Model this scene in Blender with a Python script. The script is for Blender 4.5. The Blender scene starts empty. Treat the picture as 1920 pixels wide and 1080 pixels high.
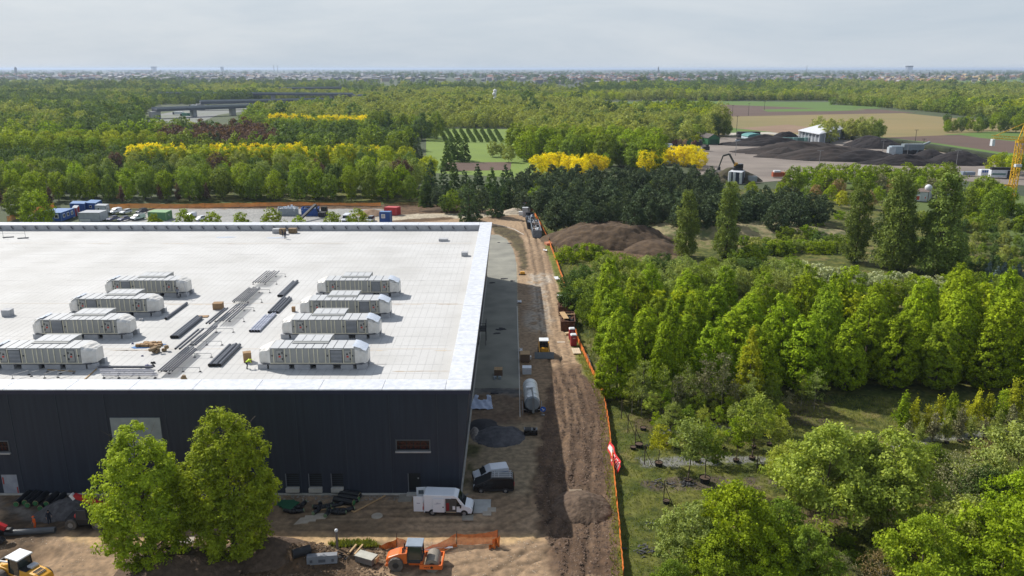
import bpy, math, random
import numpy as np
from mathutils import Vector, Matrix
R = math.radians
PI = math.pi
random.seed(7)
rng = np.random.default_rng(11)
SC = bpy.context.scene
C = SC.collection

# ---------------------------------------------------------------- camera
H = 50.0                      # drone height above the site
FPX = 1490.0                  # focal length in pixels of a 1920 wide picture
PITCH = R(15.45)
cam_d = bpy.data.cameras.new('camera')
cam = bpy.data.objects.new('camera', cam_d)
C.objects.link(cam)
cam.location = (0, 0, H)
cam.rotation_euler = (PI / 2 - PITCH, 0, 0)
cam_d.sensor_width = 36.0
cam_d.lens = 36.0 * FPX / 1920.0
cam_d.clip_start = 0.5
cam_d.clip_end = 90000
SC.camera = cam

# ---------------------------------------------------------------- sky, sun, exposure
SUN_EL = R(43.0)
LX, LY = 0.790, -0.613        # the way the light travels on the ground
world = bpy.data.worlds.new('World')
SC.world = world
world.use_nodes = True
wn, wl = world.node_tree.nodes, world.node_tree.links
wn.clear()
w_out = wn.new('ShaderNodeOutputWorld')
w_bg = wn.new('ShaderNodeBackground')
w_sky = wn.new('ShaderNodeTexSky')
w_sky.sky_type = 'NISHITA'
w_sky.sun_disc = False
w_sky.sun_elevation = SUN_EL
w_sky.sun_rotation = math.atan2(-LX, -LY)
w_sky.altitude = 100
w_sky.air_density = 1.0
w_sky.dust_density = 2.0
w_sky.ozone_density = 1.5
# thin high cloud veil over the blue: an even pale grey sheet with soft streaks
w_tc = wn.new('ShaderNodeTexCoord')
w_map = wn.new('ShaderNodeMapping')
w_map.inputs['Scale'].default_value = (1.0, 1.0, 5.0)
w_map.inputs['Rotation'].default_value = (0.0, 0.25, 0.4)
w_no = wn.new('ShaderNodeTexNoise')
w_no.inputs['Scale'].default_value = 1.9
w_no.inputs['Detail'].default_value = 7
w_no.inputs['Roughness'].default_value = 0.62
w_no.inputs['Distortion'].default_value = 0.4
w_cr = wn.new('ShaderNodeValToRGB')
w_cr.color_ramp.elements[0].position = 0.30
w_cr.color_ramp.elements[0].color = (4.6, 5.4, 6.25, 1)
w_cr.color_ramp.elements[1].position = 0.72
w_cr.color_ramp.elements[1].color = (6.6, 7.0, 7.4, 1)
w_mix = wn.new('ShaderNodeMixRGB')
w_mix.inputs['Fac'].default_value = 0.9
w_sep = wn.new('ShaderNodeSeparateXYZ')
w_veil = wn.new('ShaderNodeMapRange')
w_veil.inputs['From Min'].default_value = 0.05
w_veil.inputs['From Max'].default_value = 0.95
w_veil.inputs['To Min'].default_value = 0.92
w_veil.inputs['To Max'].default_value = 0.24
wl.new(w_tc.outputs['Generated'], w_sep.inputs[0])
wl.new(w_sep.outputs['Z'], w_veil.inputs['Value'])
wl.new(w_veil.outputs[0], w_mix.inputs['Fac'])
wl.new(w_tc.outputs['Generated'], w_map.inputs['Vector'])
wl.new(w_map.outputs['Vector'], w_no.inputs['Vector'])
wl.new(w_no.outputs['Fac'], w_cr.inputs['Fac'])
wl.new(w_sky.outputs['Color'], w_mix.inputs['Color1'])
wl.new(w_cr.outputs['Color'], w_mix.inputs['Color2'])
wl.new(w_mix.outputs['Color'], w_bg.inputs['Color'])
w_bg.inputs['Strength'].default_value = 0.10
wl.new(w_bg.outputs[0], w_out.inputs['Surface'])

sun_d = bpy.data.lights.new('sun', 'SUN')
sun_d.energy = 5.0
sun_d.angle = R(0.6)
sun_d.color = (1.0, 0.955, 0.885)
sun = bpy.data.objects.new('sun', sun_d)
C.objects.link(sun)
sd = Vector((LX * math.cos(SUN_EL), LY * math.cos(SUN_EL), -math.sin(SUN_EL)))
sun.rotation_euler = sd.to_track_quat('-Z', 'Y').to_euler()
sun.location = (-60, 90, 120)

SC.view_settings.view_transform = 'Standard'
SC.view_settings.look = 'None'
SC.view_settings.gamma = 1
SC.view_settings.exposure = 0.16
try:
    SC.view_settings.use_curve_mapping = False
except Exception:
    pass
SC.render.engine = 'CYCLES'
SC.cycles.max_bounces = 5
SC.cycles.diffuse_bounces = 2
SC.cycles.glossy_bounces = 2
SC.cycles.transmission_bounces = 3
SC.cycles.transparent_max_bounces = 6
SC.cycles.volume_bounces = 0
SC.cycles.use_denoising = True

# ---------------------------------------------------------------- places
CP, SP = math.cos(PITCH), math.sin(PITCH)
def P(px, py, z=0.0):
    """the point at height z that the photograph shows at pixel px, py (1920 x 1080)"""
    a = math.atan((py - 540.0) / FPX) + PITCH
    Y = (H - z) / math.tan(a)
    d = Y * CP + (H - z) * SP
    return Vector(((px - 961.0) / FPX * d, Y, z))
def PX(px, Y, z=0.0):
    """x of the point at distance Y and height z seen in column px"""
    return (px - 961.0) / FPX * (Y * CP + (H - z) * SP)
def ppm(Y, z=0.0):
    return FPX / (Y * CP + (H - z) * SP)

# ---------------------------------------------------------------- numpy value noise
def _hash(ix, iy, s):
    n = (ix.astype(np.int64) * 374761393 + iy.astype(np.int64) * 668265263 + s * 1442695041) & 0x7fffffff
    n = ((n ^ (n >> 13)) * 1274126177) & 0x7fffffff
    return ((n ^ (n >> 16)) & 0xffff) / 65535.0
def vnoise(x, y, s=0):
    ix, iy = np.floor(x), np.floor(y)
    fx, fy = x - ix, y - iy
    fx = fx * fx * (3 - 2 * fx); fy = fy * fy * (3 - 2 * fy)
    a, b = _hash(ix, iy, s), _hash(ix + 1, iy, s)
    c, d = _hash(ix, iy + 1, s), _hash(ix + 1, iy + 1, s)
    return a + (b - a) * fx + (c - a) * fy + (a - b - c + d) * fx * fy
def fbm(x, y, oct=4, s=0, gain=0.5):
    v = 0; a = 1; t = 0
    for i in range(oct):
        v = v + a * vnoise(x, y, s + i * 17); t += a; a *= gain
        x = x * 2.03 + 5.1; y = y * 2.03 + 1.7
    return v / t
def inpoly(x, y, poly):
    """signed distance (positive inside) of points to a polygon, numpy"""
    ins = np.zeros(x.shape, bool); dmin = np.full(x.shape, 1e9)
    n = len(poly)
    for i in range(n):
        x0, y0 = poly[i][0], poly[i][1]; x1, y1 = poly[(i + 1) % n][0], poly[(i + 1) % n][1]
        c = (y0 > y) != (y1 > y)
        with np.errstate(divide='ignore', invalid='ignore'):
            xi = (x1 - x0) * (y - y0) / ((y1 - y0) if y1 != y0 else 1e-9) + x0
        ins ^= (c & (x < xi))
        dx, dy = x1 - x0, y1 - y0
        t = np.clip(((x - x0) * dx + (y - y0) * dy) / (dx * dx + dy * dy + 1e-12), 0, 1)
        dmin = np.minimum(dmin, np.hypot(x - x0 - t * dx, y - y0 - t * dy))
    return np.where(ins, dmin, -dmin)
def segdist(x, y, pts):
    dmin = np.full(x.shape, 1e9)
    for (x0, y0), (x1, y1) in zip(pts[:-1], pts[1:]):
        dx, dy = x1 - x0, y1 - y0
        t = np.clip(((x - x0) * dx + (y - y0) * dy) / (dx * dx + dy * dy + 1e-12), 0, 1)
        dmin = np.minimum(dmin, np.hypot(x - x0 - t * dx, y - y0 - t * dy))
    return dmin
def sstep(a, b, x):
    t = np.clip((x - a) / (b - a), 0, 1)
    return t * t * (3 - 2 * t)
def inside(p, poly):
    x, y = p[0], p[1]; c = False; n = len(poly)
    for i in range(n):
        x0, y0 = poly[i][0], poly[i][1]; x1, y1 = poly[(i + 1) % n][0], poly[(i + 1) % n][1]
        if (y0 > y) != (y1 > y) and x < (x1 - x0) * (y - y0) / (y1 - y0) + x0:
            c = not c
    return c

# ---------------------------------------------------------------- materials
MATS = {}
def mat(name, col, rough=0.8, col2=None, scale=1.0, detail=4.0, bump=0.0, bscale=None, metal=0.0,
        spec=0.4, attr=None, stretch=(1, 1, 1), lo=0.35, hi=0.68, trans=0.0, rnd=0.0, emit=None, alpha=None, isl=0.0, world_co=False):
    if name in MATS:
        return MATS[name]
    m = bpy.data.materials.new(name); m.use_nodes = True
    N, L = m.node_tree.nodes, m.node_tree.links
    b = N['Principled BSDF']; out = N['Material Output']
    b.inputs['Roughness'].default_value = rough
    b.inputs['Metallic'].default_value = metal
    b.inputs['Specular IOR Level'].default_value = spec
    if col2 is None:
        col2 = tuple(c * 0.82 for c in col[:3])
    if world_co:
        g = N.new('ShaderNodeNewGeometry'); co = g.outputs['Position']
    else:
        tc = N.new('ShaderNodeTexCoord'); co = tc.outputs['Object']
    mp = N.new('ShaderNodeMapping'); mp.inputs['Scale'].default_value = stretch
    L.new(co, mp.inputs['Vector'])
    no = N.new('ShaderNodeTexNoise'); no.inputs['Scale'].default_value = scale; no.inputs['Detail'].default_value = detail
    L.new(mp.outputs[0], no.inputs['Vector'])
    cr = N.new('ShaderNodeValToRGB')
    cr.color_ramp.elements[0].position = lo; cr.color_ramp.elements[1].position = hi
    cr.color_ramp.elements[0].color = (*col2[:3], 1); cr.color_ramp.elements[1].color = (*col[:3], 1)
    L.new(no.outputs['Fac'], cr.inputs['Fac'])
    colout = cr.outputs[0]
    if attr:
        at = N.new('ShaderNodeAttribute'); at.attribute_name = attr
        mu = N.new('ShaderNodeMixRGB'); mu.blend_type = 'MULTIPLY'; mu.inputs['Fac'].default_value = 1
        L.new(at.outputs['Color'], mu.inputs['Color1']); L.new(colout, mu.inputs['Color2'])
        colout = mu.outputs[0]
    if rnd or isl:
        hs = N.new('ShaderNodeHueSaturation')
        L.new(colout, hs.inputs['Color'])
        vs = None
        if rnd:
            oi = N.new('ShaderNodeObjectInfo')
            mr = N.new('ShaderNodeMapRange'); mr.inputs['To Min'].default_value = 1 - rnd; mr.inputs['To Max'].default_value = 1 + rnd
            L.new(oi.outputs['Random'], mr.inputs['Value']); vs = mr.outputs[0]
            m3 = N.new('ShaderNodeMath'); m3.operation = 'MULTIPLY'; m3.inputs[1].default_value = 7.31
            m4 = N.new('ShaderNodeMath'); m4.operation = 'FRACT'
            mh = N.new('ShaderNodeMapRange'); mh.inputs['To Min'].default_value = 0.5 - rnd * 0.055; mh.inputs['To Max'].default_value = 0.5 + rnd * 0.055
            L.new(oi.outputs['Random'], m3.inputs[0]); L.new(m3.outputs[0], m4.inputs[0]); L.new(m4.outputs[0], mh.inputs['Value'])
            L.new(mh.outputs[0], hs.inputs['Hue'])
        if isl:
            gi = N.new('ShaderNodeNewGeometry')
            m2 = N.new('ShaderNodeMapRange'); m2.inputs['To Min'].default_value = 1 - isl; m2.inputs['To Max'].default_value = 1 + isl
            L.new(gi.outputs['Random Per Island'], m2.inputs['Value'])
            if vs is not None:
                mm = N.new('ShaderNodeMath'); mm.operation = 'MULTIPLY'
                L.new(vs, mm.inputs[0]); L.new(m2.outputs[0], mm.inputs[1]); vs = mm.outputs[0]
            else:
                vs = m2.outputs[0]
        L.new(vs, hs.inputs['Value'])
        colout = hs.outputs[0]
    L.new(colout, b.inputs['Base Color'])
    if bump:
        n2 = N.new('ShaderNodeTexNoise'); n2.inputs['Scale'].default_value = bscale or scale * 3; n2.inputs['Detail'].default_value = 5
        L.new(mp.outputs[0], n2.inputs['Vector'])
        bp = N.new('ShaderNodeBump'); bp.inputs['Strength'].default_value = 1.0; bp.inputs['Distance'].default_value = bump
        L.new(n2.outputs['Fac'], bp.inputs['Height']); L.new(bp.outputs[0], b.inputs['Normal'])
    if trans:
        tr = N.new('ShaderNodeBsdfTranslucent')
        tm = N.new('ShaderNodeMixRGB'); tm.blend_type = 'MULTIPLY'; tm.inputs['Fac'].default_value = 1; tm.inputs['Color2'].default_value = (1.4, 1.35, .45, 1)
        L.new(colout, tm.inputs['Color1']); L.new(tm.outputs[0], tr.inputs['Color'])
        mx = N.new('ShaderNodeMixShader'); mx.inputs[0].default_value = trans
        L.new(b.outputs[0], mx.inputs[1]); L.new(tr.outputs[0], mx.inputs[2]); L.new(mx.outputs[0], out.inputs['Surface'])
    if alpha is not None:
        tp = N.new('ShaderNodeBsdfTransparent')
        mx = N.new('ShaderNodeMixShader'); mx.inputs[0].default_value = alpha
        src = out.inputs['Surface'].links[0].from_socket
        L.new(tp.outputs[0], mx.inputs[1]); L.new(src, mx.inputs[2]); L.new(mx.outputs[0], out.inputs['Surface'])
    MATS[name] = m
    return m

# ---------------------------------------------------------------- mesh building
class MB:
    def __init__(s):
        s.v = []; s.f = []; s.mi = []; s.m = 0
    def add(s, vs, fs):
        o = len(s.v); s.v.extend(vs); s.f.extend([tuple(i + o for i in f) for f in fs]); s.mi.extend([s.m] * len(fs)); return s
    def box(s, x, y, z, sx, sy, sz, rz=0.0, top=(1, 1), ry=0.0):
        """box centred at x, y with its underside at z"""
        c, sn = math.cos(rz), math.sin(rz); vs = []
        for k, (tx, ty) in ((0, (1, 1)), (1, top)):
            for a, b in ((-1, -1), (1, -1), (1, 1), (-1, 1)):
                lx, ly, lz = a * sx / 2 * tx, b * sy / 2 * ty, k * sz
                if ry:
                    lx, lz = lx * math.cos(ry) + lz * math.sin(ry), -lx * math.sin(ry) + lz * math.cos(ry)
                vs.append((x + lx * c - ly * sn, y + lx * sn + ly * c, z + lz))
        return s.add(vs, [(3, 2, 1, 0), (4, 5, 6, 7), (0, 1, 5, 4), (1, 2, 6, 5), (2, 3, 7, 6), (3, 0, 4, 7)])
    def bar(s, a, b, w, h=None, up=(0, 0, 1)):
        """rectangular bar from a to b"""
        a, b = Vector(a), Vector(b); h = h or w; d = (b - a)
        if d.length < 1e-6: return s
        d.normalize(); u = Vector(up)
        if abs(d.dot(u)) > 0.98: u = Vector((1, 0, 0))
        r = d.cross(u).normalized(); u = r.cross(d).normalized(); vs = []
        for p in (a, b):
            for i, j in ((-1, -1), (1, -1), (1, 1), (-1, 1)):
                vs.append(tuple(p + r * (i * w / 2) + u * (j * h / 2)))
        return s.add(vs, [(0, 1, 2, 3), (7, 6, 5, 4), (1, 0, 4, 5), (2, 1, 5, 6), (3, 2, 6, 7), (0, 3, 7, 4)])
    def tube(s, a, b, r0, r1=None, n=8, caps=True):
        a, b = Vector(a), Vector(b); r1 = r0 if r1 is None else r1; d = (b - a)
        if d.length < 1e-6: return s
        d.normalize(); u = Vector((0, 0, 1)) if abs(d.z) < 0.9 else Vector((1, 0, 0))
        r = d.cross(u).normalized(); u = r.cross(d); vs = []
        for p, q in ((a, r0), (b, r1)):
            for i in range(n):
                t = 2 * PI * i / n; vs.append(tuple(p + r * (math.cos(t) * q) + u * (math.sin(t) * q)))
        fs = [(i, (i + 1) % n, n + (i + 1) % n, n + i) for i in range(n)]
        if caps: fs += [tuple(range(n - 1, -1, -1)), tuple(range(n, 2 * n))]
        return s.add(vs, fs)
    def path(s, pts, rs, n=6):
        if not isinstance(rs, (list, tuple)): rs = [rs] * len(pts)
        for i in range(len(pts) - 1): s.tube(pts[i], pts[i + 1], rs[i], rs[i + 1], n)
        return s
    def prism(s, pts, z0, z1, tr=None):
        """outline in x, y pulled up from z0 to z1"""
        n = len(pts); vs = [(p[0], p[1], z0) for p in pts] + [(p[0], p[1], z1) for p in pts]
        if tr: vs = [tr(v) for v in vs]
        return s.add(vs, [tuple(range(n - 1, -1, -1)), tuple(range(n, 2 * n))] + [(i, (i + 1) % n, n + (i + 1) % n, n + i) for i in range(n)])
    def side(s, pts, y0, y1, top=None):
        """outline in x, z pulled along y; top(x, z) may narrow it"""
        n = len(pts); k = top or (lambda x, z: 1.0); cy = (y0 + y1) / 2; hw = (y1 - y0) / 2
        vs = [(x, cy - hw * k(x, z), z) for x, z in pts] + [(x, cy + hw * k(x, z), z) for x, z in pts]
        return s.add(vs, [tuple(range(n)), tuple(range(2 * n - 1, n - 1, -1))] + [((i + 1) % n, i, n + i, n + (i + 1) % n) for i in range(n)])
    def sphere(s, c, r, n=8, m=6, sz=1.0, half=False):
        vs = []; lo = 0 if half else -PI / 2
        for j in range(m + 1):
            t = lo + (PI / 2 - lo) * j / m
            for i in range(n):
                a = 2 * PI * i / n
                vs.append((c[0] + r * math.cos(t) * math.cos(a), c[1] + r * math.cos(t) * math.sin(a), c[2] + r * sz * math.sin(t)))
        return s.add(vs, [(j * n + i, j * n + (i + 1) % n, (j + 1) * n + (i + 1) % n, (j + 1) * n + i) for j in range(m) for i in range(n)])
    def quad(s, a, b, c, d):
        return s.add([tuple(a), tuple(b), tuple(c), tuple(d)], [(0, 1, 2, 3)])
    def mesh(s, name, smooth=False):
        me = bpy.data.meshes.new(name); me.from_pydata(s.v, [], s.f)
        if max(s.mi or [0]) > 0: me.polygons.foreach_set('material_index', s.mi)
        me.update()
        if smooth: me.shade_smooth()
        return me

def fastmesh(name, verts, quads, smooth=False, k=4):
    """numpy verts (n, 3) and faces (m, k)"""
    me = bpy.data.meshes.new(name)
    me.vertices.add(len(verts)); me.vertices.foreach_set('co', np.asarray(verts, np.float32).ravel())
    m = len(quads)
    me.loops.add(m * k); me.loops.foreach_set('vertex_index', np.asarray(quads, np.int32).ravel())
    me.polygons.add(m); me.polygons.foreach_set('loop_start', np.arange(0, m * k, k, dtype=np.int32))
    try: me.polygons.foreach_set('loop_total', np.full(m, k, np.int32))
    except Exception: pass
    me.update(calc_edges=True)
    if smooth: me.shade_smooth()
    return me

def link(name, me, mats=None, parent=None, loc=(0, 0, 0), rz=0.0):
    o = bpy.data.objects.new(name, me); C.objects.link(o)
    if mats is not None and me is not None and not me.materials:
        for m in (mats if isinstance(mats, (list, tuple)) else [mats]): me.materials.append(m)
    o.parent = parent; o.location = loc; o.rotation_euler = (0, 0, rz)
    return o
def obj(name, mb, m, parent=None, loc=(0, 0, 0), rz=0.0, smooth=False, bevel=0.0):
    o = link(name, mb.mesh(name, smooth), m, parent, loc, rz)
    if bevel:
        b = o.modifiers.new('b', 'BEVEL'); b.width = bevel; b.segments = 2; b.limit_method = 'ANGLE'; b.angle_limit = R(35)
    return o
def tag(o, label=None, cat=None, group=None, kind=None):
    if label: o['label'] = label
    if cat: o['category'] = cat
    if group: o['group'] = group
    if kind: o['kind'] = kind
    return o
def thing(name, label, cat, loc=(0, 0, 0), rz=0.0, group=None):
    o = bpy.data.objects.new(name, None); C.objects.link(o); o.location = loc; o.rotation_euler = (0, 0, rz)
    o.empty_display_size = 0.3
    return tag(o, label, cat, group)
def struct(o, label=None):
    o['kind'] = 'structure'
    if label: o['label'] = label
    return o
KIDS = {}
def kids(o):
    return [c for c in o.children]
def dup(root, loc=None, rz=None, label=None, group=None, scale=None):
    r = root.copy(); C.objects.link(r)
    if loc is not None: r.location = loc
    if rz is not None: r.rotation_euler = (0, 0, rz)
    if scale is not None: r.scale = scale if isinstance(scale, (tuple, list)) else (scale,) * 3
    if label: r['label'] = label
    if group: r['group'] = group
    for ch in kids(root):
        c = ch.copy(); C.objects.link(c); c.parent = r
        for g in kids(ch):
            d = g.copy(); C.objects.link(d); d.parent = c
    return r
# ================================================================ GROUND
# wide countryside sheet, reaching the horizon
mb = MB()
for x0, y0, x1, y1 in ((-40000, -200, -134, 70000), (149, -200, 40000, 70000), (-134, 343, 149, 70000), (-134, -200, 149, 57)):
    mb.quad((x0, y0, -.3), (x1, y0, -.3), (x1, y1, -.3), (x0, y1, -.3))
gm = mat('country_green', (0.085, 0.105, 0.035), 0.95, (0.03, 0.045, 0.025), scale=0.004, detail=6, world_co=True)
struct(obj('ground', mb, gm), 'flat green countryside reaching to the horizon')

FENCE_R = [(985, 383), (1003, 403), (1018, 432), (1030, 455), (1047, 500), (1060, 540), (1070, 580), (1084, 640), (1104, 685),
           (1133, 745), (1141, 790), (1147, 840), (1153, 900), (1160, 970), (1170, 1085)]
fence_w = [P(x, y) for x, y in FENCE_R]
def W(pts): return [tuple(P(x, y))[:2] for x, y in pts]

BX1, BXB, BY0, BY1, BZ, RZ = -5.0, -6.3, 86.6, 191.2, 13.8, 12.4   # building: right edge at the top and at the foot, front, back, parapet and roof height
xs = np.arange(-135, 150.01, 0.42)
ly = [56.0]
while ly[-1] < 345: ly.append(ly[-1] * 1.0042 + 0.02)
ys = np.array(ly)
GX, GY = np.meshgrid(xs, ys)
wx = (fbm(GX * 0.5, GY * 0.5, 3, 5) - .5) * 2.2; wy = (fbm(GX * 0.5, GY * 0.5, 3, 9) - .5) * 2.2
QX, QY = GX + wx, GY + wy
n1 = fbm(GX * 0.11, GY * 0.11, 5, 1); n2 = fbm(GX * 0.9, GY * 0.9, 4, 2); n3 = fbm(GX * 0.33, GY * 0.33, 4, 3)
def C3(r, g, b): return np.array([r, g, b])[None, None, :]
def lerp(a, b, t): return a + (b - a) * t[..., None]
# meadow outside the works
col = lerp(C3(.062, .080, .015) * np.ones(GX.shape + (1,)), C3(.118, .120, .028), sstep(.35, .65, n3))
col = lerp(col, C3(.17, .135, .06), sstep(.60, .74, fbm(GX * 0.2, GY * 0.2, 4, 21)) * .7)
col = lerp(col, C3(.026, .040, .010), sstep(.50, .68, n2) * .75); col = lerp(col, C3(.15, .155, .05), sstep(.60, .75, fbm(GX * 1.7, GY * 1.7, 3, 55)) * .6)
hgt = (n2 - .5) * .10 + (n1 - .5) * .4
def paint(poly, c, soft=.6, amt=1.0, c2=None, noise=None, warp=1.0):
    global col
    xq, yq = GX + wx * warp, GY + wy * warp
    x0, x1 = min(p[0] for p in poly) - 6, max(p[0] for p in poly) + 6
    y0, y1 = min(p[1] for p in poly) - 6, max(p[1] for p in poly) + 6
    j = np.where((ys > y0) & (ys < y1))[0]; i = np.where((xs > x0) & (xs < x1))[0]
    if len(i) == 0 or len(j) == 0: return None
    sl = (slice(j[0], j[-1] + 1), slice(i[0], i[-1] + 1))
    d = inpoly(xq[sl], yq[sl], poly)
    m = sstep(-soft, soft, d) * amt
    cc = C3(*c) * np.ones(m.shape + (1,))
    if c2 is not None:
        nn = (n3 if noise is None else noise)[sl]
        cc = lerp(cc, C3(*c2), sstep(.4, .62, nn))
    if amt < 0.999: m = m * sstep(.25, .6, n2[sl]) * 1.2; m = np.clip(m, 0, 1)
    col[sl] = col[sl] * (1 - m[..., None]) + cc * m[..., None]
    return sl, m
TAN, TAN2 = (.335, .238, .162), (.262, .182, .122)
DARK, DARK2 = (.128, .084, .058), (.092, .058, .039)
left_of_fence = [(p[0] - 0.9, p[1]) for p in fence_w]
site = [(-135, 56)] + [(-135, 275)] + W([(60, 413), (112, 389), (400, 387), (760, 385)]) + left_of_fence
sl, m_site = paint(site, TAN, .5, 1, TAN2, n1, warp=.35)
flat = np.zeros(GX.shape); flat[sl] = m_site
hgt = hgt * (1 - flat * .75)
# verge of grass along the fence
vg = [(p[0] - 1.5, p[1]) for p in fence_w] + [(p[0] + .4, p[1]) for p in fence_w[::-1]]
paint(vg, (.085, .108, .020), .25, 1, (.14, .15, .03), n2, warp=.35)
# tarmac car park and the pale gravel lane behind the hall
paint(W([(205, 393), (560, 391), (722, 392), (722, 423), (190, 423), (215, 400)]), (.31, .31, .32), .4, 1, (.27, .27, .28), n3)
paint(W([(722, 405), (790, 400), (885, 401), (985, 393), (985, 402), (880, 409), (740, 413), (690, 421), (640, 421)]), (.43, .38, .31), .8, 1, (.36, .31, .25))
paint(W([(722, 414), (800, 409), (850, 407), (852, 411), (735, 420)]), (.12, .075, .045), .6, 1, (.085, .055, .035))
paint(W([(240, 386), (740, 384), (870, 386), (884, 400), (830, 399), (745, 403), (720, 392), (250, 391)]), (.14, .088, .055), .8, 1, (.09, .058, .036), n2)
paint(W([(860, 385), (960, 384), (950, 390), (880, 394)]), (.085, .12, .03), .8)
# olive rough strip inside the curve
paint(W([(924, 423), (945, 425), (968, 433), (984, 452), (989, 480), (990, 506), (976, 506), (972, 480), (962, 458), (946, 444), (924, 436)]), (.105, .085, .045), .5, 1, (.065, .050, .030), n2)
# concrete apron beside the hall
apron = [(-9, P(900, 700)[1])] + [(-9, P(924, 439)[1])] + W([(936, 441), (950, 448), (962, 466), (969, 495), (970.5, 560), (972.5, 640), (974.5, 726), (974.8, 728)]) + [(-9, P(900, 728)[1])]
paint(apron, (.37, .36, .29), .12, 1, (.31, .305, .25), n3, warp=.06)
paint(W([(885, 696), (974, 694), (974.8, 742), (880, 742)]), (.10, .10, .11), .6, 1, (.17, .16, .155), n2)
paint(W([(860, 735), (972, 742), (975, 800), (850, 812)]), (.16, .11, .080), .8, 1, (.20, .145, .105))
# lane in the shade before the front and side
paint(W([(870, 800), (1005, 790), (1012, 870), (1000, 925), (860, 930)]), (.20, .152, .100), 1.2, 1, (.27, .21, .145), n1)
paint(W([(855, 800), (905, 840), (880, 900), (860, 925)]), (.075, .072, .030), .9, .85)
# darker tilled lane to the right
strip = W([(1040, 690), (1085, 688), (1118, 725), (1138, 760), (1144, 850), (1150, 920), (1158, 1010), (1166, 1085), (1045, 1085), (1020, 1020), (1003, 945), (1008, 850), (1022, 750)])
sl, m_strip = paint(strip, DARK, .5, 1, DARK2, n3)
paint(W([(1022, 668), (1080, 680), (1092, 720), (1078, 800), (1058, 870), (1045, 800), (1040, 720)]), (.22, .145, .098), .8, .75, (.17, .11, .072), n2)
# pale wet patches
pud = [[(992, 515), (1018, 512), (1026, 560), (1034, 600), (1025, 625), (990, 620), (983, 590), (1000, 560)], [(1016, 512), (1038, 514), (1036, 530), (1014, 528)]]
for q in pud:
    paint(W(q), (.46, .41, .36), 1.2, .9, (.36, .31, .27), n2)
# sandy path, pit, wet dark soil by the two big trees
paint(W([(120, 1003), (620, 1001), (1010, 1000), (1010, 1016), (760, 1016), (640, 1022), (420, 1026), (130, 1022)]), (.42, .29, .165), .6, 1, (.36, .24, .14), n3)
paint(W([(0, 925), (160, 925), (215, 950), (215, 996), (110, 1000), (60, 1030), (0, 1060)]), (.13, .088, .058), .9, 1, (.085, .060, .042), n2)
paint(W([(0, 935), (130, 940), (150, 960), (0, 972)]), (.17, .15, .14), .9, .8)
paint(W([(300, 1022), (520, 1018), (600, 1030), (640, 1050), (700, 1085), (250, 1085), (270, 1040)]), (.115, .072, .045), 1.0, 1, (.075, .047, .030), n2)
paint(W([(540, 1020), (720, 1030), (730, 1062), (600, 1072), (540, 1050)]), (.15, .098, .062), .8, 1, (.095, .064, .042), n2)
paint(W([(640, 1013), (700, 1016), (720, 1026), (690, 1034), (640, 1030), (615, 1022)]), (.085, .125, .028), .4, .9)
paint(W([(540, 1016), (575, 1017), (570, 1024), (540, 1024)]), (.085, .12, .028), .4, .9)
paint(W([(560, 925), (870, 922), (870, 934), (560, 940)]), (.26, .22, .18), .4, .9, (.15, .12, .10), n2)
paint(W([(250, 930), (560, 930), (700, 975), (760, 1000), (200, 1000)]), (.19, .132, .088), 1.0, 1, (.235, .17, .115), n3)
# nursery: dark ground cloth rows, worn earth
for q, c in (([(1205, 862), (1290, 857), (1460, 856), (1640, 850), (1640, 858), (1460, 868), (1290, 873), (1205, 876)], (.27, .27, .28)),
             ([(1200, 903), (1260, 895), (1420, 897), (1560, 898), (1560, 915), (1420, 915), (1270, 920), (1200, 915)], (.14, .11, .09)),
             ([(1240, 803), (1290, 800), (1480, 806), (1480, 812), (1300, 812), (1240, 812)], (.26, .26, .27)),
             ([(1660, 828), (1920, 800), (1920, 810), (1660, 838)], (.28, .28, .29)),
             ([(1700, 792), (1920, 775), (1920, 783), (1700, 800)], (.26, .26, .25)),
             ([(1480, 958), (1700, 948), (1700, 975), (1480, 985)], (.15, .10, .065)),
             ([(1180, 780), (1230, 778), (1250, 800), (1190, 812)], (.14, .11, .06)),
             ([(1390, 755), (1560, 748), (1560, 800), (1400, 800)], (.10, .085, .045)),
             ([(1200, 760), (1440, 752), (1450, 768), (1200, 772)], (.04, .045, .03))):
    paint(W(q), c, .35, .95, tuple(k * .6 for k in c), n2)
# brown bank and dry mound region behind
paint(W([(1035, 470), (1100, 490), (1270, 485), (1230, 440), (1150, 420), (1060, 425)]), (.15, .095, .060), 1.5, 1, (.10, .064, .042), n2)
paint(W([(1200, 418), (1540, 410), (1570, 440), (1440, 465), (1300, 465), (1230, 450)]), (.20, .165, .085), 2.0, 1, (.10, .11, .035), n2)
# pine block floor
paint(W([(1010, 395), (1545, 385), (1545, 418), (1030, 424)]), (.045, .045, .022), 1.5, .9)

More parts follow.
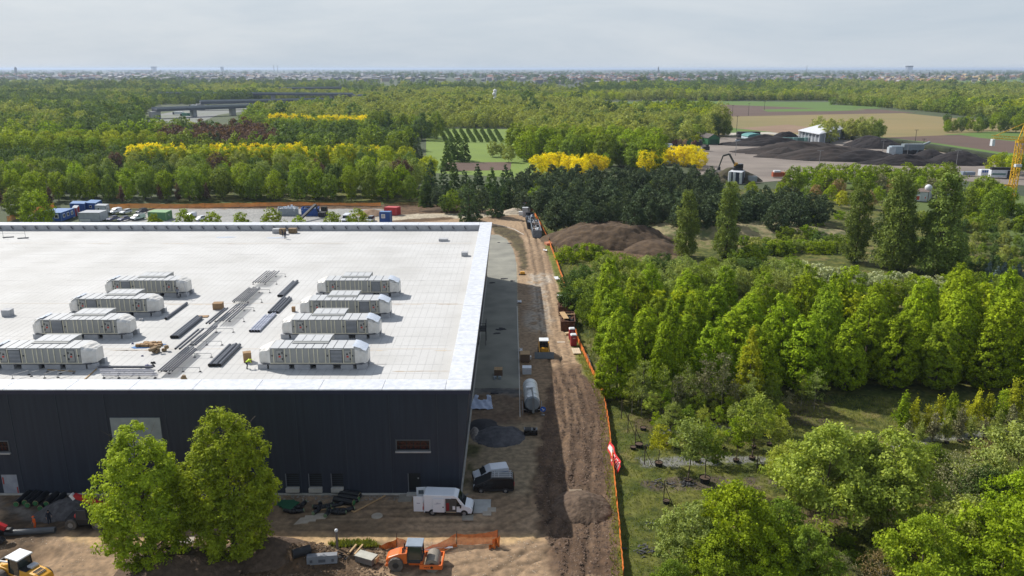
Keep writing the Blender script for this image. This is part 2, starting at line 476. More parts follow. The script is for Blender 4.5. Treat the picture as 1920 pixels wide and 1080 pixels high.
# relief: ruts, wheel marks and pushed-up rims
def bumpat(cx, cy, rx, ry, h, rot=0.0, rough=.25, s=31):
    global hgt
    c, s_ = math.cos(rot), math.sin(rot)
    u = ((GX - cx) * c + (GY - cy) * s_) / rx; v = (-(GX - cx) * s_ + (GY - cy) * c) / ry
    r = np.sqrt(u * u + v * v) + (n2 - .5) * rough
    hgt = hgt + h * (1 - sstep(0, 1, r)) * (1 + (n2 - .5) * .5)
rut = np.zeros(GX.shape)
def track(pts, half=1.0, w=.28, depth=.16):
    global hgt, col
    pw = W(pts) if pts[0][1] > 200 else pts
    j = np.where((ys > min(p[1] for p in pw) - 4) & (ys < max(p[1] for p in pw) + 4))[0]
    if len(j) == 0: return
    sl = slice(j[0], j[-1] + 1)
    d = segdist(GX[sl] + wx[sl] * .3, GY[sl] + wy[sl] * .15, pw)
    k = np.exp(-((d - half) / w) ** 2); kk = np.exp(-((d - half - w * 1.7) / w) ** 2) * .5
    hgt[sl] = hgt[sl] - depth * k + depth * kk
    col[sl] = col[sl] * (1 - .34 * k)[..., None] * (1 + .2 * kk)[..., None]
track([(1010, 440), (1022, 480), (1035, 540), (1050, 620), (1062, 680), (1085, 760), (1090, 860), (1090, 960), (1080, 1085)], 1.0)
track([(985, 410), (1000, 450), (1012, 520), (1020, 600), (1035, 660), (1062, 730), (1075, 800), (1060, 850), (1040, 900), (1050, 1000)], .95)
track([(860, 402), (940, 402), (985, 415), (1005, 460), (1018, 530), (1042, 640)], 1.1, .3, .07)
track([(1100, 780), (1095, 870), (1060, 960), (1000, 1040), (930, 1085)], 1.0)
track([(1120, 800), (1118, 900), (1112, 1000), (1110, 1085)], .8, .22, .08)
track([(560, 985), (760, 988), (930, 985), (1000, 950), (1020, 880)], .9, .25, .06)
track([(1010, 1040), (900, 1062), (800, 1080)], 1.0, .25, .08)
track([(560, 965), (700, 962), (900, 955), (990, 920)], .9, .25, .05)
# earth banks
b0 = P(860, 392); bumpat(b0.x, b0.y, 9, 6, 1.0)
b0 = P(820, 393); bumpat(b0.x, b0.y, 12, 5, 0.9)
b0 = P(560, 387); bumpat(b0.x, b0.y, 60, 4, 0.9)
for (px, py, rx, ry, h) in ((560, 1045, 4.5, 3.0, 1.3), (350, 1075, 5, 3, 1.2), (660, 1040, 4, 2, .5), (60, 1045, 5, 2.5, -1.0), (90, 960, 7, 3, -.9), (250, 990, 3, 2, .3),
                            (1040, 760, 2.2, 9, .22), (250, 1060, 6, 3, .35)):
    b0 = P(px, py); bumpat(b0.x, b0.y, rx, ry, h)
rough = sstep(.4, .9, fbm(GX * .25, GY * .25, 3, 77))
hgt = hgt + flat * ((fbm(GX * 1.3, GY * 1.3, 3, 41) - .5) * .12 * (1 + 2 * rough) + (n3 - .5) * .15)
# flat where hall, apron and car park stand
fl = np.clip(sstep(-.3, .3, inpoly(GX, GY, [(-135, BY0 - .5), (-135, BY1 + 2), (-4, BY1 + 2), (-4, BY0 - .5)])) + sstep(-.3, .3, inpoly(GX, GY, apron)) +
             sstep(-.3, .3, inpoly(GX, GY, W([(190, 393), (722, 391), (722, 423), (190, 423)]))), 0, 1)
hgt = hgt * (1 - fl)
# the ground dips to the wide sheet at its rim
rim = np.minimum(np.minimum(GX - xs[0], xs[-1] - GX), np.minimum(GY + 1e3, ys[-1] - GY))
hgt = hgt - .6 * (1 - sstep(0, 5, rim))
nx, ny = len(xs), len(ys)
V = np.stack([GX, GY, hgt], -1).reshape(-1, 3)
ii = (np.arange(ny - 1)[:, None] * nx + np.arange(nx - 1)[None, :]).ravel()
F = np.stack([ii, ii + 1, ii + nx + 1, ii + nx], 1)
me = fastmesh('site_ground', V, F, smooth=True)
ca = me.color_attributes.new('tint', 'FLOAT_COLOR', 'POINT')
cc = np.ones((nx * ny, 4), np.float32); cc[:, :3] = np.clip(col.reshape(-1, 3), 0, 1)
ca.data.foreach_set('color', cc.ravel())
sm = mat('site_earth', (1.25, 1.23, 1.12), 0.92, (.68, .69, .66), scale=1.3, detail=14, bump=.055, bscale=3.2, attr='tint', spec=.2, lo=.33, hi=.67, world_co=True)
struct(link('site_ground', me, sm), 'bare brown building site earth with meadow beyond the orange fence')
def gz(x, y):
    """height of the ground mesh at x, y"""
    i = int(np.clip((x - xs[0]) / (xs[1] - xs[0]), 0, nx - 2)); j = int(np.clip(np.searchsorted(ys, y) - 1, 0, ny - 2))
    if x < xs[0] or x > xs[-1] or y > ys[-1] or y < ys[0]: return -0.3
    return float(hgt[j:j + 2, i:i + 2].mean())
def G(px, py):
    p = P(px, py); p.z = gz(p.x, p.y); return p

mb = MB(); ap = [(-9, P(900, 728)[1])] + W([(974.8, 728), (974.5, 715), (972.5, 640), (970.5, 560), (969, 495), (966, 478), (962, 466), (950, 448), (936, 441)]) + [(-9, P(924, 439)[1])]
mb.prism(ap, -.1, .045)
struct(obj('pavement', mb, mat('apron_concrete', (.275, .27, .225), .85, (.17, .168, .145), scale=.2, detail=9, lo=.3, hi=.7, world_co=True)), 'pale concrete apron beside the hall')
# white kerb line of the apron
mb = MB()
kp = [(970.5, 575), (972.5, 640), (974.5, 700), (975.2, 740), (976, 782)]
kp = W(kp)
for a, b in zip(kp[:-1], kp[1:]): mb.bar((a[0], a[1], .05), (b[0], b[1], .05), .12, .12)
struct(obj('kerb', mb, mat('kerb_concrete', (.62, .60, .56), .8)))
mb = MB()
kp = W([(925, 421), (945, 424), (965, 430), (983, 440)])
for a, b in zip(kp[:-1], kp[1:]): mb.bar((a[0], a[1], .05), (b[0], b[1], .05), .15, .14)
struct(obj('kerb', mb, MATS['kerb_concrete']))

# ---------------------------------------------------------------- far fields
def field(name, pts, c, c2=None, z=-.28, sc=.06, stretch=(1, 1, 1), kind_label=None, bump=0.0):
    mb = MB(); w = [P(x, y) for x, y in pts]
    mb.add([(p.x, p.y, z) for p in w], [tuple(range(len(w)))[::-1] if True else 0])
    o = obj(name, mb, mat(name + '_soil_%03d' % int(c[0] * 1000 + c[1] * 100 + len(MATS)), c, .95, c2, scale=sc, detail=6, stretch=stretch, world_co=True, lo=.3, hi=.7, bump=bump))
    return struct(o, kind_label)
BR, BR2 = (.115, .072, .052), (.085, .054, .040)
GR, GR2 = (.095, .165, .022), (.070, .125, .020)
STR, STR2 = (.235, .175, .072), (.175, .15, .055)
field('field', [(1280, 272), (1320, 205), (1340, 196), (1560, 198), (1640, 206), (1800, 222), (1960, 234), (2100, 246), (2100, 320), (1900, 320), (1600, 290), (1400, 280)], STR, STR2, -.27, .02, (.35, 1, 1), 'wide straw coloured stubble field')
field('field', [(1110, 192), (1300, 189), (1560, 191), (1560, 196), (1640, 199), (1655, 203), (1560, 205), (1360, 200), (1260, 198), (1130, 200)], GR, GR2, -.25, .02, (.3, 1, 1), 'narrow green crop field below the far hedge')
field('field', [(1290, 199), (1365, 196), (1540, 203), (1650, 205), (1720, 211), (1560, 214), (1370, 218), (1310, 216)], BR, BR2, -.24, .03, (.3, 1, 1), 'ploughed brown field between green strips')
field('field', [(1430, 205), (1570, 202), (1625, 206), (1560, 208), (1440, 209)], GR, GR2, -.22, .03, (.3, 1, 1), 'green strip inside the ploughed field')
field('field', [(1380, 240), (1480, 233), (1530, 240), (1530, 248), (1440, 248)], (.24, .16, .10), (.2, .13, .085), -.24, .03, (1, 1, 1), 'reddish ploughed corner behind the white hall')
field('field', [(1360, 238), (1450, 247), (1450, 250), (1360, 248)], GR, GR2, -.23, .03)
field('field', [(1770, 252), (1860, 246), (2100, 250), (2100, 275), (1900, 266), (1840, 258)], GR, GR2, -.24, .03, (.3, 1, 1), 'bright green field at the right edge')
field('field', [(1640, 258), (1800, 252), (1840, 258), (1900, 264), (2100, 275), (2100, 296), (1880, 285), (1760, 268)], BR, BR2, -.23, .03, (.3, 1, 1), 'dark ploughed field beyond the compost yard')
field('field', [(1600, 254), (1650, 256), (1760, 268), (1880, 285), (2100, 298), (2100, 312), (1870, 294), (1760, 281), (1640, 262)], GR, GR2, -.22, .03, (.3, 1, 1), 'green strip along the compost yard')
field('field', [(1480, 158), (1560, 155), (1620, 165), (1500, 172)], BR, BR2, -.24, .01)
field('field', [(1700, 146), (1920, 143), (1920, 152), (1740, 156)], GR, GR2, -.24, .004)
field('field', [(1560, 163), (1640, 160), (1680, 166), (1580, 170)], GR, GR2, -.22, .004)
field('field', [(-20, 149), (70, 149), (120, 153), (-20, 157)], (.13, .2, .05), (.1, .16, .04), -.24, .004)
field('field', [(880, 158), (960, 157), (960, 161), (890, 162)], (.13, .2, .05), (.1, .16, .04), -.24, .004)
# meadow with the young orchard
field('meadow', [(800, 250), (830, 240), (970, 242), (985, 262), (975, 285), (1010, 305), (1080, 320), (1020, 335), (790, 322), (800, 290)], (.155, .225, .030), (.125, .185, .030), -.26, .03, (1, 1, 1), 'sunny green meadow with rows of young trees')
field('field', [(830, 304), (960, 303), (958, 318), (830, 320)], BR, BR2, -.24, .05, (1, 1, 1), 'small ploughed patch beyond the spruces')
field('meadow', [(1440, 400), (1530, 330), (1700, 330), (2000, 380), (2000, 560), (1500, 520), (1440, 470)], (.095, .135, .025), (.07, .10, .022), -.26, .05)
# compost yard
field('compost_yard', [(1320, 262), (1365, 256), (1600, 262), (1760, 284), (1880, 300), (1990, 322), (1990, 352), (1800, 338), (1500, 335), (1380, 345), (1300, 330), (1310, 290)], (.24, .205, .175), (.15, .125, .108), -.20, .05, (1, 1, 1), 'pale trampled yard of the compost works')
field('lane', [(1360, 249), (1440, 247), (1520, 254), (1520, 257), (1440, 251), (1360, 254)], (.45, .42, .36), (.38, .35, .3), -.18, .05)
# motorway
field('motorway', [(240, 226), (330, 208), (420, 200), (520, 196), (700, 188), (700, 192), (560, 201), (470, 207), (410, 215), (370, 232)], (.20, .20, .21), (.15, .17, .12), -.2, .02)
# ================================================================ THE HALL
M_WALL = mat('dark_wall', (.030, .038, .056), .5, (.021, .027, .042), scale=.5, detail=9, stretch=(5, 5, .22), spec=.35)
M_WALLB = mat('dark_wall_corner', (.036, .045, .066), .45, (.030, .038, .056), scale=.5, spec=.4)
M_MEMB = mat('roof_membrane', (.52, .518, .51), .75, (.43, .425, .41), scale=.11, detail=10, lo=.28, hi=.62)
M_COP = mat('white_coping', (.66, .68, .72), .42, (.52, .54, .58), scale=1.4, detail=6, bump=.05, bscale=2.2, spec=.5)
M_PARA = mat('parapet_grey', (.40, .41, .43), .6)
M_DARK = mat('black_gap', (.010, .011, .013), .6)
M_GLASS = mat('dark_glass', (.012, .014, .018), .12, spec=.6)
M_ALU = mat('aluminium', (.52, .53, .55), .4, metal=.4)
M_CONC = mat('concrete', (.46, .44, .40), .85, (.36, .345, .31), scale=1.5)
M_RUST = mat('rust_red', (.14, .035, .018), .8, (.03, .015, .01), scale=4)
BX0 = -150.0
hall = thing('hall', 'huge flat roofed hall with dark walls and a white roof under construction', 'building', (-60, BY0, 0))
ho = Vector((-60, BY0, 0))
def hp(name, mb, m, parent=None, **k):
    """a part given in world coordinates"""
    mb.v = [(v[0] - ho.x, v[1] - ho.y, v[2]) for v in mb.v]
    return obj(name, mb, m, parent or hall, **k)
FX = lambda z: BXB + (BX1 - BXB) * z / BZ          # the end wall leans outwards towards the top
# roof membrane laid in strips, each slightly different in height at its lap
roof = MB(); roof.box((BX0 - 7.7) / 2, (BY0 + 3 + BY1 - 3.4) / 2, RZ - .4, -BX0 - 7.7 + 2, BY1 - BY0 - 6.4 + .5, .4)
roofo = hp('roof', roof, M_MEMB)
seam = mat('membrane_seam', (.468, .465, .458), .8)
strips = MB(); rr = random.Random(4)
x = -149.0
while x < -9.0:
    strips.box(x, 139.3, RZ + .002, .07, 97.6, .006); x += 1.05
o = hp('membrane_laps', strips, seam, roofo); o['kind'] = 'stuff'; o.location = (0, 0, 0)
strips = MB()
y = 91.0
while y < 187:
    xx = -149.0 + rr.uniform(0, 9)
    while xx < -9:
        w = rr.uniform(5, 10); strips.box(min(xx + w / 2, -9 - w / 2), y, RZ + .004, w, .09, .006); xx += w + rr.uniform(2, 9)
    y += rr.choice([3.2, 4.1, 5.0])
o = hp('cross_laps', strips, seam, roofo); o['kind'] = 'stuff'
# stained expansion lines crossing the roof
stain = mat('roof_stain', (.50, .44, .36), .85, (.26, .17, .11), scale=.35, detail=8, stretch=(1, 6, 1), lo=.30, hi=.52)
def blot(x0, x1, y, w, sd):
    """a ragged stain lying on the membrane, tapering to its ends"""
    r2 = random.Random(sd); n = max(6, int((x1 - x0) / .35)); a, b = [], []
    for i in range(n + 1):
        t = i / n; k = math.sin(PI * t) ** .5 * r2.uniform(.2, 1.0)
        a.append((x0 + (x1 - x0) * t, y - w * k * .5, RZ + .012)); b.append((x0 + (x1 - x0) * t, y + w * k * .5, RZ + .012))
    return a + b, [(i, i + 1, n + 2 + i, n + 1 + i) for i in range(n)]
st = MB()
for py, segs in ((457, ((20, 60), (165, 215), (300, 360), (395, 520), (520, 660), (745, 900))), (571, ((310, 352), (352, 420), (728, 760), (760, 795), (820, 870))),
                 (657, ((205, 262), (215, 300), (652, 690), (690, 730), (815, 850), (100, 160))), (696, ((735, 790), (760, 850)))):
    yw = P(500, py, RZ).y
    for k, (a, b) in enumerate(segs):
        st.add(*blot(PX(a, yw, RZ), PX(b, yw, RZ), yw + rr.uniform(-.1, .1), rr.uniform(.25, .6), int(a + py)))
o = hp('water_stain', st, stain, roofo); o['kind'] = 'stuff'
gut = mat('gutter_line', (.53, .49, .44), .85, (.44, .39, .33), scale=.5, stretch=(.3, 6, 1))
g = MB()
for py in (456.5, 570.5, 656.5):
    yw = P(500, py, RZ).y; g.box(-77, yw + .5, RZ + .006, 136, .22, .006)
o = hp('expansion_joint', g, gut, roofo); o['kind'] = 'stuff'

# parapets
def cop(x0, x1, y0, y1, name='coping'):
    m_ = MB(); m_.box((x0 + x1) / 2, (y0 + y1) / 2, BZ - .16, x1 - x0, y1 - y0, .16); return hp(name, m_, M_COP, bevel=.03)
# coping sheets, each its own piece
x = BX1 + .15; k = 0
while x > -122:
    w = 7.4 if k else 3.0
    cop(x - w + .04, x, BY0 - .15, BY0 + 3.0); x -= w; k += 1
x = BX1 + .15; k = 0
while x > -146:
    w = 7.4 if k else 3.0
    cop(x - w + .04, x, BY1 - 3.4, BY1 + .1); x -= w; k += 1
y = BY0 + 3.04
while y < BY1 - 3.5:
    w = min(6.2, BY1 - 3.44 - y); cop(BX1 - 2.72, BX1 + .15, y, y + w - .04); y += w
m_ = MB(); m_.box(-78.9, BY1 - 1.9, RZ, 142, 2.9, BZ - .16 - RZ); back = hp('parapet', m_, M_PARA)
m_ = MB(); m_.box(-78.9, BY0 + 1.55, RZ - .1, 142, 2.5, BZ - .16 - RZ + .1); hp('parapet', m_, M_PARA)
m_ = MB(); m_.box(BX1 - 1.45, (BY0 + BY1) / 2, RZ - .1, 2.3, BY1 - BY0 - 6.6, BZ - .16 - RZ + .1); hp('parapet', m_, M_PARA)
# struts on the inside of the back parapet
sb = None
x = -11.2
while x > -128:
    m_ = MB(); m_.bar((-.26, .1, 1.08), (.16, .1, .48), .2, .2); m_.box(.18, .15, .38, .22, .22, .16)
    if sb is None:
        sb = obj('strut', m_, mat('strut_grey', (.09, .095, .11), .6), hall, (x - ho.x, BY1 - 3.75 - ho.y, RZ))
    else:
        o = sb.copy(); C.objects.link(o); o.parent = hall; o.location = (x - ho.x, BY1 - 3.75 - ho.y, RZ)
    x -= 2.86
# fascia below the coping
M_FAS = mat('fascia_blue', (.035, .035, .075), .35, spec=.5)
m_ = MB(); m_.box((BX0 + BX1) / 2, BY0 - .09, BZ - .62, BX1 - BX0, .12, .44); hp('fascia', m_, M_FAS)
m_ = MB(); m_.bar((BX1 + .10, BY0, BZ - .4), (BX1 + .10, BY1, BZ - .4), .10, .44); hp('fascia', m_, M_FAS)
# end wall, leaning, and back wall
m_ = MB()
ye = BY0 + .01
n = 14
for i in range(n):
    ya, yb = ye + (BY1 - ye) * i / n, ye + (BY1 - ye) * (i + 1) / n - .05
    q = MB()
    f = lambda z, e=0: FX(z) - e
    q.add([(f(0), ya, 0), (f(0), yb, 0), (f(BZ - .62), yb, BZ - .62), (f(BZ - .62), ya, BZ - .62), (f(0, .3), ya, 0), (f(0, .3), yb, 0), (f(BZ - .62, .3), yb, BZ - .62), (f(BZ - .62, .3), ya, BZ - .62)],
          [(0, 1, 2, 3), (7, 6, 5, 4), (1, 0, 4, 5), (2, 1, 5, 6), (3, 2, 6, 7), (0, 3, 7, 4)])
    hp('panel', q, M_WALLB)
m_ = MB(); m_.box((BX0 + BX1) / 2 - .6, BY1 - .15, 0, BX1 - BX0 - 1.2, .3, BZ - .2); hp('wall', m_, M_WALL)
m_ = MB(); m_.add([(FX(0) - .35, BY0 + .3, 0), (FX(13) - .35, BY0 + .3, 13), (FX(13) - .35, BY1 - .4, 13), (FX(0) - .35, BY1 - .4, 0)], [(0, 1, 2, 3)]); hp('wall_lining', m_, M_DARK)
# front wall: cast panels with openings between joint lines
def opening(px0, px1, py0, py1):
    """x range and z range of an opening of the front wall from its pixels"""
    def zz(py):
        a = math.atan((py - 540) / FPX) + PITCH; return H - BY0 * math.tan(a)
    z0, z1 = zz(py1), zz(py0); zm = (z0 + z1) / 2
    return PX(px0, BY0, zm), PX(px1, BY0, zm), z0, z1
OPEN = [('window', *opening(743, 808, 824, 845)), ('window', *opening(-14, 19, 826, 848)),
        ('bay', *opening(537, 562, 888, 921)), ('bay', *opening(580, 605, 888, 921)), ('bay', *opening(622, 645, 888, 921)),
        ('door', *opening(766, 790, 887, 920)), ('hatch', *opening(213, 306, 783, 860)), ('pale', *opening(5, 35, 890, 926))]
cuts = [-150]
jx = [PX(p, BY0, 7) for p in (-1150, -1000, -850, -700, -550, -400, -250, -110, 30, 118, 207, 318, 440, 560, 650, 733, 822, 861)]
cuts = sorted(jx)
edges = [BX0] + cuts + [None]
JW = .05
def wallbox(x0, x1, z0, z1, mt, part='panel', parent=None, lean=False):
    q = MB()
    if lean:
        q.add([(x0, BY0, z0), (FX(z0), BY0, z0), (FX(z1), BY0, z1), (x0, BY0, z1), (x0, BY0 + .3, z0), (FX(z0), BY0 + .3, z0), (FX(z1), BY0 + .3, z1), (x0, BY0 + .3, z1)],
              [(0, 1, 2, 3), (7, 6, 5, 4), (1, 0, 4, 5), (2, 1, 5, 6), (3, 2, 6, 7), (0, 3, 7, 4)])
    else:
        q.box((x0 + x1) / 2, BY0 + .15, z0, x1 - x0, .3, z1 - z0)
    return q
TOPZ = BZ - .62
for i in range(len(edges) - 1):
    x0 = edges[i] + JW / 2
    lean = edges[i + 1] is None
    q = MB()
    if lean:
        q = wallbox(x0, 0, 0, TOPZ, None, lean=True); hp('panel', q, M_WALLB); continue
    x1 = edges[i + 1] - JW / 2
    ops = [o for o in OPEN if o[2] > x0 and o[1] < x1 and o[0] != 'hatch']
    # cut the panel around its openings
    xc = sorted(set([x0, x1] + [min(max(v, x0), x1) for o in ops for v in (o[1], o[2])]))
    for a, b in zip(xc[:-1], xc[1:]):
        if b - a < .01: continue
        zs = [(max(0, o[3]), o[4]) for o in ops if o[1] < (a + b) / 2 < o[2]]
        z = 0
        for z0, z1 in sorted(zs):
            if z0 > z + .01: q.box((a + b) / 2, BY0 + .15, z, b - a, .3, z0 - z)
            z = z1
        q.box((a + b) / 2, BY0 + .15, z, b - a, .3, TOPZ - z)
    hp('panel', q, M_WALL)
for e_ in edges[1:-1]:
    m_ = MB(); m_.box(e_, BY0 - .03, .25, .07, .06, TOPZ - .3); hp('joint_strip', m_, mat('joint_grey', (.05, .06, .08), .5))
# dark inside behind the openings
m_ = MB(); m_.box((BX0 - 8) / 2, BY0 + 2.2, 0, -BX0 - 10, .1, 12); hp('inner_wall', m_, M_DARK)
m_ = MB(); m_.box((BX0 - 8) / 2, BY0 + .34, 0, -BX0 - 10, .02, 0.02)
for kind, x0, x1, z0, z1 in OPEN:
    xm, w = (x0 + x1) / 2, x1 - x0
    if kind == 'window':
        fr = MB(); t = .14
        fr.box(xm, BY0 - .02, z0, w, .12, t); fr.box(xm, BY0 - .02, z1 - t, w, .12, t)
        fr.box(x0 + t / 2, BY0 - .02, z0 + t, t, .12, z1 - z0 - 2 * t); fr.box(x1 - t / 2, BY0 - .02, z0 + t, t, .12, z1 - z0 - 2 * t)
        wo = hp('window', fr, mat('window_frame_dark', (.10, .11, .12), .4))
        s2 = MB(); s2.box(xm, BY0 - .14, z0 - .18, w + .1, .24, .16); hp('sill', s2, M_ALU, wo).location = (0, 0, 0)
        g2 = MB(); g2.box(xm, BY0 + .55, z0, w - .2, .06, z1 - z0); hp('scaffold_board', g2, M_RUST, wo)
        for j in range(5):
            g2 = MB(); g2.box(x0 + w * (j + .5) / 5, BY0 + .4, z0, .09, .06, z1 - z0); hp('strut', g2, M_DARK, wo)
        for j in range(2):
            g2 = MB(); g2.box(xm, BY0 + .3, z0 + (z1 - z0) * (.35 + .3 * j), w, .06, .08); hp('rail', g2, mat('rail_brown', (.09, .05, .03), .8), wo)
    elif kind == 'bay':
        g2 = MB(); g2.box(xm, BY0 + .22, max(z0, .0) + .55, w, .04, z1 - z0 - .55); do = hp('roller_door', g2, mat('door_black', (.014, .018, .020), .45))
        for j in range(6):
            g3 = MB(); g3.box(xm, BY0 + .19, z0 + .6 + (z1 - z0 - .7) * j / 6, w - .05, .02, .07); hp('slat', g3, M_WALLB, do)
        g2 = MB(); g2.box(x0 + .05, BY0 - .03, .5, .10, .1, z1 - .5); hp('jamb', g2, mat('jamb_grey', (.16, .17, .19), .5))
        g2 = MB(); g2.box(xm, BY0 - .12, max(z0, 0), w, .5, .55); hp('threshold', g2, M_CONC)
    elif kind == 'door':
        g2 = MB(); g2.box(xm, BY0 + .22, .3, w, .05, z1 - .3); do = hp('door', g2, mat('door_black', (.014, .018, .020), .45))
        g2 = MB(); g2.box(x0 + w * .8, BY0 + .15, 1.6 + (z1 - 2) * .5, .14, .1, .14); hp('lamp', g2, M_ALU, do)
        g2 = MB(); g2.box(x0 + .05, BY0 - .03, .3, .10, .1, z1 - .3); hp('jamb', g2, MATS['jamb_grey'])
        g2 = MB(); g2.box(xm, BY0 - .3, 0, w + .3, .9, .3); hp('threshold', g2, M_CONC)
    elif kind == 'hatch':
        g2 = MB(); g2.box(xm, BY0 - .06, z0, w, .12, z1 - z0); hp('pale_board', g2, mat('pale_board', (.30, .325, .33), .6))
    elif kind == 'pale':
        g2 = MB(); g2.box(xm, BY0 + .1, z0, w, .06, z1 - z0); do = hp('door', g2, mat('pale_door', (.36, .38, .42), .6, (.26, .27, .31), scale=.8))
        for q in (.1, .9):
            g2 = MB(); g2.box(x0 + w * q, BY0 + .04, z0 + (z1 - z0) * (.5 if q < .5 else .0), .12, .05, (z1 - z0) * .35); hp('red_strip', g2, mat('warning_red', (.45, .06, .04), .6), do)
# steel balcony on the end wall
pb = P(905, 650); bz = 3.0
m_ = MB()
yb = P(905, 648).y
for sx in (0, 1.3):
    for sy in (0, 2.8): m_.box(FX(0) + .1 + sx, yb + sy, 0, .09, .09, 4.4)
m_.box(FX(0) + .75, yb + 1.4, 2.8, 1.5, 3, .12)
for z in (3.4, 3.9, 4.35): m_.bar((FX(0) + 1.4, yb, z), (FX(0) + 1.4, yb + 2.8, z), .06); m_.bar((FX(0) + .1, yb, z), (FX(0) + 1.4, yb, z), .06)
hp('steel_landing', m_, M_DARK)
# concrete plinth along the front
m_ = MB(); m_.box((BX0 + BXB) / 2, BY0 - .12, -.05, BXB - BX0, .24, .22); hp('plinth', m_, M_CONC)
m_ = MB(); m_.bar((BXB + .12, BY0 - .1, .06), (BXB + .12, BY1, .06), .24, .22); hp('plinth', m_, M_CONC)
# ================================================================ TREES
def leafmat(name, c, c2=None, trans=.30, rnd=.16, isl=.3):
    k_ = 2.3 if name not in ('yellow_blossom', 'white_blossom') else 1.25
    c = tuple(min(.9, v * k_) for v in c); c2 = tuple(v * k_ for v in c2) if c2 else None
    c2 = c2 or tuple(k * .62 for k in c)
    return mat('leaf_' + name, c, .62, c2, scale=.55, detail=3, trans=trans, rnd=rnd, isl=isl, spec=.06, lo=.32, hi=.62)
BARK = mat('bark', (.13, .10, .075), .9, (.07, .055, .042), scale=6, bump=.02)
BARKP = mat('bark_pale', (.30, .27, .22), .85, (.16, .14, .11), scale=5)

def leaves(cent, size, g, outw, flat=.5, aspect=.62, fold=.18):
    """rhombic folded leaf sprays at the centres; outw = preferred facing"""
    n = len(cent)
    rnd = g.normal(size=(n, 3)); rnd /= np.linalg.norm(rnd, axis=1)[:, None]
    nr = outw * flat + rnd * (1 - flat) + np.array([0, 0, .25]); nr /= np.linalg.norm(nr, axis=1)[:, None] + 1e-9
    a = np.cross(nr, g.normal(size=(n, 3))); a /= np.linalg.norm(a, axis=1)[:, None] + 1e-9
    b = np.cross(nr, a)
    s = (size * g.uniform(.55, 1.35, n))[:, None]
    V = np.stack([cent - a * s * .5, cent - b * s * .5 * aspect + nr * s * fold * .5, cent + a * s * .5, cent + b * s * .5 * aspect + nr * s * fold * .5], 1).reshape(-1, 3)
    return V

def crown_mesh(name, h, w, prof, nc, nl, ls, z0=.2, sig=.5, sd=1, lobes=.25, inner=.55, flat=.45, layer=0.0, droop=0.0, fine=1.0, lean=0.0, squash=1.0, up=0.0):
    """crown: nc clumps of nl leaf sprays. prof(t) = relative radius at t in 0..1 of the crown height"""
    g = np.random.default_rng(sd)
    T = []
    tt = np.linspace(0.0, 1, 60); pr = np.maximum(prof(tt), 0.02)
    wgt = pr ** 1.4 + .06; cum = np.cumsum(wgt); cum /= cum[-1]
    t = np.interp(g.random(nc), cum, tt)
    th = g.random(nc) * 2 * PI
    rad = np.maximum(prof(t), 0.02)
    ph = g.random(6) * 6.28
    lob = 1 + lobes * (np.sin(th * 2 + ph[0] + t * 5) * .5 + np.sin(th * 3 + ph[1] - t * 7) * .5 + np.sin(t * 17 + ph[2] + th) * .5 + g.normal(size=nc) * .35)
    q = inner + (1 - inner) * g.random(nc) ** .45
    r = rad * lob * q * w / 2
    if layer: t = np.round(t / layer) * layer + g.normal(size=nc) * layer * .16
    z = h * (z0 + (1 - z0) * t)
    lx = lean * t * h
    cx, cy, cz = r * np.cos(th) + lx, r * np.sin(th) * squash, z - droop * r
    cl = np.stack([cx, cy, cz], 1)
    # clump sizes differ
    cs = sig * g.uniform(.6, 1.5, nc)
    m = nc * nl
    pos = np.repeat(cl, nl, 0)
    d = g.normal(size=(m, 3)); d /= np.linalg.norm(d, axis=1)[:, None]
    rr = g.random(m) ** .4
    off = d * (rr * np.repeat(cs, nl))[:, None]
    off[:, 2] *= .72
    out0 = cl - np.array([0, 0, h * (z0 + (1 - z0) * .45)])
    out0[:, 2] *= .6
    out0 /= np.linalg.norm(out0, axis=1)[:, None] + 1e-9
    outw = np.repeat(out0, nl, 0) * .5 + d * .6
    pos = pos + off
    pos[:, 2] += up * np.abs(g.normal(size=m))
    V = leaves(pos, ls * fine, g, outw, flat)
    F = np.arange(m * 4).reshape(-1, 4)
    return fastmesh(name, V, F)

